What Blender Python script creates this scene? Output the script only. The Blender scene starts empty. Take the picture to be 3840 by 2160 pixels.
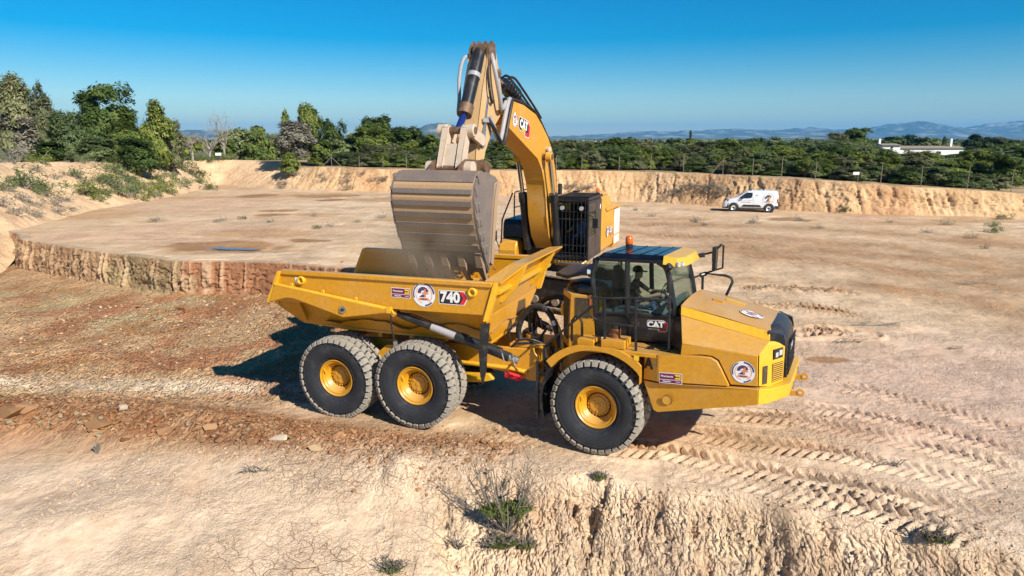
import bpy, math, random
import numpy as np
from mathutils import Vector, Matrix
random.seed(7); RNG = np.random.default_rng(11)
scn = bpy.context.scene
col = scn.collection
R = math.radians

# ------------------------------------------------------------------ camera
CAM_H = 6.0; FPX = 2609.0; PITCH = math.atan(558 / FPX)
cam_d = bpy.data.cameras.new('camera')
cam_d.sensor_width = 36.0; cam_d.lens = 36.0 * FPX / 3840.0
cam_d.clip_start = 0.1; cam_d.clip_end = 40000
cam = bpy.data.objects.new('camera', cam_d); col.objects.link(cam)
cam.location = (0, 0, CAM_H); cam.rotation_euler = (math.pi / 2 - PITCH, 0, 0)
scn.camera = cam

# ------------------------------------------------------------------ sky, sun, exposure
SUN_EL, SUN_AZ = 35.0, 138.0           # azimuth clockwise from +Y
world = bpy.data.worlds.new('World'); scn.world = world; world.use_nodes = True
wn = world.node_tree.nodes; wl = world.node_tree.links
bg = wn['Background']
sky = wn.new('ShaderNodeTexSky'); sky.sky_type = 'NISHITA'; sky.sun_disc = False
sky.sun_elevation = R(SUN_EL); sky.sun_rotation = R(SUN_AZ)
sky.altitude = 50; sky.air_density = 1.0; sky.dust_density = 0.0; sky.ozone_density = 4.0
sat = wn.new('ShaderNodeHueSaturation'); sat.inputs['Saturation'].default_value = 1.8   # vivid clear sky
wl.new(sky.outputs[0], sat.inputs['Color']); wl.new(sat.outputs[0], bg.inputs[0]); bg.inputs[1].default_value = 0.069
sun_d = bpy.data.lights.new('sun', 'SUN'); sun_d.energy = 5.0; sun_d.angle = R(0.5); sun_d.color = (1.0, 0.935, 0.84)
sun = bpy.data.objects.new('sun', sun_d); col.objects.link(sun)
to_sun = Vector((math.sin(R(SUN_AZ)) * math.cos(R(SUN_EL)), math.cos(R(SUN_AZ)) * math.cos(R(SUN_EL)), math.sin(R(SUN_EL))))
sun.rotation_euler = (-to_sun).to_track_quat('-Z', 'Y').to_euler(); sun.location = (30, -30, 60)
scn.view_settings.view_transform = 'Standard'; scn.view_settings.look = 'None'
scn.view_settings.exposure = 0.60; scn.view_settings.gamma = 1.0; scn.view_settings.use_curve_mapping = False
scn.cycles.max_bounces = 7; scn.cycles.transparent_max_bounces = 16
scn.cycles.diffuse_bounces = 3; scn.cycles.glossy_bounces = 3; scn.cycles.transmission_bounces = 6
scn.cycles.volume_bounces = 0

# ------------------------------------------------------------------ photo pixel (2576 wide) -> ray
def pix_ground(u, v, z):
    u *= 3840 / 2576; v *= 3840 / 2576
    c, s = math.cos(PITCH), math.sin(PITCH)
    a = (u - 1920) / FPX; b = (v - 1080) / FPX
    d = (a, c - b * s, -s - b * c)
    t = (z - CAM_H) / d[2]
    return (d[0] * t, d[1] * t)
def pix_at(u, v, y):
    """point of the ray through a photo pixel at forward distance y"""
    u *= 3840 / 2576; v *= 3840 / 2576
    c, s = math.cos(PITCH), math.sin(PITCH)
    a = (u - 1920) / FPX; b = (v - 1080) / FPX
    d = (a, c - b * s, -s - b * c); t = y / d[1]
    return (d[0] * t, y, CAM_H + d[2] * t)

# ------------------------------------------------------------------ tagging
def tag(o, label=None, cat=None, group=None, kind=None):
    if label: o['label'] = label
    if cat: o['category'] = cat
    if group: o['group'] = group
    if kind: o['kind'] = kind
    return o
def empty(name, M=None, parent=None):
    o = bpy.data.objects.new(name, None); col.objects.link(o); o.empty_display_size = 0.3
    if parent: o.parent = parent
    if M is not None: o.matrix_world = M
    return o
def link(name, me, parent=None, M=None):
    o = bpy.data.objects.new(name, me); col.objects.link(o)
    if parent: o.parent = parent
    if M is not None: o.matrix_local = M
    return o
def copy_tree(o, parent=None):
    c = o.copy(); col.objects.link(c); c.parent = parent
    for ch in list(o.children): copy_tree(ch, c)
    return c

# ------------------------------------------------------------------ materials
MATS = {}
def nodes(name):
    m = bpy.data.materials.new(name); m.use_nodes = True
    MATS[name] = m
    return m, m.node_tree.nodes, m.node_tree.links, m.node_tree.nodes['Principled BSDF']
def mixcol(nt, a, b, fac=None, mode='MIX'):
    n = nt.nodes.new('ShaderNodeMix'); n.data_type = 'RGBA'; n.blend_type = mode
    for sock, v in ((n.inputs[6], a), (n.inputs[7], b), (n.inputs[0], fac)):
        if v is None: continue
        if hasattr(v, 'is_linked') or hasattr(v, 'links'): nt.links.new(v, sock)
        elif isinstance(v, tuple): sock.default_value = v + (1,) if len(v) == 3 else v
        else: sock.default_value = v
    return n.outputs[2]
def noise(nt, scale, detail=4, rough=.6, vec=None, dist=0):
    n = nt.nodes.new('ShaderNodeTexNoise'); n.inputs['Scale'].default_value = scale
    n.inputs['Detail'].default_value = detail; n.inputs['Roughness'].default_value = rough; n.inputs['Distortion'].default_value = dist
    if vec is not None: nt.links.new(vec, n.inputs['Vector'])
    return n.outputs['Fac']
def ramp(nt, fac, lo, hi, a=0.0, b=1.0):
    n = nt.nodes.new('ShaderNodeMapRange'); n.inputs[1].default_value = lo; n.inputs[2].default_value = hi
    n.inputs[3].default_value = a; n.inputs[4].default_value = b; nt.links.new(fac, n.inputs[0]); return n.outputs[0]
def bump(nt, h, strength, dist, normal=None):
    n = nt.nodes.new('ShaderNodeBump'); n.inputs['Strength'].default_value = strength; n.inputs['Distance'].default_value = dist
    nt.links.new(h, n.inputs['Height'])
    if normal is not None: nt.links.new(normal, n.inputs['Normal'])
    return n.outputs['Normal']
def paint(name, c, rough=.45, metal=0.0, dirt=(.55, .42, .28), dirt_amt=.12, dust=.25, spec=.5, scale=3.0, bmp=0.0, coat=0.0):
    """coloured surface with patchy dirt and dust that settles on faces looking up"""
    m, N, L, p = nodes(name); nt = m.node_tree
    tc = N.new('ShaderNodeTexCoord'); v = tc.outputs['Object']
    n1 = noise(nt, scale, 6, .65, v); n2 = noise(nt, scale * 9, 4, .6, v)
    c2 = mixcol(nt, c, tuple(x * .8 for x in c), ramp(nt, n2, .35, .75))
    c3 = mixcol(nt, c2, dirt, ramp(nt, n1, .52, .80, 0, dirt_amt * 2.2))
    geo = N.new('ShaderNodeNewGeometry'); sx = N.new('ShaderNodeSeparateXYZ'); L.new(geo.outputs['Normal'], sx.inputs[0])
    up = ramp(nt, sx.outputs['Z'], .35, .95, 0, dust)
    mul = N.new('ShaderNodeMath'); mul.operation = 'MULTIPLY'; L.new(up, mul.inputs[0]); L.new(ramp(nt, n1, .3, .65, .35, 1), mul.inputs[1])
    L.new(mixcol(nt, c3, dirt, mul.outputs[0]), p.inputs['Base Color'])
    rr = ramp(nt, n1, .35, .7, rough * .85, min(1, rough * 1.35)); L.new(rr, p.inputs['Roughness'])
    p.inputs['Metallic'].default_value = metal; p.inputs['Specular IOR Level'].default_value = spec
    p.inputs['Coat Weight'].default_value = coat
    if bmp: L.new(bump(nt, n2, bmp, .01), p.inputs['Normal'])
    return m
def glass(name, tint, alpha=.35, rough=.03):
    m, N, L, p = nodes(name); nt = m.node_tree
    t = N.new('ShaderNodeBsdfTransparent'); t.inputs[0].default_value = tint + (1,)
    g = N.new('ShaderNodeBsdfGlossy'); g.inputs['Roughness'].default_value = rough; g.inputs[0].default_value = (.9, .95, 1, 1)
    fr = N.new('ShaderNodeFresnel'); fr.inputs[0].default_value = 1.5
    fm = ramp(nt, fr.outputs[0], .03, 1, .005, .6)
    mx = N.new('ShaderNodeMixShader'); L.new(fm, mx.inputs[0]); L.new(t.outputs[0], mx.inputs[1]); L.new(g.outputs[0], mx.inputs[2])
    L.new(mx.outputs[0], N['Material Output'].inputs[0])
    return m

# ------------------------------------------------------------------ mesh builder
class MB:
    def __init__(self, T=None):
        self.v = []; self.f = []; self.m = []; self.mats = []; self.T = T
    def mi(self, m):
        if m not in self.mats: self.mats.append(m)
        return self.mats.index(m)
    def add(self, vs, fs, m):
        b = len(self.v); self.v += [tuple(x) for x in vs]; i = self.mi(m)
        for f in fs: self.f.append(tuple(b + k for k in f)); self.m.append(i)
    def box(self, c, s, m, rot=None):
        hx, hy, hz = s[0] / 2, s[1] / 2, s[2] / 2
        vs = [Vector((x, y, z)) for x in (-hx, hx) for y in (-hy, hy) for z in (-hz, hz)]
        if rot is not None: vs = [rot @ v for v in vs]
        c = Vector(c)
        self.add([v + c for v in vs], [(0, 1, 3, 2), (4, 6, 7, 5), (0, 4, 5, 1), (2, 3, 7, 6), (0, 2, 6, 4), (1, 5, 7, 3)], m)
    def hexa(self, lo, hi, m):
        """solid between two quads/n-gons given as matching loops"""
        n = len(lo); self.add(list(lo) + list(hi), [tuple(range(n - 1, -1, -1)), tuple(range(n, 2 * n))] + [(i, (i + 1) % n, n + (i + 1) % n, n + i) for i in range(n)], m)
    def prism_y(self, pts, y0, y1, m):
        """outline in (x,z) extruded from y0 to y1"""
        self.hexa([(x, y0, z) for x, z in pts], [(x, y1, z) for x, z in pts], m)
    def prism_x(self, pts, x0, x1, m):
        self.hexa([(x0, y, z) for y, z in pts], [(x1, y, z) for y, z in pts], m)
    def prism_z(self, pts, z0, z1, m):
        self.hexa([(x, y, z0) for x, y in pts], [(x, y, z1) for x, y in pts], m)
    def plate(self, pts, th, m):
        """flat n-gon given in 3D, thickened by th against its normal"""
        P = [Vector(p) for p in pts]; n = Vector((0, 0, 0))
        for i in range(len(P)): n += P[i].cross(P[(i + 1) % len(P)])
        n.normalize()
        self.hexa([p - n * th for p in P], P, m)
    def cyl(self, p0, p1, r0, m, r1=None, n=16, caps=True):
        r1 = r0 if r1 is None else r1
        p0, p1 = Vector(p0), Vector(p1); d = (p1 - p0).normalized()
        a = d.orthogonal().normalized(); b = d.cross(a)
        vs = []
        for p, r in ((p0, r0), (p1, r1)):
            for i in range(n):
                t = 2 * math.pi * i / n; vs.append(p + a * (r * math.cos(t)) + b * (r * math.sin(t)))
        fs = [(i, (i + 1) % n, n + (i + 1) % n, n + i) for i in range(n)]
        if caps: fs += [tuple(range(n - 1, -1, -1)), tuple(range(n, 2 * n))]
        self.add(vs, fs, m)
    def tube(self, path, r, m, n=8, closed=False, rs=None):
        P = [Vector(p) for p in path]; k = len(P)
        if rs is None: rs = [r] * k
        prev = None; vs = []
        for i in range(k):
            if closed: d = P[(i + 1) % k] - P[i - 1]
            else: d = P[min(i + 1, k - 1)] - P[max(i - 1, 0)]
            d.normalize()
            if prev is None: a = d.orthogonal().normalized()
            else:
                a = prev - d * prev.dot(d); a = a.normalized() if a.length > 1e-6 else d.orthogonal().normalized()
            prev = a; b = d.cross(a)
            for j in range(n):
                t = 2 * math.pi * j / n; vs.append(P[i] + (a * math.cos(t) + b * math.sin(t)) * rs[i])
        fs = []
        for i in range(k if closed else k - 1):
            i2 = (i + 1) % k
            for j in range(n): fs.append((i * n + j, i * n + (j + 1) % n, i2 * n + (j + 1) % n, i2 * n + j))
        if not closed: fs += [tuple(range(n - 1, -1, -1)), tuple(range((k - 1) * n, k * n))]
        self.add(vs, fs, m)
    def lathe(self, prof, m, n=48, axis='y', c=(0, 0, 0), arc=None):
        """prof: (radius, offset along axis)"""
        k = len(prof); vs = []
        for i in range(n):
            t = 2 * math.pi * i / n; ct, st = math.cos(t), math.sin(t)
            for r, o in prof:
                p = {'y': (r * ct, o, r * st), 'z': (r * ct, r * st, o), 'x': (o, r * ct, r * st)}[axis]
                vs.append((p[0] + c[0], p[1] + c[1], p[2] + c[2]))
        fs = []
        for i in range(n):
            j = (i + 1) % n
            for q in range(k - 1): fs.append((i * k + q, j * k + q, j * k + q + 1, i * k + q + 1))
        self.add(vs, fs, m)
    def poly(self, pts, O, U, V, off, m):
        O, U, V = Vector(O), Vector(U), Vector(V); n = U.cross(V).normalized()
        self.add([O + U * x + V * y + n * off for x, y in pts], [tuple(range(len(pts)))], m)
    def ring(self, r0, r1, a0, a1, O, U, V, off, m, n=20, c=(0, 0)):
        O, U, V = Vector(O), Vector(U), Vector(V); nn = U.cross(V).normalized(); vs = []
        for i in range(n + 1):
            t = R(a0 + (a1 - a0) * i / n)
            for r in (r0, r1): vs.append(O + U * (c[0] + r * math.cos(t)) + V * (c[1] + r * math.sin(t)) + nn * off)
        self.add(vs, [(2 * i, 2 * i + 1, 2 * i + 3, 2 * i + 2) for i in range(n)], m)
    def text(self, s, h, x, y, O, U, V, off, m, bold=.0, sx=1.0, align='CENTER'):
        key = (s, bold, align)
        if key not in TXT:
            cu = bpy.data.curves.new('t', 'FONT'); cu.body = s; cu.align_x = align; cu.align_y = 'CENTER'; cu.offset = bold; cu.resolution_u = 3
            ob = bpy.data.objects.new('t', cu); col.objects.link(ob)
            me = bpy.data.meshes.new_from_object(ob.evaluated_get(bpy.context.evaluated_depsgraph_get()))
            TXT[key] = ([v.co.copy() for v in me.vertices], [tuple(p.vertices) for p in me.polygons])
            bpy.data.objects.remove(ob); bpy.data.curves.remove(cu); bpy.data.meshes.remove(me)
        vs, fs = TXT[key]; O, U, V = Vector(O), Vector(U), Vector(V); n = U.cross(V).normalized(); k = h / .7
        self.add([O + U * (x + v.x * k * sx) + V * (y + v.y * k) + n * off for v in vs], fs, m)
    def build(self, name, parent=None, smooth=30, bev=0.0, bseg=2, flip=False):
        me = bpy.data.meshes.new(name)
        vs = self.v
        if self.T is not None: vs = [tuple(self.T @ Vector(v)) for v in vs]
        me.from_pydata(vs, [], self.f)
        for m in self.mats: me.materials.append(m)
        me.polygons.foreach_set('material_index', self.m)
        me.update()
        if smooth:
            me.polygons.foreach_set('use_smooth', [True] * len(me.polygons)); me.set_sharp_from_angle(angle=R(smooth))
        o = link(name, me, parent)
        if bev:
            b = o.modifiers.new('bevel', 'BEVEL'); b.width = bev; b.segments = bseg; b.limit_method = 'ANGLE'; b.angle_limit = R(35); b.harden_normals = False
        return o
TXT = {}
def spline(pts, n=8):
    """Catmull-Rom through points"""
    P = [Vector(p) for p in pts]; out = []
    for i in range(len(P) - 1):
        a, b, c, d = P[max(i - 1, 0)], P[i], P[i + 1], P[min(i + 2, len(P) - 1)]
        for k in range(n):
            t = k / n
            out.append(.5 * ((2 * b) + (c - a) * t + (2 * a - 5 * b + 4 * c - d) * t * t + (3 * b - a - 3 * c + d) * t ** 3))
    out.append(P[-1]); return out
# ------------------------------------------------------------------ noise on arrays
_tab = np.random.default_rng(5).random((256, 256)).astype(np.float32)
def vnoise(x, y, seed=0):
    x = np.asarray(x, float) + seed * 17.31; y = np.asarray(y, float) + seed * 9.77
    xi = np.floor(x).astype(np.int64); yi = np.floor(y).astype(np.int64)
    fx = x - xi; fy = y - yi
    fx = fx * fx * fx * (fx * (fx * 6 - 15) + 10); fy = fy * fy * fy * (fy * (fy * 6 - 15) + 10)
    x0 = xi & 255; x1 = (xi + 1) & 255; y0 = yi & 255; y1 = (yi + 1) & 255
    a = _tab[x0, y0]; b = _tab[x1, y0]; c = _tab[x0, y1]; d = _tab[x1, y1]
    return (a + (b - a) * fx) * (1 - fy) + (c + (d - c) * fx) * fy - .5
def fbm(x, y, sc, oct=4, seed=0, gain=.5):
    r = 0; a = 1; t = 0
    for k in range(oct):
        r = r + a * vnoise(x * sc, y * sc, seed + k * 3); t += a; a *= gain; sc *= 2.07
    return r / t * 2
def sst(x, a, b):
    t = np.clip((x - a) / (b - a), 0, 1); return t * t * (3 - 2 * t)
def lerp3(c, d, m): return c * (1 - m[..., None]) + np.asarray(d) * m[..., None]
def poly_sd(x, y, P):
    """distance to an open polyline, arc length of the nearest point, side (+ = right of travel)"""
    best = np.full(x.shape, 1e9); arc = np.zeros(x.shape); side = np.zeros(x.shape); s0 = 0
    for i in range(len(P) - 1):
        ax, ay = P[i]; bx, by = P[i + 1]; dx, dy = bx - ax, by - ay; L = math.hypot(dx, dy)
        t = np.clip(((x - ax) * dx + (y - ay) * dy) / (L * L), 0, 1)
        ex = x - (ax + t * dx); ey = y - (ay + t * dy); d = np.hypot(ex, ey)
        k = d < best
        best = np.where(k, d, best); arc = np.where(k, s0 + t * L, arc)
        side = np.where(k, np.sign(dy * ex - dx * ey), side); s0 += L
    return best, arc, side

# ------------------------------------------------------------------ the pit: outline of the floor, foot of its walls
# each: photo pixel of the wall foot, floor level there, photo row of the wall top, horizontal run of the slope
RIM = []
def rim_pt(u, v, z, vtop, run):
    x, y = pix_ground(u, v, z)
    D = math.hypot(x, y); zt = pix_at(u, vtop, y * (1 + run * .8 / D))[2]
    RIM.append((x, y, z, zt, run))
RIM.append((-22.0, 8.0, -.6, 4.2, 7.0)); RIM.append((-23.0, 24.0, -.6, 4.4, 7.0)); RIM.append((-24.6, 32.4, -.5, 4.5, 7.0))
for a in ((100, 575, .95, 398, 7), (270, 525, .95, 403, 6.5), (400, 500, .95, 404, 6), (500, 474, .95, 404, 5),
          (548, 462, .9, 404, 4), (630, 470, .85, 412, 5), (690, 474, .8, 421, 3), (760, 478, .75, 420, 2.6), (880, 486, .6, 424, 2.2), (1000, 490, .5, 426, 2.0),
          (1150, 496, .35, 428, 1.8), (1300, 500, .2, 430, 1.7), (1460, 503, .1, 430, 1.7), (1600, 508, 0, 432, 1.8), (1800, 520, 0, 440, 1.8), (2000, 533, 0, 452, 1.6),
          (2150, 540, 0, 461, 1.5), (2300, 544, 0, 470, 1.5), (2450, 547, 0, 479, 1.5), (2600, 550, 0, 489, 1.5), (2900, 562, 0, 512, 1.5)):
    rim_pt(*a)
RIM.append((70, 50, 0, 2.2, 1.6)); RIM.append((90, 30, 0, 2.5, 2)); RIM.append((95, 0, 0, 2.5, 2))
RIM = np.array(RIM); RXY = [(a[0], a[1]) for a in RIM]
RARC = np.r_[0, np.cumsum(np.hypot(np.diff(RIM[:, 0]), np.diff(RIM[:, 1])))]
# edge of the upper bench (the cut face left of the dump truck), running to the right behind the truck
BEN = [(-45, 52), (-26.5, 36.5), (-25.0, 34.4), (-20.4, 31.3), (-16.6, 29.2), (-13.7, 27.6), (-11.7, 27.6), (-9.4, 27.3), (-6.5, 26.4), (-3.5, 24.3), (-1, 21.9), (2, 20.4), (6, 20.2), (10, 21.5), (16, 24), (40, 34)]
BARC = np.r_[0, np.cumsum([math.hypot(BEN[i + 1][0] - BEN[i][0], BEN[i + 1][1] - BEN[i][1]) for i in range(len(BEN) - 1)])]
def floor_low(x, y): return np.interp(x, [-30, -14, -9, -4, 1.6, 5, 30], [-.50, -.42, -.28, -.11, 0.0, 0, 0])
def floor_up(x, y):
    return np.interp(x, [-60, -8, 0, 3, 9, 60], [1.15, 1.1, .6, .58, .04, .04]) * np.interp(y, [0, 30, 75, 200], [1, 1, .7, .7])
# crest of the near bank that falls away below the camera
def crest(x): return np.interp(x, [-30, -6, -3, -1.1, .8, 2.2, 3.5, 4.8, 6.4, 7.6, 10, 16, 40], [12.9, 12.9, 12.8, 12.55, 12.0, 11.5, 11.05, 10.7, 10.0, 9.35, 8.2, 6, 0])
# ridge of dumped red soil left of the rear wheels
RIDGE = [(-16, 15.5), (-12, 14.9), (-9, 14.6), (-6.2, 13.95), (-4.2, 13.3), (-2.2, 12.95), (-.2, 12.85)]
# wheel and crawler tracks: photo polyline, width, depth, lug pitch
def pp(*a): return [pix_ground(u, v, 0) for u, v in a]
TRK = [(pp((1480, 1118), (1660, 1132), (1900, 1180), (2160, 1230), (2600, 1330)), .80, .085, .21),
       (pp((1690, 1085), (1850, 1105), (2100, 1140), (2300, 1185), (2600, 1262)), .78, .065, .20),
       (pp((1780, 1040), (2000, 1055), (2200, 1095), (2400, 1145), (2620, 1205)), .80, .075, .21),
       (pp((1960, 1020), (2150, 1040), (2350, 1085), (2620, 1155)), .80, .06, .21),
       (pp((1900, 1225), (2150, 1275), (2400, 1340), (2600, 1400)), .80, .06, .21), (pp((1150, 1078), (1300, 1092), (1420, 1108)), .8, .05, .21), (pp((2020, 960), (2200, 985), (2400, 1040), (2620, 1100)), .8, .035, .21), (pp((1640, 1165), (1850, 1205), (2100, 1260), (2350, 1325), (2600, 1395)), .8, .05, .21),
       (pp((1830, 725), (1960, 728), (2110, 735), (2200, 745)), .62, .15, .20), (pp((1830, 770), (2000, 775), (2190, 802)), .7, .18, .22),
       (pp((1985, 842), (2060, 838), (2170, 842)), 1.0, .20, .30),
       (pp((2180, 722), (2330, 742), (2440, 756), (2600, 790)), .7, .07, .25), (pp((1840, 640), (2060, 655), (2300, 690), (2600, 742)), .8, .05, .24),
       (pp((1840, 620), (2060, 628), (2330, 655), (2600, 700)), .8, .05, .24), (pp((1600, 590), (1900, 600), (2200, 620), (2600, 668)), .8, .05, .3),
       (pp((1600, 565), (1950, 570), (2250, 590), (2600, 625)), .8, .04, .3), (pp((0, 905), (300, 915), (560, 900), (860, 900)), .8, .03, .21), (pp((120, 960), (420, 970), (700, 985), (900, 1000)), .8, .03, .21)]
def terrain(x, y, want_col=False):
    x = np.asarray(x, float); y = np.asarray(y, float)
    near = (np.abs(x) < 130) & (y < 130)
    lo = floor_low(x, y); up = floor_up(x, y)
    bd, ba, bs = poly_sd(x, y, BEN)
    bsd = -bs * bd                                            # + on the upper side
    wob = fbm(x, y, .5, 3, 4) * .5
    soft = np.interp(ba, [BARC[1], BARC[8], BARC[10], BARC[13]], [.10, .25, 2.2, 4.0])
    m = sst(bsd + wob * np.clip(soft, 0, 1) - .35 - .1, -soft, soft)
    h = lo + (up - lo) * m
    # scree at the foot of the bench
    foot = np.exp(-np.clip(-bsd, 0, 99) / 1.2) * (1 - m) * (x < -3) * .14
    h = h + foot
    # near bank
    cy = crest(x) + fbm(x, y * 0, .9, 3, 8) * .35; dn = np.clip(cy - y, 0, None)
    steep = np.interp(x, [-5, -2.6, -1.2, .4, 2.5, 30], [.10, .17, .34, .70, .95, .95])
    bank = dn * steep + .0; bank = np.where(dn > 0, bank * sst(dn, 0, .7 / np.clip(steep * 2, .5, 2)), 0); bank = np.minimum(bank, 5.0)
    h = h - bank
    onb = sst(dn, .05, .5) * sst(x + fbm(x, y, 1.1, 3, 83) * 1.4, -2.8, .9)                # on the eroded face
    # left foreground hump
    h = h + .18 * np.exp(-((x + 7.5) / 2.2) ** 2 - ((y - 10.6) / 1.0) ** 2) + .22 * np.exp(-((x + 2.1) / .35) ** 2 - ((y - 12.05) / .55) ** 2)
    # ridge
    rd, ra, rs = poly_sd(x, y, RIDGE)
    rw = np.interp(ra, [0, 8, 12, 15, 16.5], [1.25, 1.15, .95, .7, .35]); rh = np.interp(ra, [0, 4, 9, 12.5, 16.3], [.52, .46, .34, .18, 0])
    rmask = np.exp(-(rd / rw) ** 2 * 1.3)
    h = h + rh * rmask
    # churned floor left of the truck
    churn = sst(-x, 2.6, 6.0) * sst(y, 14.6, 16.2) * (1 - m)
    n1 = fbm(x, y, .35, 4, 1); n2 = fbm(x, y, 2.2, 4, 21); n3 = fbm(x, y, 7.5, 3, 33)
    det = np.clip(1.6 - y / 60, .25, 1)
    h = h + near * (n1 * .07 + n2 * .022 * det + n3 * .010 * det)
    h = h + churn * (np.abs(n2) * .13 + np.abs(n3) * .07) + rmask * (np.abs(n2) * .10 + np.abs(n3) * .08)
    # eroded face: runnels down the slope and clods
    rn = fbm(x * 1.0 + n2 * .10, y * .30, 3.2, 4, 51, .6); rn2 = fbm(x + n2 * .06, y * .4, 7.0, 3, 53, .6); cl = fbm(x, y, 9.0, 3, 61); bg_ = fbm(x, y * .5, 1.3, 2, 57)
    h = h + onb * (-np.abs(rn) * .24 - np.abs(rn2) * .20 + .09 + np.abs(cl) * .10 - np.clip(np.abs(bg_) - .10, -.1, 0) * .0 - .5 * np.clip(bg_ - .34, 0, 1))
    gul = np.exp(-((x - 1.45 - (y - 11.5) * .25 - n2 * .5) / (.05 + .09 * np.abs(n1 + .6))) ** 2) * sst(cy - y, -.15, .3) * np.exp(-np.clip(11.0 - y, 0, 9) / .6)
    h = h - gul * .34
    # tracks
    trk = np.zeros(x.shape); soil = np.zeros(x.shape)
    for P, w, dep, pit in TRK:
        xs = [p[0] for p in P]; ys = [p[1] for p in P]
        k = (x > min(xs) - 2) & (x < max(xs) + 2) & (y > min(ys) - 2) & (y < max(ys) + 2)
        if not k.any(): continue
        d, a, s = poly_sd(x[k], y[k], P)
        ends = np.hypot(x[k] - P[0][0], y[k] - P[0][1]); ends2 = np.hypot(x[k] - P[-1][0], y[k] - P[-1][1])
        fade = sst(np.minimum(ends, ends2), .1, 1.2) * np.clip(.95 + fbm(x[k], y[k], .8, 2, 71) * .8, .35, 1.1)
        lat = d / (w / 2); ins = (1 - sst(lat, .86, 1.04)) * fade
        berm = np.exp(-((lat - 1.18) / .16) ** 2) * fade
        ph = a / pit + lat * w / 2 / pit * .55 + np.where(s > 0, .5, 0); ph = ph - np.floor(ph)
        lug = sst(np.abs(ph - .5), .16, .30)
        gap = sst(lat, .04, .12)
        h[k] = h[k] + (-dep * .55 + dep * 1.0 * (1 - lug * gap)) * ins + berm * dep * .8
        trk[k] = np.maximum(trk[k], ins * sst(np.full(d.shape, dep), .0, .02)); soil[k] = np.maximum(soil[k], (ins + berm) * (dep > .06))
    # puddle hollow
    pud = ((x + 13.2 - (y - 32) * .35) / 3.6) ** 2 + ((y - 32.0 + (x + 13.2) * .28) / 1.25) ** 2
    h = h - .10 * np.exp(-pud * 1.1) * m
    # outside the pit
    sd, sa, ss = poly_sd(x, y, RXY)
    sdo = -ss * sd
    run = np.interp(sa, RARC, RIM[:, 4]); zt = np.interp(sa, RARC, RIM[:, 3])
    plat = zt + (2.6 - zt) * sst(sdo, 8, 45) + fbm(x, y, .03, 3, 91) * .6 * sst(sdo, 4, 60)
    plat = np.where(near, plat, 2.4)
    out = sst(sdo, run * .88, run * 1.05 + .25)
    far = np.hypot(x, y) > 140
    h = np.where(far, 2.4, h * (1 - out) + plat * out)
    if not want_col: return h
    S = np.array([.60, .44, .285]); c = np.empty(x.shape + (3,)); c[:] = S
    big = fbm(x, y, .12, 3, 41); mid = fbm(x, y, .9, 4, 43); fin = fbm(x, y, 4.0, 3, 45)
    c = lerp3(c, (.66, .51, .36), sst(big + mid * .5, .05, .45) * .7)
    c = lerp3(c, (.55, .36, .25), sst(-big + mid * .6, .02, .5) * .55)                       # pinkish clay
    ur = sst(m, .3, .9)
    # rusty stains on the floor, stretched along the haul road
    st = fbm(x * .35, y * .9, .35, 4, 47)
    c = lerp3(c, (.46, .29, .15), sst(st, .12, .40) * .75 * (1 - onb) * sst(y, 18, 26))
    for P, w, dep, pit in TRK[11:16]:
        d, a, s = poly_sd(x, y, P); c = lerp3(c, (.37, .225, .12), np.exp(-(d / 1.7) ** 2) * np.clip(.8 + mid, 0, 1) * .95 * (y > 19))
    c = lerp3(c, (.47, .30, .165), trk * .35)
    c = lerp3(c, (.42, .235, .12), np.clip(soil, 0, 1) * np.clip(.6 + mid * .8, 0, 1) * .8)
    # pale pinkish cap right of the truck
    c = lerp3(c, (.60, .44, .35), sst(x, 5, 8) * (1 - sst(y, 17, 24)) * .8)
    c = lerp3(c, (.50, .33, .19), np.exp(-((x - 1) / 9) ** 2 - ((y - 12.9) / 1.0) ** 2) * .22)
    # churned brown-red earth
    red = sst(fbm(x, y, .45, 4, 55) + .30 * sst(x, -14, -6) + .25 * sst(y, 20, 26) * sst(x, -17, -10), .0, .35)
    c = lerp3(c, (.45, .29, .155), churn * .9)
    c = lerp3(c, (.37, .18, .09), churn * red * .95)
    c = lerp3(c, (.42, .36, .20), churn * sst(fbm(x, y, .5, 3, 58), .12, .4) * .6 * sst(-x, 9, 13))
    c = lerp3(c, (.38, .19, .07), churn * sst(fbm(x, y, .7, 3, 59), .25, .45) * .6)
    c = lerp3(c, (.70, .58, .43), churn * np.exp(-((y - 17.0 + (x + 9) * .13) / .55) ** 2) * sst(-x, 4, 6) * np.clip(.8 + mid, .2, 1) * .9)
    c = lerp3(c, (.29, .135, .06), np.clip(rmask * 1.7, 0, 1) * np.clip(.95 + mid * .4, 0, 1))
    c = lerp3(c, (.43, .27, .15), np.clip(np.exp(-(rd / (rw * 2.1)) ** 2) - .1, 0, 1) * (fin > .02) * .5)
    # foreground
    c = lerp3(c, (.70, .55, .41), (1 - sst(y, 12.2, 13.2)) * .8)
    c = lerp3(c, (.56, .385, .25), onb * np.clip(.35 - rn * .9, 0, .9))
    c = lerp3(c, (.67, .52, .34), onb * sst(bg_ + fin * .3, .05, .4) * .6)
    # wet patches on the far floor
    for u, v, ru, rv, z in ((650, 491, 46, 5, .9), (830, 494, 90, 6, .8), (700, 531, 48, 5, .95), (690, 541, 44, 5, .95), (830, 506, 34, 4, .8), (780, 608, 70, 5, 1), (1980, 553, 60, 6, 0), (560, 622, 165, 17, 1.0), (2080, 905, 60, 8, 0)):
        xc, yc = pix_ground(u, v, z); rx = ru / 1750 * yc * 1.03; y0 = pix_ground(u, v + rv, z)[1]; ry = yc - y0
        q = np.hypot((x - xc) / rx, (y - yc) / ry) + mid * .35
        c = lerp3(c, (.33, .185, .085), (1 - sst(q, .72, 1.08)) * .9)
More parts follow.
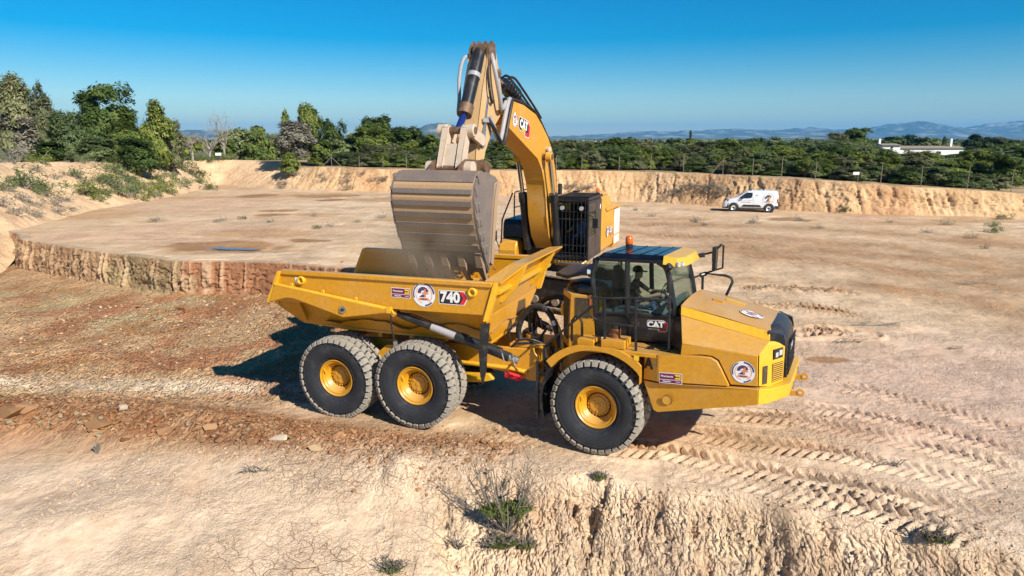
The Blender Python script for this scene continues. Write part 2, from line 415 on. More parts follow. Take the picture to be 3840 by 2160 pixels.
    # outside ground: dry grass and earth
    c = lerp3(c, (.26, .21, .11), out * np.clip(.75 + mid, 0, 1)); c = lerp3(c, (.10, .12, .05), (sdo > 30) * .8)
    c = c * (1 + mid[..., None] * .16 + fin[..., None] * .12) * np.array([1.04, 1.0, .93])
    crack = 1.0 * sst(crest(x) + .35 - y, .0, .8) * (1 - onb) * sst(x, -6.0, -3.6) + .12 * (1 - sst(y, 12.0, 13.4)) * (1 - onb)
    crack = crack * np.clip(.55 + fbm(x, y, .9, 3, 87) * 1.6, 0, 1)
    wet = np.exp(-pud * 1.0) * m
    return h, np.clip(c, .02, .9), np.clip(crack, 0, 1), np.clip(wet, 0, 1), np.clip(onb + churn * .6 + rmask * .5, 0, 1), out
def ground(x, y):
    return float(terrain(np.array([x]), np.array([y]))[0])

def add_attr(me, name, arr, kind='FLOAT_COLOR'):
    a = me.attributes.new(name, kind, 'POINT')
    if kind == 'FLOAT_COLOR':
        b = np.ones((len(arr), 4), np.float32); b[:, :3] = arr; a.data.foreach_set('color', b.ravel())
    else: a.data.foreach_set('value', np.asarray(arr, np.float32).ravel())
def grid_mesh(name, X, Y, Z, mat, flip=False):
    ny, nx = X.shape
    me = bpy.data.meshes.new(name)
    V = np.stack([X, Y, Z], -1).reshape(-1, 3).astype(np.float32)
    i = np.arange((ny - 1) * (nx - 1)); r = i // (nx - 1); c = i % (nx - 1); a = r * nx + c
    F = np.stack([a, a + 1, a + nx + 1, a + nx], -1)
    if flip: F = F[:, ::-1]
    me.vertices.add(len(V)); me.vertices.foreach_set('co', V.ravel())
    me.loops.add(F.size); me.loops.foreach_set('vertex_index', F.ravel().astype(np.int32))
    me.polygons.add(len(F)); me.polygons.foreach_set('loop_start', np.arange(0, F.size, 4, dtype=np.int32)); me.polygons.foreach_set('loop_total', np.full(len(F), 4, np.int32))
    me.polygons.foreach_set('use_smooth', np.ones(len(F), bool))
    me.update(calc_edges=True); me.materials.append(mat)
    return me
def earth(name, fine=1.0, cracks=True):
    """soil: colour from the mesh, with grain, pebbles, mud cracks and relief"""
    m, N, L, p = nodes(name); nt = m.node_tree
    at = N.new('ShaderNodeAttribute'); at.attribute_name = 'Col'
    tc = N.new('ShaderNodeTexCoord'); v = tc.outputs['Object']
    n1 = noise(nt, 5.0, 8, .7, v); n2 = noise(nt, 34.0, 5, .7, v); n3 = noise(nt, .9, 5, .6, v)
    c = mixcol(nt, at.outputs['Color'], mixcol(nt, at.outputs['Color'], (.72, .62, .54), 1.0, 'MULTIPLY'), ramp(nt, n1, .50, .72, 0, .7))
    c = mixcol(nt, c, mixcol(nt, at.outputs['Color'], (.20, .17, .13), 1.0, 'ADD'), ramp(nt, n2, .58, .74, 0, .5))
    c = mixcol(nt, c, mixcol(nt, c, (.78, .66, .56), 1.0, 'MULTIPLY'), ramp(nt, n3, .5, .7, 0, .5))
    n4 = noise(nt, 13.0, 6, .75, v); c = mixcol(nt, c, mixcol(nt, c, (.50, .40, .32), 1.0, 'MULTIPLY'), ramp(nt, n4, .58, .70, 0, .75))
    vo = N.new('ShaderNodeTexVoronoi'); vo.inputs['Scale'].default_value = 17; L.new(v, vo.inputs['Vector'])   # clods
    hb = N.new('ShaderNodeMath'); hb.operation = 'MULTIPLY_ADD'; L.new(n1, hb.inputs[0]); hb.inputs[1].default_value = 2.6; L.new(n2, hb.inputs[2])
    hc = N.new('ShaderNodeMath'); hc.operation = 'MULTIPLY_ADD'; L.new(vo.outputs['Distance'], hc.inputs[0]); hc.inputs[1].default_value = -.55; L.new(hb.outputs[0], hc.inputs[2])
    rg_ = ramp(nt, noise(nt, .55, 4, .6, v), .38, .66, .12, 1.0)
    hm = N.new('ShaderNodeMath'); hm.operation = 'MULTIPLY'; L.new(hc.outputs[0], hm.inputs[0]); L.new(rg_, hm.inputs[1])
    nrm = bump(nt, hm.outputs[0], .85, .055 * fine)
    if cracks:
        ca = N.new('ShaderNodeAttribute'); ca.attribute_name = 'crack'
        wv = N.new('ShaderNodeTexNoise'); wv.inputs['Scale'].default_value = 2.5; wv.inputs['Detail'].default_value = 4; L.new(v, wv.inputs['Vector'])
        dv = N.new('ShaderNodeVectorMath'); dv.operation = 'MULTIPLY_ADD'; L.new(wv.outputs['Color'], dv.inputs[0]); dv.inputs[1].default_value = (.30, .30, 0); L.new(v, dv.inputs[2])
        v1 = N.new('ShaderNodeTexVoronoi'); v1.feature = 'DISTANCE_TO_EDGE'; v1.inputs['Scale'].default_value = 3.6; L.new(dv.outputs[0], v1.inputs['Vector'])
        v2 = N.new('ShaderNodeTexVoronoi'); v2.feature = 'DISTANCE_TO_EDGE'; v2.inputs['Scale'].default_value = 9; L.new(dv.outputs[0], v2.inputs['Vector'])
        k1 = ramp(nt, v1.outputs['Distance'], .004, .032, .8, 0); k2 = ramp(nt, v2.outputs['Distance'], 0, .05, .4, 0)
        mx = N.new('ShaderNodeMath'); mx.operation = 'MAXIMUM'; L.new(k1, mx.inputs[0]); L.new(k2, mx.inputs[1])
        ml = N.new('ShaderNodeMath'); ml.operation = 'MULTIPLY'; L.new(mx.outputs[0], ml.inputs[0]); L.new(ca.outputs['Fac'], ml.inputs[1])
        nk = N.new('ShaderNodeMath'); nk.operation = 'MULTIPLY'; L.new(ml.outputs[0], nk.inputs[0]); nk.inputs[1].default_value = -1
        nrm = bump(nt, nk.outputs[0], .8, .03, nrm)
        fa = N.new('ShaderNodeAttribute'); fa.attribute_name = 'face'
        sc_ = N.new('ShaderNodeVectorMath'); sc_.operation = 'MULTIPLY'; L.new(dv.outputs[0], sc_.inputs[0]); sc_.inputs[1].default_value = (1, .55, .8)
        v3 = N.new('ShaderNodeTexVoronoi'); v3.inputs['Scale'].default_value = 15; L.new(sc_.outputs[0], v3.inputs['Vector'])
        fm = N.new('ShaderNodeMath'); fm.operation = 'MULTIPLY'; L.new(v3.outputs['Distance'], fm.inputs[0]); L.new(fa.outputs['Fac'], fm.inputs[1])
        fn = N.new('ShaderNodeMath'); fn.operation = 'MULTIPLY'; L.new(fm.outputs[0], fn.inputs[0]); fn.inputs[1].default_value = -1
        nrm = bump(nt, fn.outputs[0], 1.0, .11, nrm)
        c = mixcol(nt, c, mixcol(nt, c, (.55, .46, .38), 1.0, 'MULTIPLY'), ml.outputs[0])
        we = N.new('ShaderNodeAttribute'); we.attribute_name = 'wet'
        L.new(ramp(nt, we.outputs['Fac'], .5, 1, .95, .25), p.inputs['Roughness'])
    else: p.inputs['Roughness'].default_value = .95
    p.inputs['Specular IOR Level'].default_value = .25
    L.new(c, p.inputs['Base Color']); L.new(nrm, p.inputs['Normal'])
    return m
EARTH = earth('sandy_earth'); WALLM = earth('eroded_earth', 1.6, False)
def axis(a0, a1, st, lo, hi, g):
    mid = list(np.arange(a0, a1, st)); up = [mid[-1]]; s = st
    while up[-1] < hi: s *= g(up[-1]); up.append(up[-1] + s)
    dn = [mid[0]]; s = st
    while dn[-1] > lo: s *= g(dn[-1]); dn.append(dn[-1] - s)
    return np.array(dn[:0:-1] + mid + up[1:])
gx = axis(-11.5, 11.5, .052, -16000, 16000, lambda v: 1.012 if abs(v) < 45 else (1.05 if abs(v) < 160 else 1.25))
gy = axis(8.6, 17.5, .050, -30, 16000, lambda v: 1.012 if 0 < v < 90 else (1.05 if v < 160 else 1.25))
GX, GY = np.meshgrid(gx, gy)
hh, cc, ck, wt, mm, oo = terrain(GX.ravel(), GY.ravel(), True)
me = grid_mesh('ground', GX, GY, hh.reshape(GX.shape), EARTH)
add_attr(me, 'Col', cc); add_attr(me, 'crack', ck, 'FLOAT'); add_attr(me, 'wet', wt, 'FLOAT'); add_attr(me, 'face', mm, 'FLOAT')
tag(link('ground', me), kind='structure')
print('ground verts', len(cc))

# ------------------------------------------------------------------ cut faces as fine ribbons
def ribbon(name, P, zb, zt, run, du, nv, disp, colfun, crown=1.2, M=WALLM):
    P = np.array(P); arc = np.r_[0, np.cumsum(np.hypot(np.diff(P[:, 0]), np.diff(P[:, 1])))]
    s = np.arange(0, arc[-1], du)
    k = np.ones(9) / 9
    def ip(a):
        r = np.interp(s, arc, a); n = max(3, int(1.2 / du) | 1); kk = np.ones(n) / n
        return np.convolve(np.pad(r, n // 2, 'edge'), kk, 'valid')
    cx, cy = ip(P[:, 0]), ip(P[:, 1]); b = ip(zb); t = ip(zt); rn = ip(run)
    tx, ty = np.gradient(cx), np.gradient(cy); l = np.hypot(tx, ty); tx /= l; ty /= l
    nx, ny = -ty, tx                                              # outward = left of travel ... flipped below
    v = np.linspace(0, 1, nv); V, Sg = np.meshgrid(v, s, indexing='ij')
    B, T_, RN = b[None, :], t[None, :], rn[None, :]
    hz = np.clip((V - .04) / .86, 0, 1); prof = hz ** .9
    cr = np.clip((V - .90) / .10, 0, 1) * crown
    off = RN * np.clip((V - .0) / .9, 0, 1) + cr
    d, dz = disp(Sg, V, RN)
    X = cx[None] + nx[None] * (off + d); Y = cy[None] + ny[None] * (off + d)
    Z = B - .10 * (V < .02) + (T_ - B) * prof + dz - cr * .04
    me = grid_mesh(name, X, Y, Z, M)
    add_attr(me, 'Col', colfun(Sg, V, X, Y).reshape(-1, 3))
    return tag(link(name, me), kind='structure')
def wall_disp(S, V, RN):
    rn_ = fbm(S, V * 2.2, .9, 4, 3, .6); r2 = fbm(S + rn_ * .3, V * 5, 3.0, 4, 9, .55); cl = fbm(S, V * 9, 5.0, 3, 15)
    e = np.sin(np.clip(V / .9, 0, 1) * math.pi) ** .6
    amp = np.clip(1.5 / RN, .25, 1)
    gul = np.clip(np.abs(fbm(S + V * .5, V * .6, .55, 3, 27)) - .02, 0, .10) - .10
    return -(-np.abs(rn_) * .55 * amp - np.abs(r2) * .30 * amp + cl * .10 + gul * 2.6 * amp) * e * .8, cl * .06 * e + fbm(S, V * 0, .35, 3, 37) * .16 * np.clip(V * 1.2, 0, 1)
def wall_col(S, V, X, Y):
    c = np.empty(S.shape + (3,)); c[:] = (.58, .415, .255)
    a = fbm(S, V * 3, .25, 3, 71); b = fbm(S * 2.0, V * 1.2, .9, 4, 73)
    c = lerp3(c, (.66, .50, .34), sst(a, .0, .5) * .7); c = lerp3(c, (.50, .31, .19), sst(-a, .08, .5) * .6)
    c = lerp3(c, (.62, .52, .38), sst(V, .9, .97) * .6)
    c = lerp3(c, (.46, .29, .16), sst(b, .22, .5) * .5)
    left = sst(-X, 18, 30); c = lerp3(c, (.66, .51, .36), left * .7)
    return c * np.array([1.10, 1.0, .86])
ribbon('pit_wall', RIM[:, :2], RIM[:, 2] - .05, RIM[:, 3], RIM[:, 4], .10, 40, wall_disp, wall_col, 1.6)
bP = [(-36, 45)] + [p for p in BEN[1:11]]
bzb = [float(floor_low(np.array(p[0]), 0)) - .05 for p in bP]; bzt = [float(floor_up(np.array(p[0]), np.array(p[1]))) + .03 for p in bP]
bzb[-1] = bzt[-1] - .02; bzb[-2] = bzt[-2] - .45
def ben_disp(S, V, RN):
    e = np.sin(np.clip(V / .9, 0, 1) * math.pi) ** .5
    ph = S / .50 + fbm(S, V * 0, .7, 2, 5) * 2.6; k = np.floor(ph); f = ph - k
    hsh = np.modf(np.abs(np.sin(k * 12.9898) * 43758.5453))[0]
    tooth = (1 - sst(np.abs(f - .5), .07, .13)) * (hsh > .25) * sst(V, hsh * .3, hsh * .3 + .1)
    r = fbm(S, V * 2.2, 1.2, 5, 7, .6); q = fbm(S, V * 5, 6, 3, 8)
    return (np.abs(r) * .26 + np.abs(q) * .16 - tooth * .12 - .05) * e, q * .05 * e
def ben_col(S, V, X, Y):
    c = np.empty(S.shape + (3,)); c[:] = (.46, .295, .165)
    a = fbm(S, V * 2.5, .9, 4, 77)
    c = lerp3(c, (.34, .26, .135), sst(np.abs(S - 26.0) * -1 + 3.2 + a * 3, 0, 2.5) * .8)          # greenish grey clay
    c = lerp3(c, (.31, .145, .072), sst(S + a * 1.5 - V * .8, 28.2, 28.8) * .95)                       # red clay right of it
    ph = S / .50 + fbm(S, V * 0, .7, 2, 5) * 2.6; k = np.floor(ph); f = ph - k; hsh = np.modf(np.abs(np.sin(k * 12.9898) * 43758.5453))[0]
    c = lerp3(c, (.62, .46, .30), (1 - sst(np.abs(f - .5), .07, .13)) * (hsh > .25) * .45)
    c = lerp3(c, (.60, .45, .30), sst(V, .86, .95) * .8)
    c = c * (1 + a[..., None] * .25)
    return c
ribbon('bench_face', bP, np.array(bzb), np.array(bzt), np.full(len(bP), .34), .05, 40, ben_disp, ben_col, .5)
# ------------------------------------------------------------------ paints
YEL = paint('yellow_paint', (.61, .285, .012), .34, 0, (.52, .36, .20), .15, .45, .5, 1.3, coat=.2)
YELB = paint('yellow_paint_clean', (.76, .41, .018), .36, 0, (.55, .40, .22), .06, .12, .5, 2.0, coat=.2)
BLK = paint('black_steel', (.012, .013, .016), .35, .0, (.25, .20, .15), .10, .18, .5, 4.0)
GLOSSBLK = paint('gloss_black_roof', (.004, .007, .016), .2, 0, (.22, .2, .18), .03, .02, .32, 3.0, coat=.0)
RUB = paint('tyre_rubber', (.028, .031, .037), .7, 0, (.25, .23, .20), .10, .05, .3, 3.0, bmp=.2)
LUGM = paint('dusty_tread', (.345, .31, .255), .85, 0, (.15, .14, .13), .40, .15, .2, 5.0, bmp=.3)
HOSE = paint('black_hose', (.015, .015, .016), .5, 0, (.3, .25, .2), .12, .15, .4, 6.0)
STEEL = paint('bare_steel', (.45, .45, .45), .35, .9, (.3, .2, .12), .2, .1, .5, 8.0)
CHROME = paint('chrome_rod', (.62, .63, .66), .12, 1.0, (.3, .25, .2), .04, .02, .5, 4.0)
WHT = paint('white_print', (.80, .80, .80), .5, 0, (.5, .42, .33), .06, 0, .4, 6.0)
PUR = paint('purple_print', (.085, .045, .13), .5, 0, (.5, .42, .33), .03, 0, .4, 6.0)
MAR = paint('maroon_print', (.16, .010, .065), .5, 0, (.5, .42, .33), .03, 0, .4, 6.0)
ORG = paint('orange_print', (.72, .25, .10), .5, 0, (.5, .42, .33), .03, 0, .4, 6.0)
REDP = paint('red_paint', (.62, .012, .03), .4, 0, (.5, .42, .33), .06, .05, .4, 6.0)
DKR = paint('dark_red_print', (.30, .006, .03), .45, 0, (.5, .42, .33), .03, 0, .4, 6.0)
BLKP = paint('black_print', (.012, .012, .014), .5, 0, (.5, .42, .33), .03, 0, .4, 6.0)
YPR = paint('yellow_print', (.85, .52, .03), .5, 0, (.5, .42, .33), .03, 0, .4, 6.0)
GRYP = paint('grey_print', (.33, .32, .33), .5, 0, (.5, .42, .33), .03, 0, .4, 6.0)
AMB = paint('amber_lens', (.75, .13, .01), .12, 0, (.5, .42, .33), .02, 0, .6, 6.0, coat=.6)
LENS = paint('lamp_glass', (.75, .78, .80), .08, .5, (.5, .42, .33), .02, 0, .6, 6.0, coat=.6)
GLS = glass('tinted_glass', (.80, .885, .875), .5)
MIRR = paint('mirror_glass', (.7, .72, .74), .05, 1.0, (.5, .42, .33), .02, 0, .5, 6.0)
SEATM = paint('seat_fabric', (.05, .055, .065), .85, 0, (.2, .18, .15), .1, .05, .2, 9.0)
INTM = paint('cab_trim', (.20, .26, .26), .75, 0, (.3, .25, .2), .1, .1, .2, 6.0)
CORE = paint('cooler_core', (.060, .048, .030), .7, 0, (.3, .2, .1), .25, .1, .3, 14.0)
BRNF = paint('amber_filter_bowl', (.22, .075, .025), .2, 0, (.3, .2, .1), .05, .05, .5, 6.0, coat=.4)

def frm(al, be, ro=0.0):
    a, b, r = R(al), R(be), R(ro)
    fx = Vector((math.cos(a) * math.cos(b), -math.sin(a) * math.cos(b), math.sin(b))); ly = Vector((math.sin(a), math.cos(a), 0)); up = fx.cross(ly)
    return fx, ly * math.cos(r) - up * math.sin(r), up * math.cos(r) + ly * math.sin(r)
def mat4(f, O):
    return Matrix(((f[0].x, f[1].x, f[2].x, O.x), (f[0].y, f[1].y, f[2].y, O.y), (f[0].z, f[1].z, f[2].z, O.z), (0, 0, 0, 1)))
fb = frm(20.4, 2.0); OBv = Vector((-2.064, 13.955, .89)) + fb[1] * 1.62 - fb[2] * .93; MBD = mat4(fb, OBv)
ft = frm(26.1, 1.5, 2.0); OTv = Vector((1.608, 12.637, .937)) + ft[1] * 1.62 - ft[2] * .93; MTR = mat4(ft, OTv)
TT = MBD.inverted() @ MTR                                    # tractor frame -> rear frame
truck = empty('articulated_dump_truck', MBD)
tag(truck, 'yellow six-wheeled articulated dump truck under the raised excavator bucket, number 740 on its body', 'dump truck')
def arrow_hex(x0, x1, h, k): return [(x0 - k, 0), (x0, -h), (x1 - k, -h), (x1, 0), (x1 - k, h), (x0, h)]

def emblem(mb, O, U, V, r, ring=True):
    """round white badge: broken purple and orange rings, a large 2 with an orange cross, a word below"""
    mb.poly([(r * math.cos(R(i * 9)), r * math.sin(R(i * 9))) for i in range(40)], O, U, V, .003, GRYP)
    mb.poly([(r * .96 * math.cos(R(i * 9)), r * .96 * math.sin(R(i * 9))) for i in range(40)], O, U, V, .005, WHT)
    mb.ring(r * .78, r * .92, 5, 88, O, U, V, .007, PUR); mb.ring(r * .82, r * .92, 120, 200, O, U, V, .007, PUR)
    mb.ring(r * .80, r * .92, 275, 318, O, U, V, .007, PUR); mb.ring(r * .66, r * .71, -60, 60, O, U, V, .007, ORG); mb.ring(r * .66, r * .70, 130, 260, O, U, V, .007, ORG)
    mb.ring(r * .20, r * .48, 15, 185, O, U, V, .007, PUR, c=(-.04 * r, .12 * r))
    mb.poly([(-.42 * r, -.22 * r), (.02 * r, -.22 * r), (.02 * r, -.02 * r), (-.12 * r, .0)], O, U, V, .007, PUR)
    mb.poly([(.04 * r, -.22 * r), (.18 * r, -.22 * r), (.18 * r, .42 * r), (.04 * r, .42 * r)], O, U, V, .0085, ORG)
    mb.poly([(-.10 * r, .04 * r), (.40 * r, .04 * r), (.40 * r, .18 * r), (-.10 * r, .18 * r)], O, U, V, .0095, ORG)
    mb.poly([(-.46 * r, -.46 * r), (.46 * r, -.46 * r), (.40 * r, -.28 * r), (-.40 * r, -.28 * r)], O, U, V, .007, ORG)
    mb.text('GRUP', .15 * r, 0, -.37 * r, O, U, V, .009, PUR, .02)
def dealer_plate(mb, O, U, V, w, h):
    mb.poly([(-w, -h), (w, -h), (w, h), (-w, h)], O, U, V, .003, WHT)
    mb.poly([(-w * .95, -h * .22), (w * .95, -h * .22), (w * .95, h * .88), (-w * .95, h * .88)], O, U, V, .005, MAR)
    mb.poly([(-w * .95, -h * .88), (w * .95, -h * .88), (w * .95, -h * .32), (-w * .95, -h * .32)], O, U, V, .005, MAR)
    mb.text('Finanzauto', h * .36, -w * .30, h * .36, O, U, V, .007, WHT, .02)
    mb.poly([(w * .12, h * .55), (w * .22, h * .36), (w * .12, h * .17), (w * .16, h * .36)], O, U, V, .007, WHT)
    mb.poly([(w * .36, -h * .10), (w * .88, -h * .10), (w * .88, h * .76), (w * .36, h * .76), (w * .48, h * .33)], O, U, V, .007, YPR)
    mb.poly([(w * .40, h * .24), (w * .80, h * .24), (w * .80, h * .42), (w * .40, h * .42)], O, U, V, .009, BLKP)
    mb.text('Alquiler', h * .34, -w * .32, -h * .58, O, U, V, .007, WHT, .02)
    mb.poly([(w * .45, -h * .62), (w * .85, -h * .62), (w * .85, -h * .54), (w * .45, -h * .54)], O, U, V, .007, WHT)
def cat_badge(mb, O, U, V, w, h):
    """black and red hexagon with the white three-letter word and a yellow triangle in its middle letter"""
    mb.poly([(-w, h * .55), (-w * .9, h), (w * .62, h), (w, h * .5), (w, -h * .75), (w * .75, -h), (w * .15, -h), (w * .05, -h * .55), (-w * .8, -h * .55), (-w, -h * .2)], O, U, V, .004, WHT)
    mb.poly([(-w * .96, h * .52), (-w * .87, h * .92), (w * .6, h * .92), (w * .7, h * .7), (w * .7, -h * .48), (-w * .77, -h * .48), (-w * .96, -h * .18)], O, U, V, .006, BLKP)
    mb.poly([(w * .62, h * .90), (w * .96, h * .46), (w * .96, -h * .72), (w * .73, -h * .92), (w * .19, -h * .92), (w * .12, -h * .50), (w * .70, -h * .50)], O, U, V, .008, REDP)
    mb.text('CAT', h * .95, -w * .14, h * .22, O, U, V, .011, WHT, .055, 1.05)
    mb.poly([(-w * .48, -h * .42), (w * .22, -h * .42), (-w * .13, h * .12)], O, U, V, .0125, YPR)

# ------------------------------------------------------------------ wheels
def lug_mesh(name, t0, t1, ang, skew, r0, r1, side):
    """one tread block: lateral span t0..t1, tapered, with its shoulder drawn down the sidewall when side is set"""
    mb = MB(); a = ang
    def pt(r, t, da): return (r * math.sin(da), t, r * math.cos(da))
    def loop(r, k, e):
        q = [(t0 + e, -a * k + skew * 0), ((t0 + t1) / 2, -a * k * 1.25), (t1 - e, -a * k), (t1 - e, a * k), ((t0 + t1) / 2, a * k * .75), (t0 + e, a * k)]
        return [pt(r, t, d + (t - (t0 + t1) / 2) * skew) for t, d in q]
    lo = loop(r0, 1.0, 0); hi = loop(r1, .82, .012)
    mb.hexa(lo, hi, LUGM)
    if side:
        s = -1 if side < 0 else 1
        te = t0 if s < 0 else t1
        A = [pt(r1 - .004, te + -s * .0, -a * .8), pt(r1 - .004, te, a * .8), pt(r1 - .09, te + s * .045, a * .75), pt(r1 - .09, te + s * .045, -a * .75)]
        Bq = [pt(r1 - .004, te - s * .06, -a * .8), pt(r1 - .004, te - s * .06, a * .8), pt(r1 - .10, te - s * .02, a * .75), pt(r1 - .10, te - s * .02, -a * .75)]
        mb.hexa(A, Bq, LUGM)
    me = bpy.data.meshes.new(name)
    me.from_pydata(mb.v, [], mb.f); me.materials.append(LUGM)
    import bmesh
    bm = bmesh.new(); bm.from_mesh(me); bmesh.ops.recalc_face_normals(bm, faces=bm.faces); bm.to_mesh(me); bm.free()
    return me
NL = 36
LUG_SH = lug_mesh('tread_block', -.352, -.195, .076, .20, .872, .930, -1)
LUG_SHF = lug_mesh('tread_block_far', .205, .352, .076, -.20, .872, .930, 1)
LUG_M1 = lug_mesh('tread_block_mid', -.180, .005, .078, -.22, .88, .938, 0)
LUG_M2 = lug_mesh('tread_block_mid2', .020, .190, .078, .22, .88, .938, 0)
def wheel(parent, c, T, near, steer=0.0, hub_dark=False, sgn=-1):
    """outer face looks to -y in its own frame when sgn is -1"""
    w = empty('wheel', None, parent)
    Mw = Matrix.Translation(c) @ Matrix.Rotation(steer, 4, 'Z') @ (Matrix.Identity(4) if sgn < 0 else Matrix.Rotation(math.pi, 4, 'Z'))
    w.matrix_local = (T @ Mw) if T is not None else Mw
    mb = MB()
    mb.lathe([(.405, -.26), (.45, -.285), (.52, -.335), (.62, -.368), (.72, -.372), (.80, -.362), (.855, -.335), (.882, -.29), (.892, -.2), (.897, 0), (.892, .2), (.882, .29), (.855, .335), (.80, .362), (.72, .372), (.62, .368), (.52, .335), (.405, .26)], RUB, 72)
    for rr, tt in ((.50, -.3265), (.775, -.369)):
        mb.lathe([(rr - .008, tt), (rr, tt - .006), (rr + .008, tt - .002)], RUB, 72)
    mb.build('tyre', w, 40)
    mb = MB()
    mb.lathe([(.30, .25), (.385, .25), (.405, -.24), (.425, -.27), (.425, -.292), (.408, -.298), (.395, -.285), (.382, -.270), (.352, -.266), (.338, -.252), (.325, -.20), (.318, -.185), (.262, -.135), (.25, -.11), (.245, .02), (.0, .02)], YEL, 56)
    mb.box((-.30, -.262, .16), (.03, .02, .16), YELB, Matrix.Rotation(-.5, 3, 'Y'))
    mb.build('rim', w, 35)
    mb = MB()
    mb.lathe([(.235, .02), (.225, -.095), (.205, -.11), (.17, -.115), (.165, -.135), (.05, -.14), (.045, -.152), (.0, -.152)], YEL, 40)
    for i in range(18):
        t = 2 * math.pi * i / 18; mb.cyl((.212 * math.cos(t), -.10, .212 * math.sin(t)), (.212 * math.cos(t), -.128, .212 * math.sin(t)), .016, YEL, n=6)
    for i in range(3):
        t = 2.1 * i + .4; mb.cyl((.11 * math.cos(t), -.13, .11 * math.sin(t)), (.11 * math.cos(t), -.153, .11 * math.sin(t)), .018, YEL, n=8)
    mb.build('hub', w, 35)
    rest = MB()
    for i in range(NL):
        for me, ph, single in ((LUG_SH, 0, near), (LUG_M1, .5, near), (LUG_M2, 0, False), (LUG_SHF, .5, False)):
            Mr = Matrix.Rotation(2 * math.pi * (i + ph) / NL, 4, 'Y')
            if single:
                o = link('tread_block', me, w, Mr)
            else: rest.add([Mr @ v.co for v in me.vertices], [tuple(p.vertices) for p in me.polygons], LUGM)
    tag(rest.build('tread', w, 0), kind='stuff')
    return w

# ------------------------------------------------------------------ dump body
def dump_body():
    b = MB()
    # outline stations: rim, fold, floor edge (half section, near side is -y)
    rim = [(-3.06, 3.345), (1.96, 3.235)]
    o = .0
    for s in (-1, 1):
        y0, y1, y2 = s * 1.70, s * 1.70, s * 1.02
        # side wall, lower slope, floor edge; outside and inside skins
        def q(pts, t): b.plate(pts if s > 0 else pts[::-1], t, YEL)
        q([(-3.06, y0, 3.335), (1.96, y0, 3.225), (1.70, y1, 2.58), (-3.40, y1, 2.64)], .07)
        yh = s * 1.36
        q([(-3.40, y1, 2.66), (1.70, y1, 2.60), (1.69, yh, 2.56), (-3.40, yh, 2.60)], .05)
        q([(-3.40, yh, 2.62), (1.69, yh, 2.58), (1.57, y2, 1.86), (-2.05, y2, 1.95)], .06)
        q([(-3.40, yh, 2.62), (-2.05, y2, 1.95), (-3.10, s * 1.08, 2.02), (-3.56, s * 1.30, 2.50)], .06)
    # floor and upswept tail
    b.plate([(-2.05, -1.02, 1.95), (-2.05, 1.02, 1.95), (1.57, 1.02, 1.86), (1.57, -1.02, 1.86)][::-1], .06, YEL)
    b.plate([(-3.12, -1.06, 2.06), (-3.12, 1.06, 2.06), (-2.05, 1.02, 1.95), (-2.05, -1.02, 1.95)][::-1], .06, YEL)
    b.plate([(-3.60, -1.30, 2.52), (-3.60, 1.30, 2.52), (-3.12, 1.06, 2.06), (-3.12, -1.06, 2.06)][::-1], .06, YEL)
    # front wall
    b.plate([(1.96, -1.70, 3.235), (1.70, -1.70, 2.50), (1.70, 1.70, 2.50), (1.96, 1.70, 3.235)], .06, YEL)
    b.plate([(1.69, -1.69, 2.49), (1.57, -1.02, 1.86), (1.57, 1.02, 1.86), (1.69, 1.69, 2.49)], .06, YEL)
    return b.build('dump_body', truck, 30, .012)
body = dump_body()
def bpart(name, f, parent=body, smooth=30, bev=.008, T=None):
    mb = MB(T); f(mb); return mb.build(name, parent, smooth, bev)
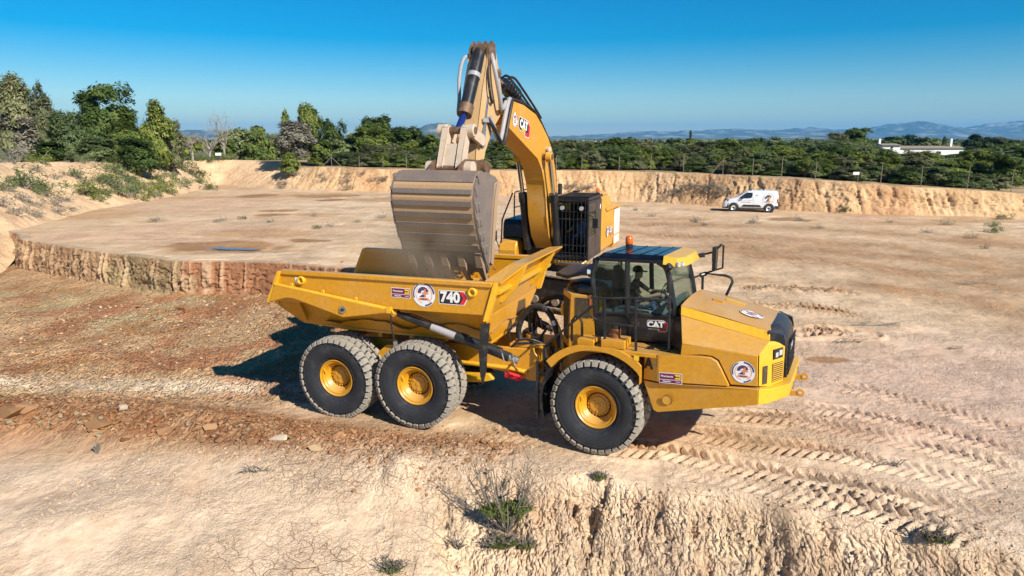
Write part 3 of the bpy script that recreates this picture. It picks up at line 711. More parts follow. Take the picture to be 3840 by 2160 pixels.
for s in (-1, 1):
    bpart('top_rail', lambda m: m.hexa([(-3.07, s * 1.745, 3.36), (1.93, s * 1.745, 3.25), (1.93, s * 1.60, 3.25), (-3.07, s * 1.60, 3.36)], [(-3.10, s * 1.745, 3.255), (1.89, s * 1.745, 3.145), (1.89, s * 1.60, 3.145), (-3.10, s * 1.60, 3.255)], YEL), bev=.02)
    y = s * 1.70; e = s * .10
    bpart('side_rail', lambda m: m.prism_y([(-3.22, 3.04), (-.45, 2.625), (-.45, 2.54), (-1.51, 2.385), (-2.60, 2.70), (-2.78, 2.745), (-2.95, 2.745), (-3.42, 2.63)], y, y + e, YEL), bev=.015)
    bpart('rail_tube', lambda m: m.tube([(-3.24, y + e * .6, 3.035), (-.46, y + e * .6, 2.62)], .045, YELB, 10))
    for x in (-2.79, -2.0, -1.19):
        z = 3.045 - (x + 3.22) * .1497
        bpart('rail_lug', lambda m: m.lathe([(.02, -.018), (.042, -.018), (.042, .018), (.02, .018), (.02, -.018)], YELB, 14, 'y', (x, y + e * .6, z + .06)))
    bpart('corner_post', lambda m: m.hexa([(-3.05, y - s * .05, 3.33), (-3.05, y + s * .07, 3.33), (-3.15, y + s * .07, 3.33), (-3.15, y - s * .05, 3.33)], [(-3.40, y - s * .05, 2.62), (-3.40, y + s * .09, 2.62), (-3.50, y + s * .09, 2.62), (-3.50, y - s * .05, 2.62)], YELB))
    bpart('front_post', lambda m: m.hexa([(1.94, y - s * .12, 3.25), (1.94, y + s * .04, 3.25), (2.04, y + s * .02, 3.25), (2.04, y - s * .12, 3.25)], [(1.68, y - s * .12, 2.46), (1.68, y + s * .04, 2.46), (1.78, y + s * .02, 2.46), (1.78, y - s * .12, 2.46)], YELB))
    for x, z in ((-2.56, 3.14), (1.48, 3.04)):
        bpart('lifting_eye', lambda m: m.lathe([(.045, .0), (.045, .045), (.06, .06), (.085, .06), (.10, .03), (.10, 0)], YELB, 24, 'y', (x, y, z)) if s > 0 else m.lathe([(.045, .0), (.045, -.045), (.06, -.06), (.085, -.06), (.10, -.03), (.10, 0)], YELB, 24, 'y', (x, y, z)))
    bpart('pivot_bolt', lambda m: (m.cyl((-1.50, y, 2.56), (-1.50, y + e * 1.2, 2.56), .085, STEEL, n=20), m.cyl((-1.50, y, 2.56), (-1.50, y + e * 1.5, 2.56), .035, BLK, n=10)), bev=0)
    bpart('tail_brace', lambda m: m.plate([(-3.05, s * 1.42, 2.66), (-2.90, s * 1.42, 2.66), (-2.86, s * 1.2, 2.12), (-3.0, s * 1.2, 2.12)], .05, YEL), bev=0)
bpart('tail_sill', lambda m: m.box((-3.57, 0, 2.54), (.10, 2.75, .09), YELB))
bpart('floor_beam', lambda m: [m.box((x, 0, 1.80), (.10, 1.8, .12), YEL) for x in (-2.0, -1.2, -.4, .4, 1.2)])
# forward leaning spill guard
def guard(m):
    lo = [(1.97, -1.62, 3.10), (1.97, 1.62, 3.10)]
    m.plate([(1.97, -1.64, 3.12), (1.97, 1.64, 3.12), (2.03, 1.66, 3.26), (2.21, 1.34, 3.50), (2.21, -1.0, 3.50), (2.03, -1.66, 3.26)], .05, YEL)
bpart('spill_guard', guard, bev=0)
def flange(m):
    I = [(1.76, -1.72, 3.285), (2.04, -1.0, 3.515), (2.10, 1.34, 3.515), (1.76, 1.72, 3.285)]; O_ = [(2.10, -1.72, 3.265), (2.42, -1.0, 3.545), (2.43, 1.36, 3.545), (2.10, 1.72, 3.265)]
    for i in range(3): m.hexa([I[i], O_[i], O_[i + 1], I[i + 1]], [(a, b_, c - .035) for a, b_, c in (I[i], O_[i], O_[i + 1], I[i + 1])], YEL)
bpart('guard_flange', flange, bev=0)
bpart('front_rib', lambda m: m.hexa([(1.90, -1.60, 3.10), (1.90, 1.66, 3.10), (2.06, 1.66, 3.07), (2.06, -1.60, 3.07)], [(1.86, -1.60, 2.96), (1.86, 1.66, 2.96), (2.03, 1.66, 2.995), (2.03, -1.60, 2.995)], YELB))
for y in (-.98, .95):
    bpart('gusset', lambda m: m.hexa([(2.40, y - .02, 3.53), (2.03, y - .02, 3.50), (1.90, y - .02, 3.10), (1.76, y - .02, 2.68), (1.86, y - .02, 2.72), (2.16, y - .02, 3.05)], [(2.40, y + .06, 3.53), (2.03, y + .06, 3.50), (1.90, y + .06, 3.10), (1.76, y + .02, 2.68), (1.86, y + .02, 2.72), (2.16, y + .06, 3.05)], YELB))
Ux, Vz = (1, 0, 0), (0, 0, 1)
def sticker(name, f, parent, T=None):
    mb = MB(T); f(mb); return mb.build(name, parent, 0)
t_side = math.atan2(3.235 - 3.345, 5.02)
Us = (math.cos(t_side), 0, math.sin(t_side)); Vs = (-math.sin(t_side), 0, math.cos(t_side))
sticker('round_badge', lambda m: emblem(m, (.40, -1.702, 2.95), Us, Vs, .265), body)
sticker('dealer_plate', lambda m: dealer_plate(m, (-.13, -1.702, 2.96), Us, Vs, .22, .105), body)
def num740(m):
    O = (1.03, -1.702, 2.91)
    m.poly([(-.30, -.145), (.26, -.145), (.345, 0), (.26, .145), (-.30, .145)], O, Us, Vs, .003, WHT)
    m.poly([(-.285, -.13), (.25, -.13), (.328, 0), (.25, .13), (-.285, .13)], O, Us, Vs, .005, BLKP)
    m.poly([(.16, .13), (.25, .13), (.328, 0), (.25, -.13), (.16, -.13), (.24, 0)], O, Us, Vs, .007, REDP)
    m.text('740', .205, -.045, 0, O, Us, Vs, .010, WHT, .045, .98)
sticker('model_number', num740, body)
sticker('data_plate', lambda m: m.poly([(-.04, -.07), (.04, -.07), (.04, .07), (-.04, .07)], (-2.69, -1.702, 3.13), Us, Vs, .003, WHT), body)
# ------------------------------------------------------------------ rear frame, axles, hoist
fr = MB()
for s in (-1, 1):
    fr.prism_y([(-2.6, 1.30), (-2.6, 1.62), (2.3, 1.62), (2.45, 1.45), (2.45, .92), (2.2, .92), (2.0, 1.02), (.7, 1.22)], s * .62, s * .52, YEL)
    fr.prism_y([(.62, .76), (.62, .97), (1.30, 1.00), (1.42, .88), (1.15, .80)], s * .66, s * .56, YELB)
    fr.tube([(.6, s * .64, 1.22), (1.8, s * .64, 1.17), (2.2, s * .62, 1.1)], .05, YELB)
for x in (-2.55, -1.0, .5, 2.2): fr.box((x, 0, 1.46), (.14, 1.05, .24), YEL)
rear_frame = fr.build('rear_frame', truck, 30, .01)
for s in (-1, 1):
    bpart('walking_beam', lambda m: m.prism_y([(-2.15, .82), (-2.15, 1.02), (-1.4, 1.28), (-.55, 1.28), (.2, 1.02), (.2, .82), (-.6, .95), (-1.35, .95)], s * .92, s * .70, YEL), truck)
    bpart('bogie_bracket', lambda m: m.prism_y([(-1.35, 1.3), (-.95, 1.62), (-.2, 1.62), (-.05, 1.5), (-.55, 1.3)], s * 1.05, s * .62, YEL), truck)
for x in (-1.966, 0):
    bpart('axle', lambda m: (m.cyl((x, -1.25, .93), (x, 1.25, .93), .17, YEL, n=14), m.lathe([(0, -.36), (.28, -.2), (.33, 0), (.28, .2), (0, .36)], YEL, 18, 'y', (x, 0, .93))), truck, bev=0)
bpart('hitch_block', lambda m: (m.box((2.48, 0, 1.22), (.30, .86, .78), YEL), m.box((2.30, -.52, 1.30), (.10, .16, .70), YELB), m.cyl((2.75, 0, .80), (2.75, 0, 1.75), .20, YEL), m.box((2.95, 0, 1.25), (.34, .66, .60), YEL)), truck)
bpart('valve_deck', lambda m: (m.box((2.15, -.1, 1.66), (.75, .9, .06), YEL), m.box((2.30, -.22, 1.74), (.22, .2, .12), BLK), m.box((2.0, .15, 1.76), (.25, .3, .16), BLK), m.cyl((2.12, -.05, 1.68), (2.12, -.05, 1.80), .13, YEL), m.cyl((2.12, -.05, 1.80), (2.12, -.05, 1.86), .085, STEEL)), truck)
hp0, hp1 = Vector((-.38, -1.56, 2.50)), Vector((2.22, -1.24, 1.55)); hd = hp1 - hp0
for s in (-1, 1):
    f = lambda t, dz=0: Vector(((hp0 + hd * t).x, -s * (hp0 + hd * t).y, (hp0 + hd * t).z + dz))
    cyl = bpart('hoist_cylinder', lambda m: (m.cyl(f(.06), f(.55), .075, BLK), m.cyl(f(.50), f(.93), .098, BLK), m.cyl(f(.0) - Vector((0, .09, 0)), f(0) + Vector((0, .09, 0)), .07, YEL), m.cyl(f(0), f(.08), .06, BLK)), truck, bev=0)
    bpart('supply_pipe', lambda m: m.tube([f(.10, .085), f(.14, .11), f(.5, .115), f(.55, .125), f(.88, .13)], .018, BLK, 6), cyl, bev=0)
    bpart('label_patch', lambda m: m.cyl(f(.30), f(.50), .079, GRYP), cyl, bev=0)
    bpart('end_fitting', lambda m: (m.cyl(f(.90), f(1.0), .075, STEEL, n=10), m.tube([f(.86, .11), f(.885, .06) - Vector((0, .09, 0)), f(.90, -.08) - Vector((0, .1, 0)), f(.88, -.11)], .014, STEEL, 6), m.tube([f(.95, .11), f(.97, .05) - Vector((0, .09, 0)), f(.985, -.09) - Vector((0, .1, 0)), f(.96, -.12)], .014, STEEL, 6)), cyl, bev=0)
# stay chain by the near side rail
ch = bpart('stay_chain', lambda m: (m.box((-.40, -1.76, 2.60), (.10, .10, .12), YELB), m.tube([(-.36, -1.78, 2.56), (-.30, -1.8, 2.60), (-.27, -1.8, 2.54), (-.34, -1.78, 2.50)], .02, YELB, 6)), truck, bev=0)
bpart('chain_anchor', lambda m: m.cyl((-.46, -1.50, 1.62), (-.46, -1.50, 1.86), .05, STEEL), ch, bev=0)
bpart('anchor_arm', lambda m: m.tube([(-.46, -1.50, 1.64), (-.46, -.6, 1.58)], .05, YEL), truck, bev=0)
lk = MB(); lk.tube([(.016 * math.cos(R(a)), 0, .034 * math.sin(R(a)) ) for a in range(0, 360, 45)], .009, HOSE, 5, True)
lkm = lk.build('chain_link', ch, 40); N_L = 13
for i in range(N_L):
    o = lkm if i == 0 else link('chain_link', lkm.data, ch)
    t = i / (N_L - 1); o.matrix_local = Matrix.Translation((-.355 - .10 * t - .03 * math.sin(t * 3.1), -1.775 + .25 * t, 2.49 - .62 * t)) @ Matrix.Rotation(R(90) * (i % 2), 4, 'Z')
bpart('mud_strap', lambda m: m.hexa([(1.62, -1.70, 2.40), (1.80, -1.66, 2.42), (1.74, -1.70, 1.9), (1.70, -1.70, 1.45), (1.60, -1.68, 1.12), (1.56, -1.69, 1.3), (1.56, -1.72, 1.8)], [(1.62, -1.675, 2.40), (1.80, -1.635, 2.42), (1.74, -1.675, 1.9), (1.70, -1.675, 1.45), (1.60, -1.655, 1.12), (1.56, -1.665, 1.3), (1.56, -1.695, 1.8)], HOSE), truck, bev=0)
jk = bpart('fire_extinguisher', lambda m: (m.cyl((1.74, -.74, 1.06), (2.06, -.74, 1.0), .075, REDP, n=14), m.cyl((2.06, -.74, 1.0), (2.11, -.74, .99), .05, REDP, n=10), m.tube([(1.74, -.80, 1.10), (1.9, -.83, 1.08), (2.08, -.80, 1.05)], .015, REDP, 6)), truck, bev=0)
jk['label'] = 'red cylinder strapped to the yellow rear frame'
for path, r in (([(1.93, -.3, 1.72), (1.90, -.3, 1.95), (2.02, -.3, 2.25), (2.21, -.3, 2.45), (2.43, -.3, 2.48), (2.61, -.3, 2.34), (2.71, -.3, 2.14), (2.77, -.3, 1.90), (2.85, -.3, 1.6)], .062), ([(1.95, .5, 1.75), (2.0, .5, 2.15), (2.15, .5, 2.36), (2.33, .5, 2.49), (2.66, .5, 2.52), (2.95, .5, 2.35), (3.1, .5, 1.9)], .062),
                ([(2.10, -.1, 1.85), (2.09, -.12, 2.1), (2.15, -.2, 2.4)], .035), ([(2.14, 0, 1.86), (2.3, -.1, 2.1), (2.25, -.25, 2.42)], .028), ([(1.86, -.5, 1.66), (2.0, -.55, 1.78), (2.25, -.5, 1.80), (2.42, -.4, 1.72)], .026), ([(1.80, -.55, 1.6), (1.95, -.62, 1.72), (2.2, -.55, 1.74), (2.45, -.35, 1.7)], .024),
                ([(1.72, -.4, 1.72), (1.74, -.42, 1.95), (1.85, -.35, 2.1)], .025), ([(2.35, -.3, 1.74), (2.5, -.32, 1.95), (2.53, -.3, 2.02)], .03), ([(2.55, -.5, 1.7), (2.6, -.55, 1.3), (2.7, -.5, .95)], .03), ([(2.62, -.42, 1.75), (2.75, -.5, 1.45), (2.85, -.45, 1.1)], .028)):
    bpart('hydraulic_hose', lambda m: m.tube(spline(path, 7), r, HOSE, 10), truck, bev=0)
bpart('hose_clamp', lambda m: m.cyl((2.69, -.3, 2.20), (2.73, -.3, 2.10), .075, STEEL, n=12), truck, bev=0)
bpart('hose_end', lambda m: m.cyl((2.12, -.05, 1.86), (2.11, -.06, 2.02), .03, STEEL, n=8), truck, bev=0)
for s in (-1, 1):
    for x in (-1.966, 0): wheel(truck, Vector((x, s * 1.32, .93)), None, s < 0, 0, sgn=s)
# ------------------------------------------------------------------ tractor unit (front half of the truck)
for s in (-1, 1): wheel(truck, Vector((0, s * 1.32, .93)), TT, s < 0, 0, sgn=s)
def tpart(name, f, parent=None, smooth=30, bev=.010): return bpart(name, f, parent or truck, smooth, bev, TT)
tpart('front_axle', lambda m: (m.cyl((0, -1.2, .93), (0, 1.2, .93), .18, YEL, n=14), m.lathe([(0, -.36), (.28, -.2), (.33, 0), (.28, .2), (0, .36)], YEL, 18, 'y', (0, 0, .93))), bev=0)
tpart('front_frame', lambda m: (m.prism_y([(-1.0, .95), (-1.0, 1.75), (3.0, 1.75), (3.1, 1.3), (1.2, 1.0)], -.5, .5, YEL), m.box((.9, 0, 1.40), (2.6, 1.9, .45), BLK)))
def fender(m, s):
    a0, a1, n = 142, 30, 22; inn = []; out = []
    pts = []
    for i in range(n + 1):
        t = R(a0 + (a1 - a0) * i / n); pts.append((min(1.13 * math.cos(t) * 1.02, .86), .94 + 1.13 * math.sin(t)))
    prof = [(x, min(z + .05, 2.13)) for x, z in pts]
    for (x0, z0), (x1, z1), (u0, w0), (u1, w1) in zip(pts, pts[1:], prof, prof[1:]):
        m.hexa([(x0, s * 1.64, z0), (x1, s * 1.64, z1), (u1, s * 1.64, w1), (u0, s * 1.64, w0)], [(x0, s * .95, z0), (x1, s * .95, z1), (u1, s * .95, w1), (u0, s * .95, w0)], YEL)
        # outer lip with a wide flat face
        r0, r1 = 1.0, 1.12
        m.hexa([(x0, s * 1.60, z0), (x1, s * 1.60, z1), (min(u1 * r1, .885), s * 1.60, min(w1 * 1.0 + .07, 2.14)), (min(u0 * r1, .885), s * 1.60, min(w0 + .07, 2.14))], [(x0, s * 1.66, z0), (x1, s * 1.66, z1), (min(u1 * r1, .885), s * 1.66, min(w1 + .07, 2.14)), (min(u0 * r1, .885), s * 1.66, min(w0 + .07, 2.14))], YEL)
for s in (-1, 1):
    fd = tpart('fender', lambda m: fender(m, s), bev=0)
    tpart('mud_flap', lambda m: [m.hexa([(math.cos(R(a)) * 1.14, s * 1.62, .95 + 1.14 * math.sin(R(a))), (math.cos(R(a + 8)) * 1.14, s * 1.62, .95 + 1.14 * math.sin(R(a + 8))), (math.cos(R(a + 8)) * 1.17, s * 1.62, .95 + 1.17 * math.sin(R(a + 8))), (math.cos(R(a)) * 1.17, s * 1.62, .95 + 1.17 * math.sin(R(a)))], [(math.cos(R(a)) * 1.14, s * .95, .95 + 1.14 * math.sin(R(a))), (math.cos(R(a + 8)) * 1.14, s * .95, .95 + 1.14 * math.sin(R(a + 8))), (math.cos(R(a + 8)) * 1.17, s * .95, .95 + 1.17 * math.sin(R(a + 8))), (math.cos(R(a)) * 1.17, s * .95, .95 + 1.17 * math.sin(R(a)))], HOSE) for a in range(143, 198, 8)], bev=0)
    tpart('walkway', lambda m: (m.hexa([(-.42, s * 1.60, 2.10), (1.55, s * 1.60, 2.12), (1.55, s * .80, 2.12), (-.42, s * .80, 2.10)], [(-.42, s * 1.60, 2.02), (1.55, s * 1.60, 2.04), (1.55, s * .80, 2.04), (-.42, s * .80, 2.02)], YEL), m.box((.30, s * 1.32, 2.20), (.46, .46, .16), YEL), m.box((-.26, s * 1.30, 2.17), (.34, .40, .12), YEL)))
    tpart('walkway_hatch', lambda m: (m.cyl((.95, s * 1.25, 2.115), (.95, s * 1.25, 2.15), .07, BLK, n=12), m.cyl((1.25, s * 1.12, 2.115), (1.25, s * 1.12, 2.16), .09, BLK, n=12), m.tube([(.9, s * 1.0, 2.14), (1.1, s * 1.1, 2.15), (1.3, s * 1.0, 2.15), (1.45, s * 1.05, 2.14)], .018, HOSE, 6)), bev=0)
    y = s * 1.62; yi = s * 1.30
    def skirt(m):
        # lower skirt: chamfered rear piece and long side piece with a seam between front and side
        m.hexa([(.90, s * 1.50, 1.555), (1.20, y, 1.575), (2.95, y, 1.695), (2.95, y, 1.41), (1.20, y, 1.02), (1.10, s * 1.50, 1.01)], [(.90, s * 1.2, 1.555), (1.20, s * 1.2, 1.575), (2.95, s * 1.2, 1.695), (2.95, s * 1.2, 1.41), (1.20, s * 1.2, 1.02), (1.10, s * 1.2, 1.01)], YEL)
    tpart('side_skirt', skirt)
    tpart('round_cover', lambda m: (m.lathe([(0, 0), (.085, 0), (.085, -.008 if s < 0 else .008)], YEL, 28, 'y', (1.38, y + s * .004, 1.28)), m.lathe([(.086, 0), (.094, .0)], BLKP, 28, 'y', (1.38, y + s * .003, 1.28))), bev=0)
    def upper(m):
        m.hexa([(.90, s * 1.50, 1.585), (.91, s * 1.50, 2.09), (1.20, y, 2.12), (1.20, y, 1.605)], [(.90, s * 1.2, 1.585), (.91, s * 1.2, 2.09), (1.20, s * 1.2, 2.12), (1.20, s * 1.2, 1.605)], YEL)
        o = [(1.20, 1.605), (1.20, 2.12), (1.95, 2.165), (2.13, 2.16), (2.24, 2.10), (2.31, 1.98), (2.46, 1.685)]
        m.hexa([(a, y, b) for a, b in o], [(a, s * 1.2, b) for a, b in o], YEL)
    tpart('side_panel', upper)
    # hood side: lower panel with crease, upper panel leaning in
    def hoodside(m):
        yl = s * 1.56
        lo = [(1.58, 2.13), (1.95, 2.185), (2.15, 2.18), (2.26, 2.12), (2.33, 1.99), (2.48, 1.70), (2.93, 1.725), (2.91, 2.27), (1.60, 2.35)]
        m.hexa([(a, yl, b) for a, b in lo], [(a, s * 1.2, b) for a, b in lo], YEL)
        m.hexa([(1.60, yl, 2.35), (2.91, yl, 2.27), (3.035, s * 1.03, 2.42), (1.46, s * 1.08, 2.77)], [(1.60, s * .8, 2.35), (2.91, s * .8, 2.27), (3.035, s * .8, 2.40), (1.46, s * .8, 2.70)], YEL)
        m.hexa([(1.455, s * 1.08, 2.77), (3.035, s * 1.03, 2.42), (3.03, s * .97, 2.585), (1.44, s * 1.0, 2.935)], [(1.455, s * .7, 2.77), (3.035, s * .7, 2.42), (3.03, s * .7, 2.585), (1.44, s * .7, 2.935)], YELB)
        m.hexa([(1.50, s * 1.30, 2.20), (1.58, yl - s * .02, 2.16), (1.60, yl - s * .02, 2.34), (1.46, s * 1.09, 2.74)], [(1.30, s * 1.05, 2.20), (1.34, s * 1.1, 2.16), (1.36, s * 1.1, 2.34), (1.30, s * .95, 2.74)], BLK)
    tpart('hood_side', hoodside)
    # lamp corner
    def corner(m):
        A = [(2.945, s * 1.55, 1.73), (3.10, s * 1.25, 1.66), (3.28, s * .86, 1.68), (3.0, s * .8, 1.66)]
        Bq = [(2.93, s * 1.55, 2.26), (3.085, s * 1.25, 2.16), (3.285, s * .86, 2.36), (3.0, s * .8, 2.45)]
        m.hexa(A, Bq, YELB)
        m.hexa([(2.92, s * 1.55, 2.27), (3.085, s * 1.25, 2.17), (3.285, s * .86, 2.37), (3.0, s * .8, 2.45)], [(2.92, s * 1.50, 2.28), (3.03, s * 1.02, 2.41), (3.20, s * .9, 2.42), (3.0, s * .8, 2.46)], YELB)
    lc = tpart('lamp_corner', corner)
    # front lamp face frame: from (3.10,-1.25) to (3.28,-.86)
    P0 = Vector((3.095, s * 1.25, 1.66)); P1 = Vector((3.283, s * .86, 1.66)); U_ = (P1 - P0).normalized(); W_ = (P1 - P0).length
    Uv, Vv = (tuple(U_), (0, 0, 1)) if s < 0 else (tuple(-U_), (0, 0, 1)); O_ = P0 if s < 0 else P1
    def tq(m, x0, x1, z0, z1, off, mt, th=.02): 
        n = Vector(Uv).cross(Vector(Vv)).normalized()
        c = [O_ + Vector(Uv) * x + Vector((0, 0, z)) + n * (off - th) for x, z in ((x0, z0), (x1, z0), (x1, z1), (x0, z1))]
        m.hexa(c, [p + n * th for p in c], mt)
    tpart('headlight', lambda m: (tq(m, .06, .34, .48, .66, .025, BLK, .03), tq(m, .10, .18, .51, .60, .035, LENS, .02), tq(m, .21, .31, .53, .63, .035, LENS, .02)), bev=.008)
    gr = tpart('side_grille', lambda m: tq(m, .05, .40, .06, .40, .006, CORE, .01), bev=0)
    for k in range(9):
        z = .08 + k * .037
        tpart('grille_slat', lambda m: tq(m, .05, .40, z, z + .012, .016, YELB, .01), gr, bev=0)
    tpart('side_vent', lambda m: (m.box((3.02, s * 1.405, 1.90), (.13, .02, .32), CORE, Matrix.Rotation(-s * R(62.0), 3, 'Z')),), bev=0)
    # tow eye
    tpart('tow_eye', lambda m: (m.lathe([(.035, -.025), (.075, -.025), (.075, .025), (.035, .025), (.035, -.025)], YEL, 18, 'y', (3.56, s * .55, 1.40)), m.box((3.43, s * .55, 1.38), (.20, .05, .09), YEL), m.cyl((3.44, s * .55, 1.45), (3.44, s * .55, 1.60), .012, STEEL, n=6)), bev=0)
def hood(m):
    for (x0, z0), (x1, z1), w0, w1 in ((((1.44, 2.935)), ((2.2, 2.785)), 1.0, .99), ((2.2, 2.785), (3.03, 2.585), .99, .97)):
        n = 8; v0 = []; v1 = []
        for i in range(n + 1):
            t = -1 + 2 * i / n; v0.append((x0, w0 * t, z0 + .05 * (1 - t * t))); v1.append((x1, w1 * t, z1 + .05 * (1 - t * t)))
        m.add(v0 + v1, [(i, n + 1 + i, n + 2 + i, i + 1) for i in range(n)], YEL)
    m.box((1.95, .05, 2.89), (.20, .20, .05), YEL, Matrix.Rotation(.2, 3, 'Y')); m.box((2.22, .35, 2.82), (.36, .16, .05), YELB, Matrix.Rotation(.22, 3, 'Y'))
hd_ = tpart('hood', hood, bev=0)
sl = math.atan2(-.2, .8)
sticker('round_badge', lambda m: emblem(m, (2.62, -.28, 2.735), (math.cos(sl), 0, math.sin(sl)), (0, 1, 0), .23), hd_, TT)
hs = [o for o in truck.children if o.name.startswith('hood_side')][0]
sticker('round_badge', lambda m: emblem(m, (2.68, -1.562, 1.955), Ux, Vz, .205), hs, TT)
sp_ = [o for o in truck.children if o.name.startswith('side_panel')][0]
sticker('dealer_plate', lambda m: dealer_plate(m, (1.43, -1.622, 1.70), (math.cos(.04), 0, math.sin(.04)), (-math.sin(.04), 0, math.cos(.04)), .21, .10), sp_, TT)
ca = Vector((.30, -.12, .02)).normalized()
def fleet_no(m):
    m.text('A', .20, .105, .31, (.90, -1.503, 1.585), tuple(ca), Vz, .005, BLKP, .05, .9); m.text('-1', .13, .245, .32, (.90, -1.503, 1.585), tuple(ca), Vz, .005, GRYP, .02, .9)
sticker('fleet_number', fleet_no, sp_, TT)
sticker('warning_sticker', lambda m: m.poly([(-.05, -.05), (.05, -.05), (.05, .05), (-.05, .05)], (.80, -1.664, 2.02), Ux, Vz, .003, YPR), fd, TT)
# grille and cap
def cap(m):
    n = 10; rings = []
    for (x, z, w) in ((3.02, 2.60, .99), (3.12, 2.60, .98), (3.22, 2.55, .94), (3.30, 2.45, .90), (3.32, 2.33, .88)):
        rings.append([(x - .10 * abs(-1 + 2 * i / n) ** 3, w * (-1 + 2 * i / n), z + .045 * (1 - (-1 + 2 * i / n) ** 2) - .03 * abs(-1 + 2 * i / n) ** 4) for i in range(n + 1)])
    vs = sum(rings, []); k = n + 1
    m.add(vs, [(r * k + i, (r + 1) * k + i, (r + 1) * k + i + 1, r * k + i + 1) for r in range(len(rings) - 1) for i in range(n)], BLK)
    for s in (-1, 1): m.hexa([(2.98, s * 1.01, 2.40), (3.30, s * .90, 2.34), (3.26, s * .90, 2.52), (3.0, s * .99, 2.60)], [(2.98, s * .9, 2.40), (3.30, s * .8, 2.34), (3.26, s * .8, 2.52), (3.0, s * .88, 2.60)], BLK)
gp = tpart('grille_cap', cap, None, 50, 0)
grl = tpart('grille', lambda m: (m.hexa([(3.29, -.84, 2.38), (3.29, .84, 2.38), (3.33, .72, 1.70), (3.33, -.72, 1.70)], [(3.1, -.84, 2.38), (3.1, .84, 2.38), (3.1, .72, 1.70), (3.1, -.72, 1.70)], BLK), m.box((3.325, 0, 2.17), (.03, .42, .14), GRYP)))
for k in range(7):
    z = 1.76 + k * .085
    if k < 4 or k == 6: tpart('grille_bar', lambda m: m.box((3.335, 0, z), (.03, 1.36 + k * .02, .028), BLKP), grl, bev=0)
    else:
        for s in (-1, 1): tpart('grille_bar', lambda m: m.box((3.335, s * .50, z), (.03, .50, .028), BLKP), grl, bev=0)
bu = tpart('bumper', lambda m: (m.hexa([(2.955, -1.62, 1.41), (3.12, -1.45, 1.41), (3.40, -.92, 1.43), (3.42, .92, 1.43), (3.12, 1.45, 1.41), (2.955, 1.62, 1.41)], [(2.955, -1.62, 1.70), (3.12, -1.40, 1.655), (3.42, -.92, 1.665), (3.44, .92, 1.665), (3.12, 1.40, 1.655), (2.955, 1.62, 1.70)], YELB), m.hexa([(3.0, -.9, 1.36), (3.38, -.8, 1.38), (3.38, .8, 1.38), (3.0, .9, 1.36)], [(3.0, -.9, 1.43), (3.38, -.8, 1.43), (3.38, .8, 1.43), (3.0, .9, 1.43)], YEL)))
# ------------------------------------------------------------------ cab
cab = tpart('cab', lambda m: (
    m.hexa([(-.26, -.90, 2.16), (1.36, -.90, 2.16), (1.36, .90, 2.16), (-.26, .90, 2.16)], [(-.27, -.92, 2.60), (1.36, -.92, 2.66), (1.36, .92, 2.66), (-.27, .92, 2.60)], BLK),
    [m.tube(spline(p, 5), r, BLK, 8) for s in (-1, 1) for p, r in (
        ([(-.27, s * .90, 2.58), (-.30, s * .91, 3.0), (-.34, s * .90, 3.4), (-.27, s * .86, 3.70)], .05), ([(.40, s * .91, 2.62), (.37, s * .915, 3.1), (.36, s * .88, 3.70)], .052),
        ([(1.33, s * .91, 2.66), (1.26, s * .91, 3.05), (1.19, s * .89, 3.38), (1.10, s * .86, 3.62), (.95, s * .86, 3.72)], .055), ([(-.27, s * .90, 2.62), (.5, s * .92, 2.68), (1.33, s * .91, 2.68)], .045))]), bev=0)
def roof(m):
    O_ = [(-.30, -.84), (-.20, -.92), (1.05, -.92), (1.05, .92), (-.20, .92), (-.30, .84)]
    m.prism_z(O_, 3.69, 3.76, GLOSSBLK)
    I = [(-.25, -.82), (1.05, -.86), (1.05, .86), (-.25, .82)]; T_ = [(-.18, -.74), (1.05, -.78), (1.05, .78), (-.18, .74)]
    m.hexa([(a, b, 3.76) for a, b in I], [(a, b, 3.835) for a, b in T_], GLOSSBLK)
    for k in range(4): m.box((.02 + k * .28, 0, 3.838), (.05, 1.45, .018), GLOSSBLK)
rf = tpart('roof', roof, cab)
tpart('visor', lambda m: (m.hexa([(1.05, -.93, 3.68), (1.36, -.90, 3.64), (1.46, -.55, 3.64), (1.46, .55, 3.64), (1.36, .90, 3.64), (1.05, .93, 3.68)], [(1.05, -.86, 3.84), (1.30, -.80, 3.80), (1.38, -.5, 3.79), (1.38, .5, 3.79), (1.30, .80, 3.80), (1.05, .86, 3.84)], YELB), [m.cyl((1.30 + .06 * k, -.84 + .09 * k, 3.70), (1.36 + .06 * k, -.89 + .09 * k, 3.68), .04, LENS, n=12) for k in (0, 1)]), rf)
bc = tpart('beacon', lambda m: (m.cyl((.02, .35, 3.84), (.02, .35, 3.91), .075, BLK), m.lathe([(.075, 3.91), (.082, 3.95), (.078, 4.03), (.055, 4.075), (0, 4.09)], AMB, 20, 'z', (.02, .35, 0))), rf, 50, 0)
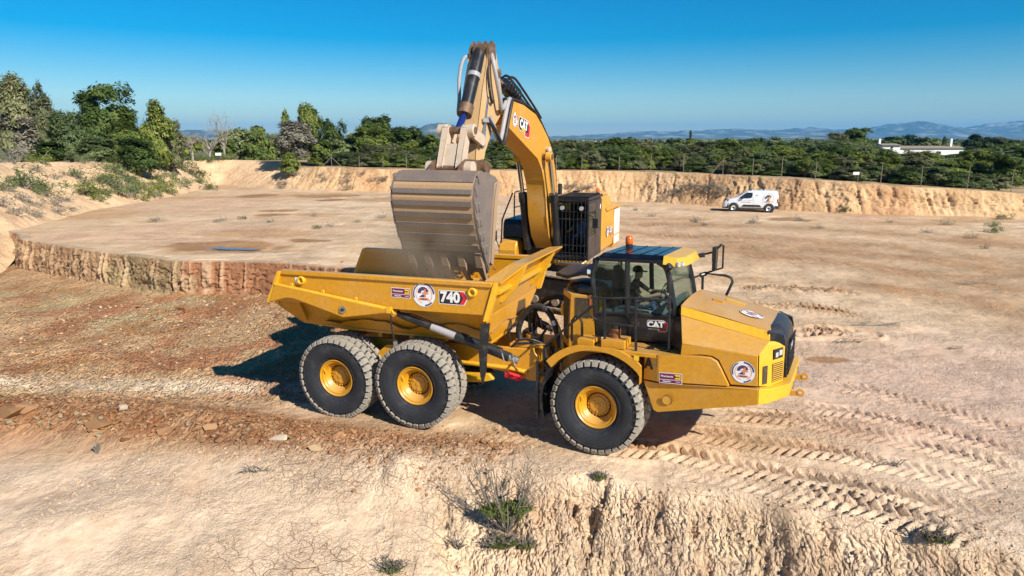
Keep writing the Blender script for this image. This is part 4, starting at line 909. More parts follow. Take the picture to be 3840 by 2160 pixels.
# glass: side windows, windscreen, rear
def pane(name, pts, par=cab): return tpart(name, lambda m: m.plate(pts, .012, GLS), par, 0, 0)
for s in (-1, 1):
    k = (lambda p: p) if s < 0 else (lambda p: p[::-1])
    pane('window', k([(-.26, s * .905, 2.64), (.36, s * .915, 2.70), (.34, s * .88, 3.66), (-.25, s * .87, 3.66), (-.33, s * .90, 3.3)]))
    pane('window', k([(.44, s * .915, 2.72), (1.28, s * .91, 2.70), (1.18, s * .89, 3.36), (1.06, s * .865, 3.64), (.40, s * .88, 3.66)]))
    tpart('door', lambda m: (m.hexa([(.42, s * .925, 2.20), (1.20, s * .925, 2.20), (1.32, s * .93, 2.66), (.42, s * .93, 2.66)], [(.42, s * .90, 2.20), (1.20, s * .90, 2.20), (1.32, s * .90, 2.66), (.42, s * .90, 2.66)], BLK), m.box((.55, s * .94, 2.50), (.16, .03, .05), HOSE), m.hexa([(.50, s * .935, 2.26), (.82, s * .935, 2.26), (.82, s * .935, 2.44), (.50, s * .935, 2.42)], [(.50, s * .925, 2.26), (.82, s * .925, 2.26), (.82, s * .925, 2.44), (.50, s * .925, 2.42)], BLKP)), cab)
pane('windscreen', [(1.34, -.86, 2.72), (1.34, .86, 2.72), (1.16, .80, 3.66), (1.16, -.80, 3.66)])
pane('rear_window', [(-.30, .84, 2.66), (-.30, -.84, 2.66), (-.31, -.82, 3.64), (-.31, .82, 3.64)])
dr = [o for o in cab.children if o.name.startswith('door')][0]
sticker('door_badge', lambda m: cat_badge(m, (.985, -.932, 2.49), (math.cos(.06), 0, math.sin(.06)), (-math.sin(.06), 0, math.cos(.06)), .20, .115), dr, TT)
tpart('seat', lambda m: (m.box((.16, .0, 2.62), (.50, .54, .16), SEATM), m.box((-.08, 0, 3.02), (.14, .50, .72), SEATM, Matrix.Rotation(-.12, 3, 'Y')), m.box((-.13, 0, 3.42), (.10, .28, .16), SEATM)), cab, 30, .04)
tpart('trainer_seat', lambda m: (m.box((.05, .55, 2.66), (.40, .36, .12), SEATM), m.box((-.12, .55, 3.0), (.10, .36, .60), SEATM)), cab, 30, .03)
tpart('dashboard', lambda m: (m.hexa([(1.0, -.75, 2.66), (1.30, -.75, 2.66), (1.30, .75, 2.66), (1.0, .75, 2.66)], [(1.12, -.7, 2.92), (1.30, -.7, 2.86), (1.30, .7, 2.86), (1.12, .7, 2.92)], INTM), m.box((.4, -.62, 2.66), (.7, .2, .08), INTM), m.box((.35, .45, 2.66), (.6, .2, .2), INTM)), cab)
tpart('cab_floor', lambda m: m.box((.5, 0, 2.63), (1.5, 1.7, .03), INTM), cab, 0, 0)
sw = tpart('steering_wheel', lambda m: (m.tube([(.86 + .06 * math.sin(R(a)), .21 * math.cos(R(a)), 2.98 + .20 * math.sin(R(a))) for a in range(0, 360, 20)], .018, BLK, 6, True), m.tube([(1.02, 0, 2.8), (.86, 0, 2.98)], .04, BLK, 8), m.box((.86, 0, 2.98), (.03, .36, .03), BLK)), cab, 40, 0)
# handrails, mirrors, grab irons
def rail(name, path, r=.022, par=None): return tpart(name, lambda m: m.tube(path, r, BLK, 8), par, 40, 0)
hr = rail('handrail', [(-.16, -1.50, 3.06), (.10, -1.50, 3.06), (.70, -1.50, 3.11), (1.29, -1.48, 3.11), (1.33, -1.46, 3.06), (1.33, -1.40, 2.14)])
for p in ([(.13, -1.50, 2.10), (.12, -1.50, 3.07)], [(.74, -1.50, 2.10), (.715, -1.50, 3.13)]): rail('rail_post', p, .026, hr)
rail('rail_bar', [(-.20, -1.50, 2.70), (.13, -1.50, 2.58), (1.30, -1.50, 2.58)], .018, hr); rail('rail_bar', [(.13, -1.5, 3.0), (.05, -1.5, 2.66), (-.12, -1.5, 2.62)], .014, hr)
rail('stair_rail', [(-.10, -1.50, 2.92), (-1.10, -1.48, 2.03), (-1.16, -1.48, 1.9), (-1.12, -1.42, .95)], .022); rail('stair_rail', [(-.80, -1.44, 2.28), (-.80, -1.44, 1.25)], .02)
rail('grab_iron', [(-.62, -1.30, 2.12), (-.62, -1.30, 2.52), (-.55, -1.30, 2.62), (-.44, -1.30, 2.58), (-.41, -1.30, 2.5), (-.40, -1.30, 2.12)], .026)
rail('far_handrail', [(1.39, 1.32, 2.14), (1.38, 1.32, 3.23), (1.86, 1.30, 3.21), (1.98, 1.30, 3.17), (2.01, 1.30, 3.08), (1.87, 1.28, 2.72), (1.6, 1.28, 2.3)], .03)
ma = rail('mirror_arm', [(1.20, .90, 3.66), (1.30, 1.30, 3.62), (1.60, 1.32, 3.70), (1.75, 1.32, 3.87), (1.79, 1.32, 3.85), (1.79, 1.32, 3.37), (1.42, 1.32, 3.23), (1.2, .92, 3.15)], .022)
tpart('mirror', lambda m: (m.box((1.63, 1.28, 3.66), (.08, .26, .32), BLK), m.box((1.63, 1.28, 3.40), (.07, .24, .18), BLK), m.box((1.588, 1.28, 3.66), (.01, .22, .28), MIRR), m.box((1.594, 1.28, 3.40), (.01, .2, .14), MIRR), m.cyl((1.30, 1.22, 3.62), (1.42, 1.25, 3.64), .05, BLK, n=10), m.cyl((1.35, 1.2, 3.20), (1.45, 1.3, 3.23), .05, BLK, n=10)), ma)
ma2 = rail('mirror_arm', [(1.16, -.92, 3.60), (1.22, -1.02, 3.55), (1.24, -1.02, 3.0), (1.26, -.92, 2.98)], .02)
tpart('mirror', lambda m: (m.box((1.21, -1.00, 3.34), (.06, .15, .34), BLK), m.box((1.22, -1.0, 2.98), (.07, .16, .26), BLK), m.cyl((1.14, -.95, 3.60), (1.22, -.98, 3.68), .07, BLK, n=12)), ma2)
tpart('filter_bowl', lambda m: (m.cyl((.28, -1.30, 2.26), (.28, -1.30, 2.46), .10, BRNF, n=20), m.cyl((.28, -1.30, 2.46), (.28, -1.30, 2.54), .095, BLK, n=20)), None, 40, 0)
# cooling pack behind the cab with its black pre-cleaner dome, and the mirror-like heat shield above
def coolbox(m):
    m.hexa([(-1.10, -.55, 1.90), (-.85, -.90, 1.85), (-.28, -.90, 2.05), (-.28, .85, 2.05), (-1.10, .85, 1.90)], [(-1.10, -.55, 3.02), (-.80, -.90, 2.98), (-.31, -.90, 2.98), (-.31, .85, 3.02), (-1.10, .85, 3.02)], YEL)
cb = tpart('cooler_housing', coolbox)
tpart('cooler_core', lambda m: (m.box((-.55, -.903, 2.72), (.30, .02, .40), CORE), m.plate([(-1.098, -.553, 2.05), (-.87, -.893, 2.02), (-.83, -.893, 2.85), (-1.098, -.553, 2.90)][::1], .02, CORE), m.plate([(-1.112, .6, 2.05), (-1.112, -.45, 2.05), (-1.112, -.45, 2.9), (-1.112, .6, 2.9)], .02, CORE)), cb, 0, 0)
tpart('hatch_knob', lambda m: m.lathe([(.0, -.06), (.12, -.06), (.15, -.02), (.15, .02), (0, .04)], YELB, 8, 'x', (-1.12, -.42, 2.55)), cb)
tpart('pre_cleaner', lambda m: (m.lathe([(.42, 3.0), (.42, 3.06), (.36, 3.14), (.22, 3.19), (0, 3.21)], BLK, 24, 'z', (-.70, -.22, 0)), m.box((-.48, -.45, 3.05), (.4, .7, .10), BLK)), cb, 50, 0)
tpart('heat_shield', lambda m: (m.hexa([(-1.32, -.45, 3.26), (-1.0, -.62, 3.24), (-.55, -.62, 3.36), (-.55, -.1, 3.44), (-1.15, -.05, 3.40)], [(-1.32, -.45, 3.33), (-1.0, -.62, 3.31), (-.55, -.62, 3.43), (-.55, -.1, 3.51), (-1.15, -.05, 3.47)], BLK), m.tube(spline([(-.6, -.5, 3.42), (-.42, -.6, 3.50), (-.34, -.78, 3.70)], 5), .05, BLK, 8), m.tube([(-.6, -.4, 3.40), (-.36, -.5, 2.95)], .03, BLK, 6)), None)
tpart('work_lamp', lambda m: m.cyl((-.36, -.86, 3.45), (-.46, -.90, 3.45), .055, LENS, n=14), cab, 40, 0)
tpart('side_marker', lambda m: m.box((-.34, -.90, 2.90), (.10, .05, .2), AMB), cab, 40, 0)
tpart('yellow_pipe', lambda m: m.tube(spline([(-1.45, -.3, 2.5), (-1.40, -.4, 2.35), (-1.2, -.5, 2.1), (-1.1, -.55, 1.75), (-1.1, -.55, 1.5)], 6), .035, YELB, 8), None, 40, 0)
for i in range(3): tpart('boarding_step', lambda m: m.box((-1.15, -1.30, .62 + i * .42), (.22, .5, .04), BLK))
tpart('step_frame', lambda m: (m.box((-1.25, -1.55, 1.1), (.05, .05, 1.2), BLK), m.box((-1.05, -1.06, 1.2), (.05, .05, 1.3), BLK)), None, 30, 0)
# ------------------------------------------------------------------ excavator
DYEL = paint('dusty_yellow_paint', (.60, .29, .03), .5, 0, (.50, .36, .22), .30, .5, .4, 1.6)
SYEL = paint('sandy_stick_paint', (.56, .36, .17), .65, 0, (.55, .43, .31), .45, .4, .3, 2.2, bmp=.1)
LINKM = paint('worn_pale_link', (.60, .48, .36), .6, .1, (.30, .20, .12), .35, .2, .4, 4.0, bmp=.15)
RUST = paint('greasy_brown_steel', (.17, .10, .060), .55, .4, (.40, .30, .20), .3, .2, .4, 6.0, bmp=.2)
BKT = paint('worn_bucket_steel', (.20, .165, .145), .55, .2, (.34, .22, .13), .3, .5, .5, 2.5, bmp=.2)
BKT2 = paint('dusty_bucket_steel', (.46, .30, .165), .75, .1, (.42, .28, .16), .5, .3, .3, 3.0, bmp=.25)
TOOTH = paint('caked_tooth', (.40, .28, .18), .8, .1, (.40, .27, .16), .5, .3, .3, 9.0, bmp=.6)
TRKM = paint('dusty_track_steel', (.30, .235, .165), .75, .25, (.50, .38, .25), .5, .5, .3, 3.0, bmp=.2)
DRK = paint('dark_brown_cab_side', (.055, .040, .032), .45, 0, (.30, .22, .15), .2, .2, .4, 2.0)
GRIL = paint('white_side_panel', (.74, .70, .62), .6, 0, (.5, .4, .3), .15, .2, .3, 3.0)
BLUR = paint('blue_tinted_rod', (.03, .06, .28), .15, .6, (.3, .25, .2), .05, .02, .5, 4.0)
GLSD = glass('dark_cab_glass', (.62, .68, .70), .5)
hdg = R(20.0); OEv = Vector((1.68, 24.8, .6))
fe = (Vector((-math.sin(hdg), -math.cos(hdg), 0)), Vector((math.cos(hdg), -math.sin(hdg), 0)), Vector((0, 0, 1)))
MEX = mat4(fe, OEv)
exc = empty('crawler_excavator', MEX)
tag(exc, 'large yellow crawler excavator on the bench behind the dump truck, boom raised', 'excavator')
def ep(name, f, parent=exc, smooth=30, bev=.012, T=None): return bpart(name, f, parent, smooth, bev, T)
# undercarriage, turned across the house
UC = Matrix.Translation((.95, 0, 0)) @ Matrix.Rotation(R(74), 4, 'Z')
ep('car_body', lambda m: (m.box((0, 0, .75), (1.6, 2.2, .5), BLK), m.cyl((0, 0, .95), (0, 0, 1.28), .85, BLK, n=28)), T=UC)
pad = MB(); pad.box((0, 0, .02), (.205, .60, .035), TRKM); pad.box((-.07, 0, .05), (.02, .60, .05), TRKM); pad.box((.0, 0, .05), (.02, .60, .05), TRKM); pad.box((.07, 0, .05), (.02, .60, .05), TRKM)
PADM = None
for s in (-1, 1):
    yt = s * 1.37; L_, r_ = 2.05, .50
    tr = ep('track', lambda m: (m.prism_y([(-L_ - .25, .40), (-L_ - .25, .75), (-L_ + .2, .95), (L_ - .2, .95), (L_ + .25, .75), (L_ + .25, .40), (L_ - .2, .22), (-L_ + .2, .22)], yt - .16, yt + .16, BLK), m.cyl((L_, yt - .18, .56), (L_, yt + .18, .56), .42, BLK, n=22), m.cyl((-L_, yt - .18, .56), (-L_, yt + .18, .56), .42, BLK, n=22)), T=UC)
    for k in range(9): ep('roller', lambda m: m.cyl((-1.6 + k * .4, yt - .24, .24), (-1.6 + k * .4, yt + .24, .24), .13, TRKM, n=14), tr, bev=0, T=UC)
    # shoes round the loop
    per = 2 * (2 * L_) + 2 * math.pi * r_; n = 50
    for k in range(n):
        d = per * k / n
        if d < 2 * L_: p, a = (-L_ + d, .56 + r_), 0
        elif d < 2 * L_ + math.pi * r_:
            t = (d - 2 * L_) / r_; p, a = (L_ + r_ * math.sin(t), .56 + r_ * math.cos(t)), t
        elif d < 4 * L_ + math.pi * r_: p, a = (L_ - (d - 2 * L_ - math.pi * r_), .56 - r_), math.pi
        else:
            t = (d - 4 * L_ - math.pi * r_) / r_; p, a = (-L_ - r_ * math.sin(t), .56 - r_ * math.cos(t)), math.pi + t
        M_ = UC @ Matrix.Translation((p[0], yt, p[1])) @ Matrix.Rotation(a, 4, 'Y')
        if PADM is None:
            o = pad.build('track_shoe', tr, 0); PADM = o.data; o.matrix_local = M_
        else: link('track_shoe', PADM, tr, M_)
# house
house = ep('house', lambda m: (m.box((-.6, 0, 1.38), (4.6, 2.5, .22), YEL), m.prism_x([(-1.45, 1.45), (1.45, 1.45), (1.50, 2.30), (1.46, 2.80), (1.22, 3.36), (.6, 3.42), (-1.3, 3.05), (-1.46, 2.6)], -2.5, -.35, DYEL), m.prism_x([(-1.45, 1.30), (1.45, 1.30), (1.50, 1.6), (1.46, 2.74), (1.25, 2.95), (-1.25, 2.95), (-1.46, 2.7)], -3.6, -2.45, DYEL), m.prism_y([(-.40, 1.45), (1.3, 1.45), (1.25, 2.0), (.4, 2.6), (-.4, 2.6)], -.42, .38, BLK)), bev=.05)
ep('engine_hood', lambda m: m.prism_x([(-1.1, 3.0), (1.25, 3.38), (1.05, 3.50), (-.9, 3.30)], -2.3, -.45, DYEL), house)
ep('side_door_panel', lambda m: (m.box((-2.85, 1.50, 2.30), (.95, .03, .95), GRIL), m.box((-2.85, 1.50, 1.62), (.95, .03, .30), GRIL), m.prism_x([(1.44, 2.84), (1.52, 2.84), (1.52, 2.92), (1.44, 2.95)], -3.55, -1.1, DYEL)), house, bev=.01)
sticker('side_badge', lambda m: cat_badge(m, (-1.75, 1.512, 2.05), (-1, 0, 0), (0, 0, 1), .27, .17), house)
sticker('round_badge', lambda m: emblem(m, (-1.20, 1.512, 2.10), (-1, 0, 0), (0, 0, 1), .20), house)
ep('counterweight', lambda m: m.prism_z([(-3.55, -1.45), (-3.85, -1.1), (-3.95, 0), (-3.85, 1.1), (-3.55, 1.45)], 1.25, 2.7, DYEL), house, bev=.06)
ep('exhaust', lambda m: (m.cyl((-1.8, -.5, 3.3), (-1.8, -.5, 3.75), .08, BLK), m.box((-1.2, .3, 3.52), (.3, .2, .06), BLK)), house, bev=0)
bcn = ep('beacon', lambda m: (m.cyl((-1.05, 1.15, 3.40), (-1.05, 1.15, 3.52), .06, BLK), m.lathe([(.065, 3.52), (.07, 3.60), (.05, 3.66), (0, 3.68)], AMB, 16, 'z', (-1.05, 1.15, 0))), house, 50, 0)
ep('tool_box', lambda m: (m.prism_y([(.2, 1.30), (2.18, 1.30), (2.22, 1.75), (2.05, 2.05), (1.70, 2.14), (.2, 2.14)], -1.48, -.85, YEL), m.box((2.17, -1.16, 1.55), (.08, .40, .16), BLK)), house, bev=.04)
ep('fuel_tank', lambda m: m.prism_y([(-.35, 1.45), (.9, 1.45), (1.85, 2.16), (1.80, 2.62), (1.66, 2.74), (-.35, 2.74)], -1.46, -.70, BLK), house, bev=.05)
ep('boom_deck', lambda m: (m.box((1.15, 0, 1.62), (1.0, 1.3, .5), BLK), m.box((.4, -.55, 1.9), (1.2, .3, 1.0), BLK)), house)
eh = ep('handrail', lambda m: m.tube([(2.15, -1.42, 1.35), (1.98, -1.42, 2.75), (.95, -1.42, 3.56)], .028, BLK, 8), house, bev=0)
ep('rail_hoop', lambda m: m.tube([(.78, -1.42, 2.70), (.76, -1.42, 3.45), (.70, -1.42, 3.58), (-.62, -1.42, 3.60), (-.70, -1.42, 3.52), (-.70, -1.42, 2.70)], .026, BLK, 8), eh, bev=0)
ep('rail_bar', lambda m: m.tube([(.77, -1.42, 3.05), (-.70, -1.42, 3.05)], .02, BLK, 8), eh, bev=0)
ep('mirror', lambda m: (m.box((2.02, -1.68, 2.20), (.06, .16, .34), BLK), m.tube([(2.02, -1.62, 2.05), (2.05, -1.50, 1.80), (2.14, -1.42, 1.60)], .022, BLK, 6)), house, bev=.01)
# cab with its guards
ec = ep('cab', lambda m: (m.box((1.0, 1.01, 1.58), (1.85, 1.10, .16), BLK), m.box((1.0, 1.01, 3.40), (1.80, 1.06, .10), BLK), m.box((.10, 1.01, 2.5), (.10, 1.08, 1.8), DRK),
    [m.box((x, y, 2.49), (.08, .08, 1.75), BLK) for x, y in ((1.88, .50), (1.88, 1.52), (.95, 1.53))], m.box((.52, 1.545, 2.5), (.78, .04, 1.75), DRK), m.box((1.40, 1.545, 1.95), (.86, .04, .65), DRK), m.box((1.40, 1.545, 3.22), (.86, .04, .28), DRK)), house, bev=.02)
ep('windscreen', lambda m: m.plate([(1.90, .54, 1.68), (1.90, 1.48, 1.68), (1.88, 1.48, 3.34), (1.88, .54, 3.34)], .012, GLSD), ec, 0, 0)
ep('side_window', lambda m: m.plate([(1.84, 1.555, 2.28), (.98, 1.555, 2.28), (.98, 1.555, 3.10), (1.84, 1.555, 3.10)], .012, GLSD), ec, 0, 0)
ep('right_window', lambda m: m.plate([(1.84, .49, 2.0), (1.84, .49, 3.3), (.2, .49, 3.3), (.2, .49, 2.0)], .012, GLSD), ec, 0, 0)
ep('seat', lambda m: (m.box((.75, 1.0, 1.95), (.5, .5, .18), SEATM), m.box((.48, 1.0, 2.4), (.14, .48, .8), SEATM)), ec, bev=.04)
ep('console', lambda m: (m.box((.95, .62, 2.1), (.7, .16, .2), BLK), m.box((.95, 1.38, 2.1), (.7, .16, .2), BLK), m.cyl((1.25, .62, 2.2), (1.28, .62, 2.42), .03, BLK, n=8), m.cyl((1.25, 1.38, 2.2), (1.28, 1.38, 2.42), .03, BLK, n=8)), ec, bev=0)
gd = ep('front_guard', lambda m: m.tube([(2.02, .46, 1.62), (2.02, 1.56, 1.62), (2.02, 1.56, 3.46), (2.02, .46, 3.46)], .028, BLK, 6, True), ec, bev=0)
for k in range(8): ep('guard_bar', lambda m: m.tube([(2.02, .56 + k * .128, 1.45), (2.02, .56 + k * .128, 3.46)], .014, BLK, 6), gd, bev=0)
for z in (1.75, 2.0, 2.86, 3.10): ep('guard_bar', lambda m: m.tube([(2.03, .46, z), (2.03, 1.56, z)], .014, BLK, 6), gd, bev=0)
for k in range(9): ep('roof_guard_slat', lambda m: m.box((.30 + k * .19, 1.01, 3.56), (.10, 1.06, .02), BLK, Matrix.Rotation(-.5, 3, 'Y')), ec, bev=0)
ep('roof_guard_frame', lambda m: (m.box((1.05, .47, 3.52), (1.95, .05, .08), BLK), m.box((1.05, 1.55, 3.52), (1.95, .05, .08), BLK), m.box((2.02, 1.01, 3.52), (.05, 1.13, .08), BLK), m.box((.1, 1.01, 3.50), (.05, 1.13, .08), BLK)), ec, bev=0)
for y in (.70, 1.34): ep('work_lamp', lambda m: (m.cyl((2.04, y, 3.22), (2.10, y, 3.22), .07, LENS, n=14), m.cyl((1.96, y, 3.22), (2.04, y, 3.22), .075, BLK, n=14)), ec, bev=0)
ep('cab_mirror', lambda m: (m.box((1.95, 1.78, 2.75), (.06, .18, .32), BLK), m.tube([(1.9, 1.55, 3.0), (1.95, 1.72, 2.95), (1.95, 1.78, 2.85)], .018, BLK, 6)), ec, bev=.01)
ep('step_hook', lambda m: (m.tube([(1.95, .5, 1.50), (2.06, .6, 1.42), (2.06, 1.4, 1.42), (1.95, 1.5, 1.50)], .03, STEEL, 6), m.box((1.9, 1.01, 1.40), (.2, 1.1, .16), YEL)), ec, bev=0)
sticker('data_plate', lambda m: m.poly([(-.06, -.08), (.06, -.08), (.06, .08), (-.06, .08)], (.35, 1.566, 3.15), (-1, 0, 0), (0, 0, 1), .004, WHT), ec)
# boom
BO = [(1.05, 1.90), (1.12, 2.8), (1.30, 3.6), (1.58, 4.4), (1.97, 5.05), (2.40, 5.42), (3.05, 5.80), (3.67, 6.10), (4.8, 6.32), (5.88, 6.40), (6.25, 6.25), (6.32, 5.95), (6.24, 5.78), (5.2, 5.45), (4.19, 5.10), (3.45, 4.84), (3.05, 4.52), (2.74, 4.05), (2.60, 3.6), (2.50, 3.0), (2.2, 2.3), (1.65, 1.80), (1.25, 1.72)]
def quadstrip(m, o, y0, y1, mt):
    """closed outline in (x,z): caps made of quads between its two long chains, so that a bent outline stays solid"""
    n = len(o); vs = [(x, y0, z) for x, z in o] + [(x, y1, z) for x, z in o]
    fs = [(i, (i + 1) % n, n + (i + 1) % n, n + i) for i in range(n)]
    i, j = 0, n - 1
    while j - i > 1:
        if j - i == 2: fs += [(i, i + 1, j), (n + j, n + i + 1, n + i)]; break
        fs += [(i, i + 1, j - 1, j), (n + j, n + j - 1, n + i + 1, n + i)]; i += 1; j -= 1
    m.add(vs, fs, mt)
boom = ep('boom', lambda m: quadstrip(m, BO, -.30, .30, DYEL), bev=.02)
for x, z, w_, r_ in ((2.98, 4.86, .62, .10), (1.35, 2.0, .5, .11), (6.36, 6.08, .36, .13)): ep('boom_pin', lambda m: m.cyl((x, -w_, z), (x, w_, z), r_, RUST), boom, bev=0)
for y in (-.33, .26): ep('boom_tip_ear', lambda m: quadstrip(m, [(5.9, 6.38), (6.36, 6.30), (6.55, 6.10), (6.36, 5.90), (6.0, 5.72)], y, y + .07, DYEL), boom, bev=0)
ub = Vector((-.93, 0, -.18)).normalized(); vb = Vector((-.18, 0, .93)).normalized()
def on_boom(t): return tuple(t)
bU = Vector((-1, 0, -.16)).normalized(); bV = Vector((-.16, 0, 1)).normalized()
sticker('boom_badge', lambda m: cat_badge(m, (4.72, .302, 5.72), tuple(bU), tuple(bV), .50, .24), boom)
sticker('round_badge', lambda m: emblem(m, (5.50, .302, 5.92), tuple(bU), tuple(bV), .20), boom)
for s in (-1, 1):
    bcyl = ep('boom_cylinder', lambda m: (m.cyl((1.92, s * .52, 1.80), (2.42, s * .52, 3.50), .125, BLK, n=18), m.cyl((2.40, s * .52, 3.42), (2.48, s * .52, 3.70), .145, BLK, n=18)), bev=0)
    ep('piston_rod', lambda m: m.cyl((2.46, s * .52, 3.66), (2.96, s * .52, 4.82), .07, CHROME, n=14), bcyl, bev=0)
    ep('rod_eye', lambda m: m.cyl((2.98, s * .52 - .09, 4.86), (2.98, s * .52 + .09, 4.86), .16, DYEL, n=18), bcyl, bev=.01)
scyl = ep('stick_cylinder', lambda m: (m.cyl((2.75, 0, 5.90), (5.35, 0, 6.78), .15, BLK, n=18), m.cyl((5.25, 0, 6.74), (5.58, 0, 6.86), .18, BLK, n=18), m.box((2.72, 0, 5.82), (.3, .26, .3), DYEL)), bev=0)
ep('piston_rod', lambda m: m.cyl((5.5, 0, 6.83), (6.62, 0, 7.08), .08, CHROME, n=14), scyl, bev=0)
for k, (dy, dz) in enumerate(((-.12, .10), (.0, .16), (.12, .10))):
    ep('cylinder_hose', lambda m: m.tube(spline([(2.6, dy, 5.95 + dz), (3.4, dy * 1.4, 6.24 + dz), (4.4, dy * 1.5, 6.64 + dz), (5.2, dy * 1.6, 6.92 + dz), (5.5, dy, 6.98 + dz * .6)], 6), .035, HOSE, 7), scyl, bev=0)
for k in range(5):
    ep('hose_guard', lambda m: m.lathe([(.20, -.04), (.235, -.03), (.235, .03), (.20, .04)], BLK, 14, 'x', (4.75 + k * .17, 0, 6.63 + k * .057)), scyl, bev=0)
for y in (.20, .27, -.2):
    ep('boom_hose', lambda m: m.tube(spline([(1.25, y, 3.3), (1.50, y, 4.4), (1.92, y, 5.14), (2.5, y, 5.56), (3.6, y, 6.17), (4.8, y, 6.40), (5.8, y, 6.47), (6.15, y, 6.42)], 6), .036, HOSE, 7), boom, bev=0)
ep('boom_loop_hose', lambda m: m.tube(spline([(5.95, .33, 6.42), (6.25, .40, 6.40), (6.55, .42, 6.05), (6.85, .42, 5.50), (7.05, .42, 5.38), (7.2, .36, 5.65), (7.35, .30, 5.95)], 8), .06, GRYP, 9), boom, bev=0)
ep('boom_loop_hose', lambda m: m.tube(spline([(5.95, .38, 6.40), (6.20, .47, 6.36), (6.48, .50, 6.0), (6.78, .50, 5.45), (7.0, .50, 5.28), (7.25, .42, 5.6), (7.45, .30, 5.90)], 8), .045, HOSE, 9), boom, bev=0)
ep('boom_lamp', lambda m: (m.cyl((2.62, .31, 5.10), (2.70, .45, 5.10), .07, LENS, n=14), m.box((2.55, .33, 5.05), (.06, .06, .2), DYEL)), boom, bev=0)
# stick
SO = [(6.80, 7.52), (6.92, 7.66), (7.16, 7.64), (7.30, 7.40), (7.66, 6.60), (7.96, 5.70), (8.14, 4.95), (8.20, 4.70), (8.02, 4.56), (7.80, 4.66), (7.56, 5.10), (7.05, 5.66), (6.48, 6.02), (6.34, 6.30), (6.44, 6.70), (6.60, 7.08)]
stick = ep('stick', lambda m: quadstrip(m, SO, -.25, .25, SYEL), bev=.02)
for y in (-.26, -.10, .06, .22): ep('stick_top_ear', lambda m: quadstrip(m, [(6.85, 7.35), (6.88, 7.70), (7.1, 7.78), (7.3, 7.6), (7.35, 7.2)], y, y + .06, RUST), stick, bev=0)
for x, z, w_, r_ in ((6.62, 7.05, .3, .1), (7.98, 5.36, .36, .1), (8.05, 4.72, .42, .12)): ep('stick_pin', lambda m: m.cyl((x, -w_, z), (x, w_, z), r_, RUST), stick, bev=0)
kc = ep('bucket_cylinder', lambda m: (m.cyl((7.22, 0, 7.52), (8.16, 0, 6.08), .155, BLK, n=20), m.cyl((8.10, 0, 6.18), (8.24, 0, 5.96), .185, RUST, n=20), m.cyl((7.60, 0, 6.95), (7.66, 0, 6.85), .168, GRYP, n=20), m.cyl((7.2, -.14, 7.54), (7.2, .14, 7.54), .16, RUST)), bev=0)
ep('piston_rod', lambda m: m.cyl((8.2, 0, 6.02), (8.60, 0, 5.62), .085, BLUR, n=14), kc, bev=0)
ep('cylinder_pipe', lambda m: (m.tube(spline([(7.1, -.24, 7.45), (7.35, -.38, 7.35), (7.55, -.42, 6.9), (7.75, -.34, 6.4), (8.05, -.24, 6.05)], 6), .045, GRYP, 8), m.tube([(7.15, -.05, 7.5), (7.1, -.30, 7.48)], .05, RUST, 8)), kc, bev=0)
ep('stick_hose', lambda m: m.tube(spline([(7.1, .26, 7.45), (7.22, .34, 7.30), (7.20, .42, 6.9), (7.0, .44, 6.4), (6.85, .40, 6.18), (6.6, .36, 6.18), (6.35, .36, 6.35)], 8), .055, GRYP, 9), stick, bev=0)
ep('stick_hose', lambda m: m.tube(spline([(7.2, .2, 7.3), (7.45, .30, 6.95), (7.42, .34, 6.5), (7.25, .32, 6.3), (7.1, .30, 6.35)], 8), .035, HOSE, 8), stick, bev=0)
for k in range(4): ep('steel_pipe', lambda m: m.tube(spline([(7.35 + .01 * k, .27, 6.42), (7.52 + .02 * k, .28, 5.95 - .02 * k), (7.62 + .05 * k, .28, 5.55), (7.72 + .04 * k, .28, 5.2)], 5), .018, STEEL, 6), stick, bev=0)
for c_, s_ in (((7.60, .30, 5.85), (.36, .05, .10)), ((7.80, .30, 5.3), (.2, .06, .14))): ep('pipe_clamp', lambda m: m.box(c_, s_, GRYP), stick, bev=.01)
# bucket linkage
for s in (-1, 1):
    ep('side_link', lambda m: quadstrip(m, [(7.90, 5.48), (8.62, 5.74), (8.78, 5.62), (8.70, 5.48), (8.02, 5.24), (7.86, 5.32)], s * .30, s * .38, LINKM), bev=.01)
    ep('link_boss', lambda m: m.cyl((8.66, s * .24, 5.60), (8.66, s * .46, 5.60), .15, LINKM, n=18), bev=.01)
ep('bucket_link', lambda m: ([quadstrip(m, [(8.55, 5.62), (8.66, 5.74), (8.80, 5.68), (9.16, 4.80), (9.10, 4.66), (8.95, 4.66), (8.86, 4.74)], s * .30, s * .17, LINKM) for s in (-1, 1)], m.hexa([(8.72, -.18, 5.30), (8.92, -.18, 5.30), (9.12, -.18, 4.80), (8.92, -.18, 4.76)], [(8.72, .18, 5.30), (8.92, .18, 5.30), (9.12, .18, 4.80), (8.92, .18, 4.76)], LINKM)), bev=.012)
for x, z, w_ in ((8.66, 5.60, .48), (9.06, 4.74, .55)): ep('link_pin', lambda m: m.cyl((x, -w_, z), (x, w_, z), .085, RUST), bev=0)
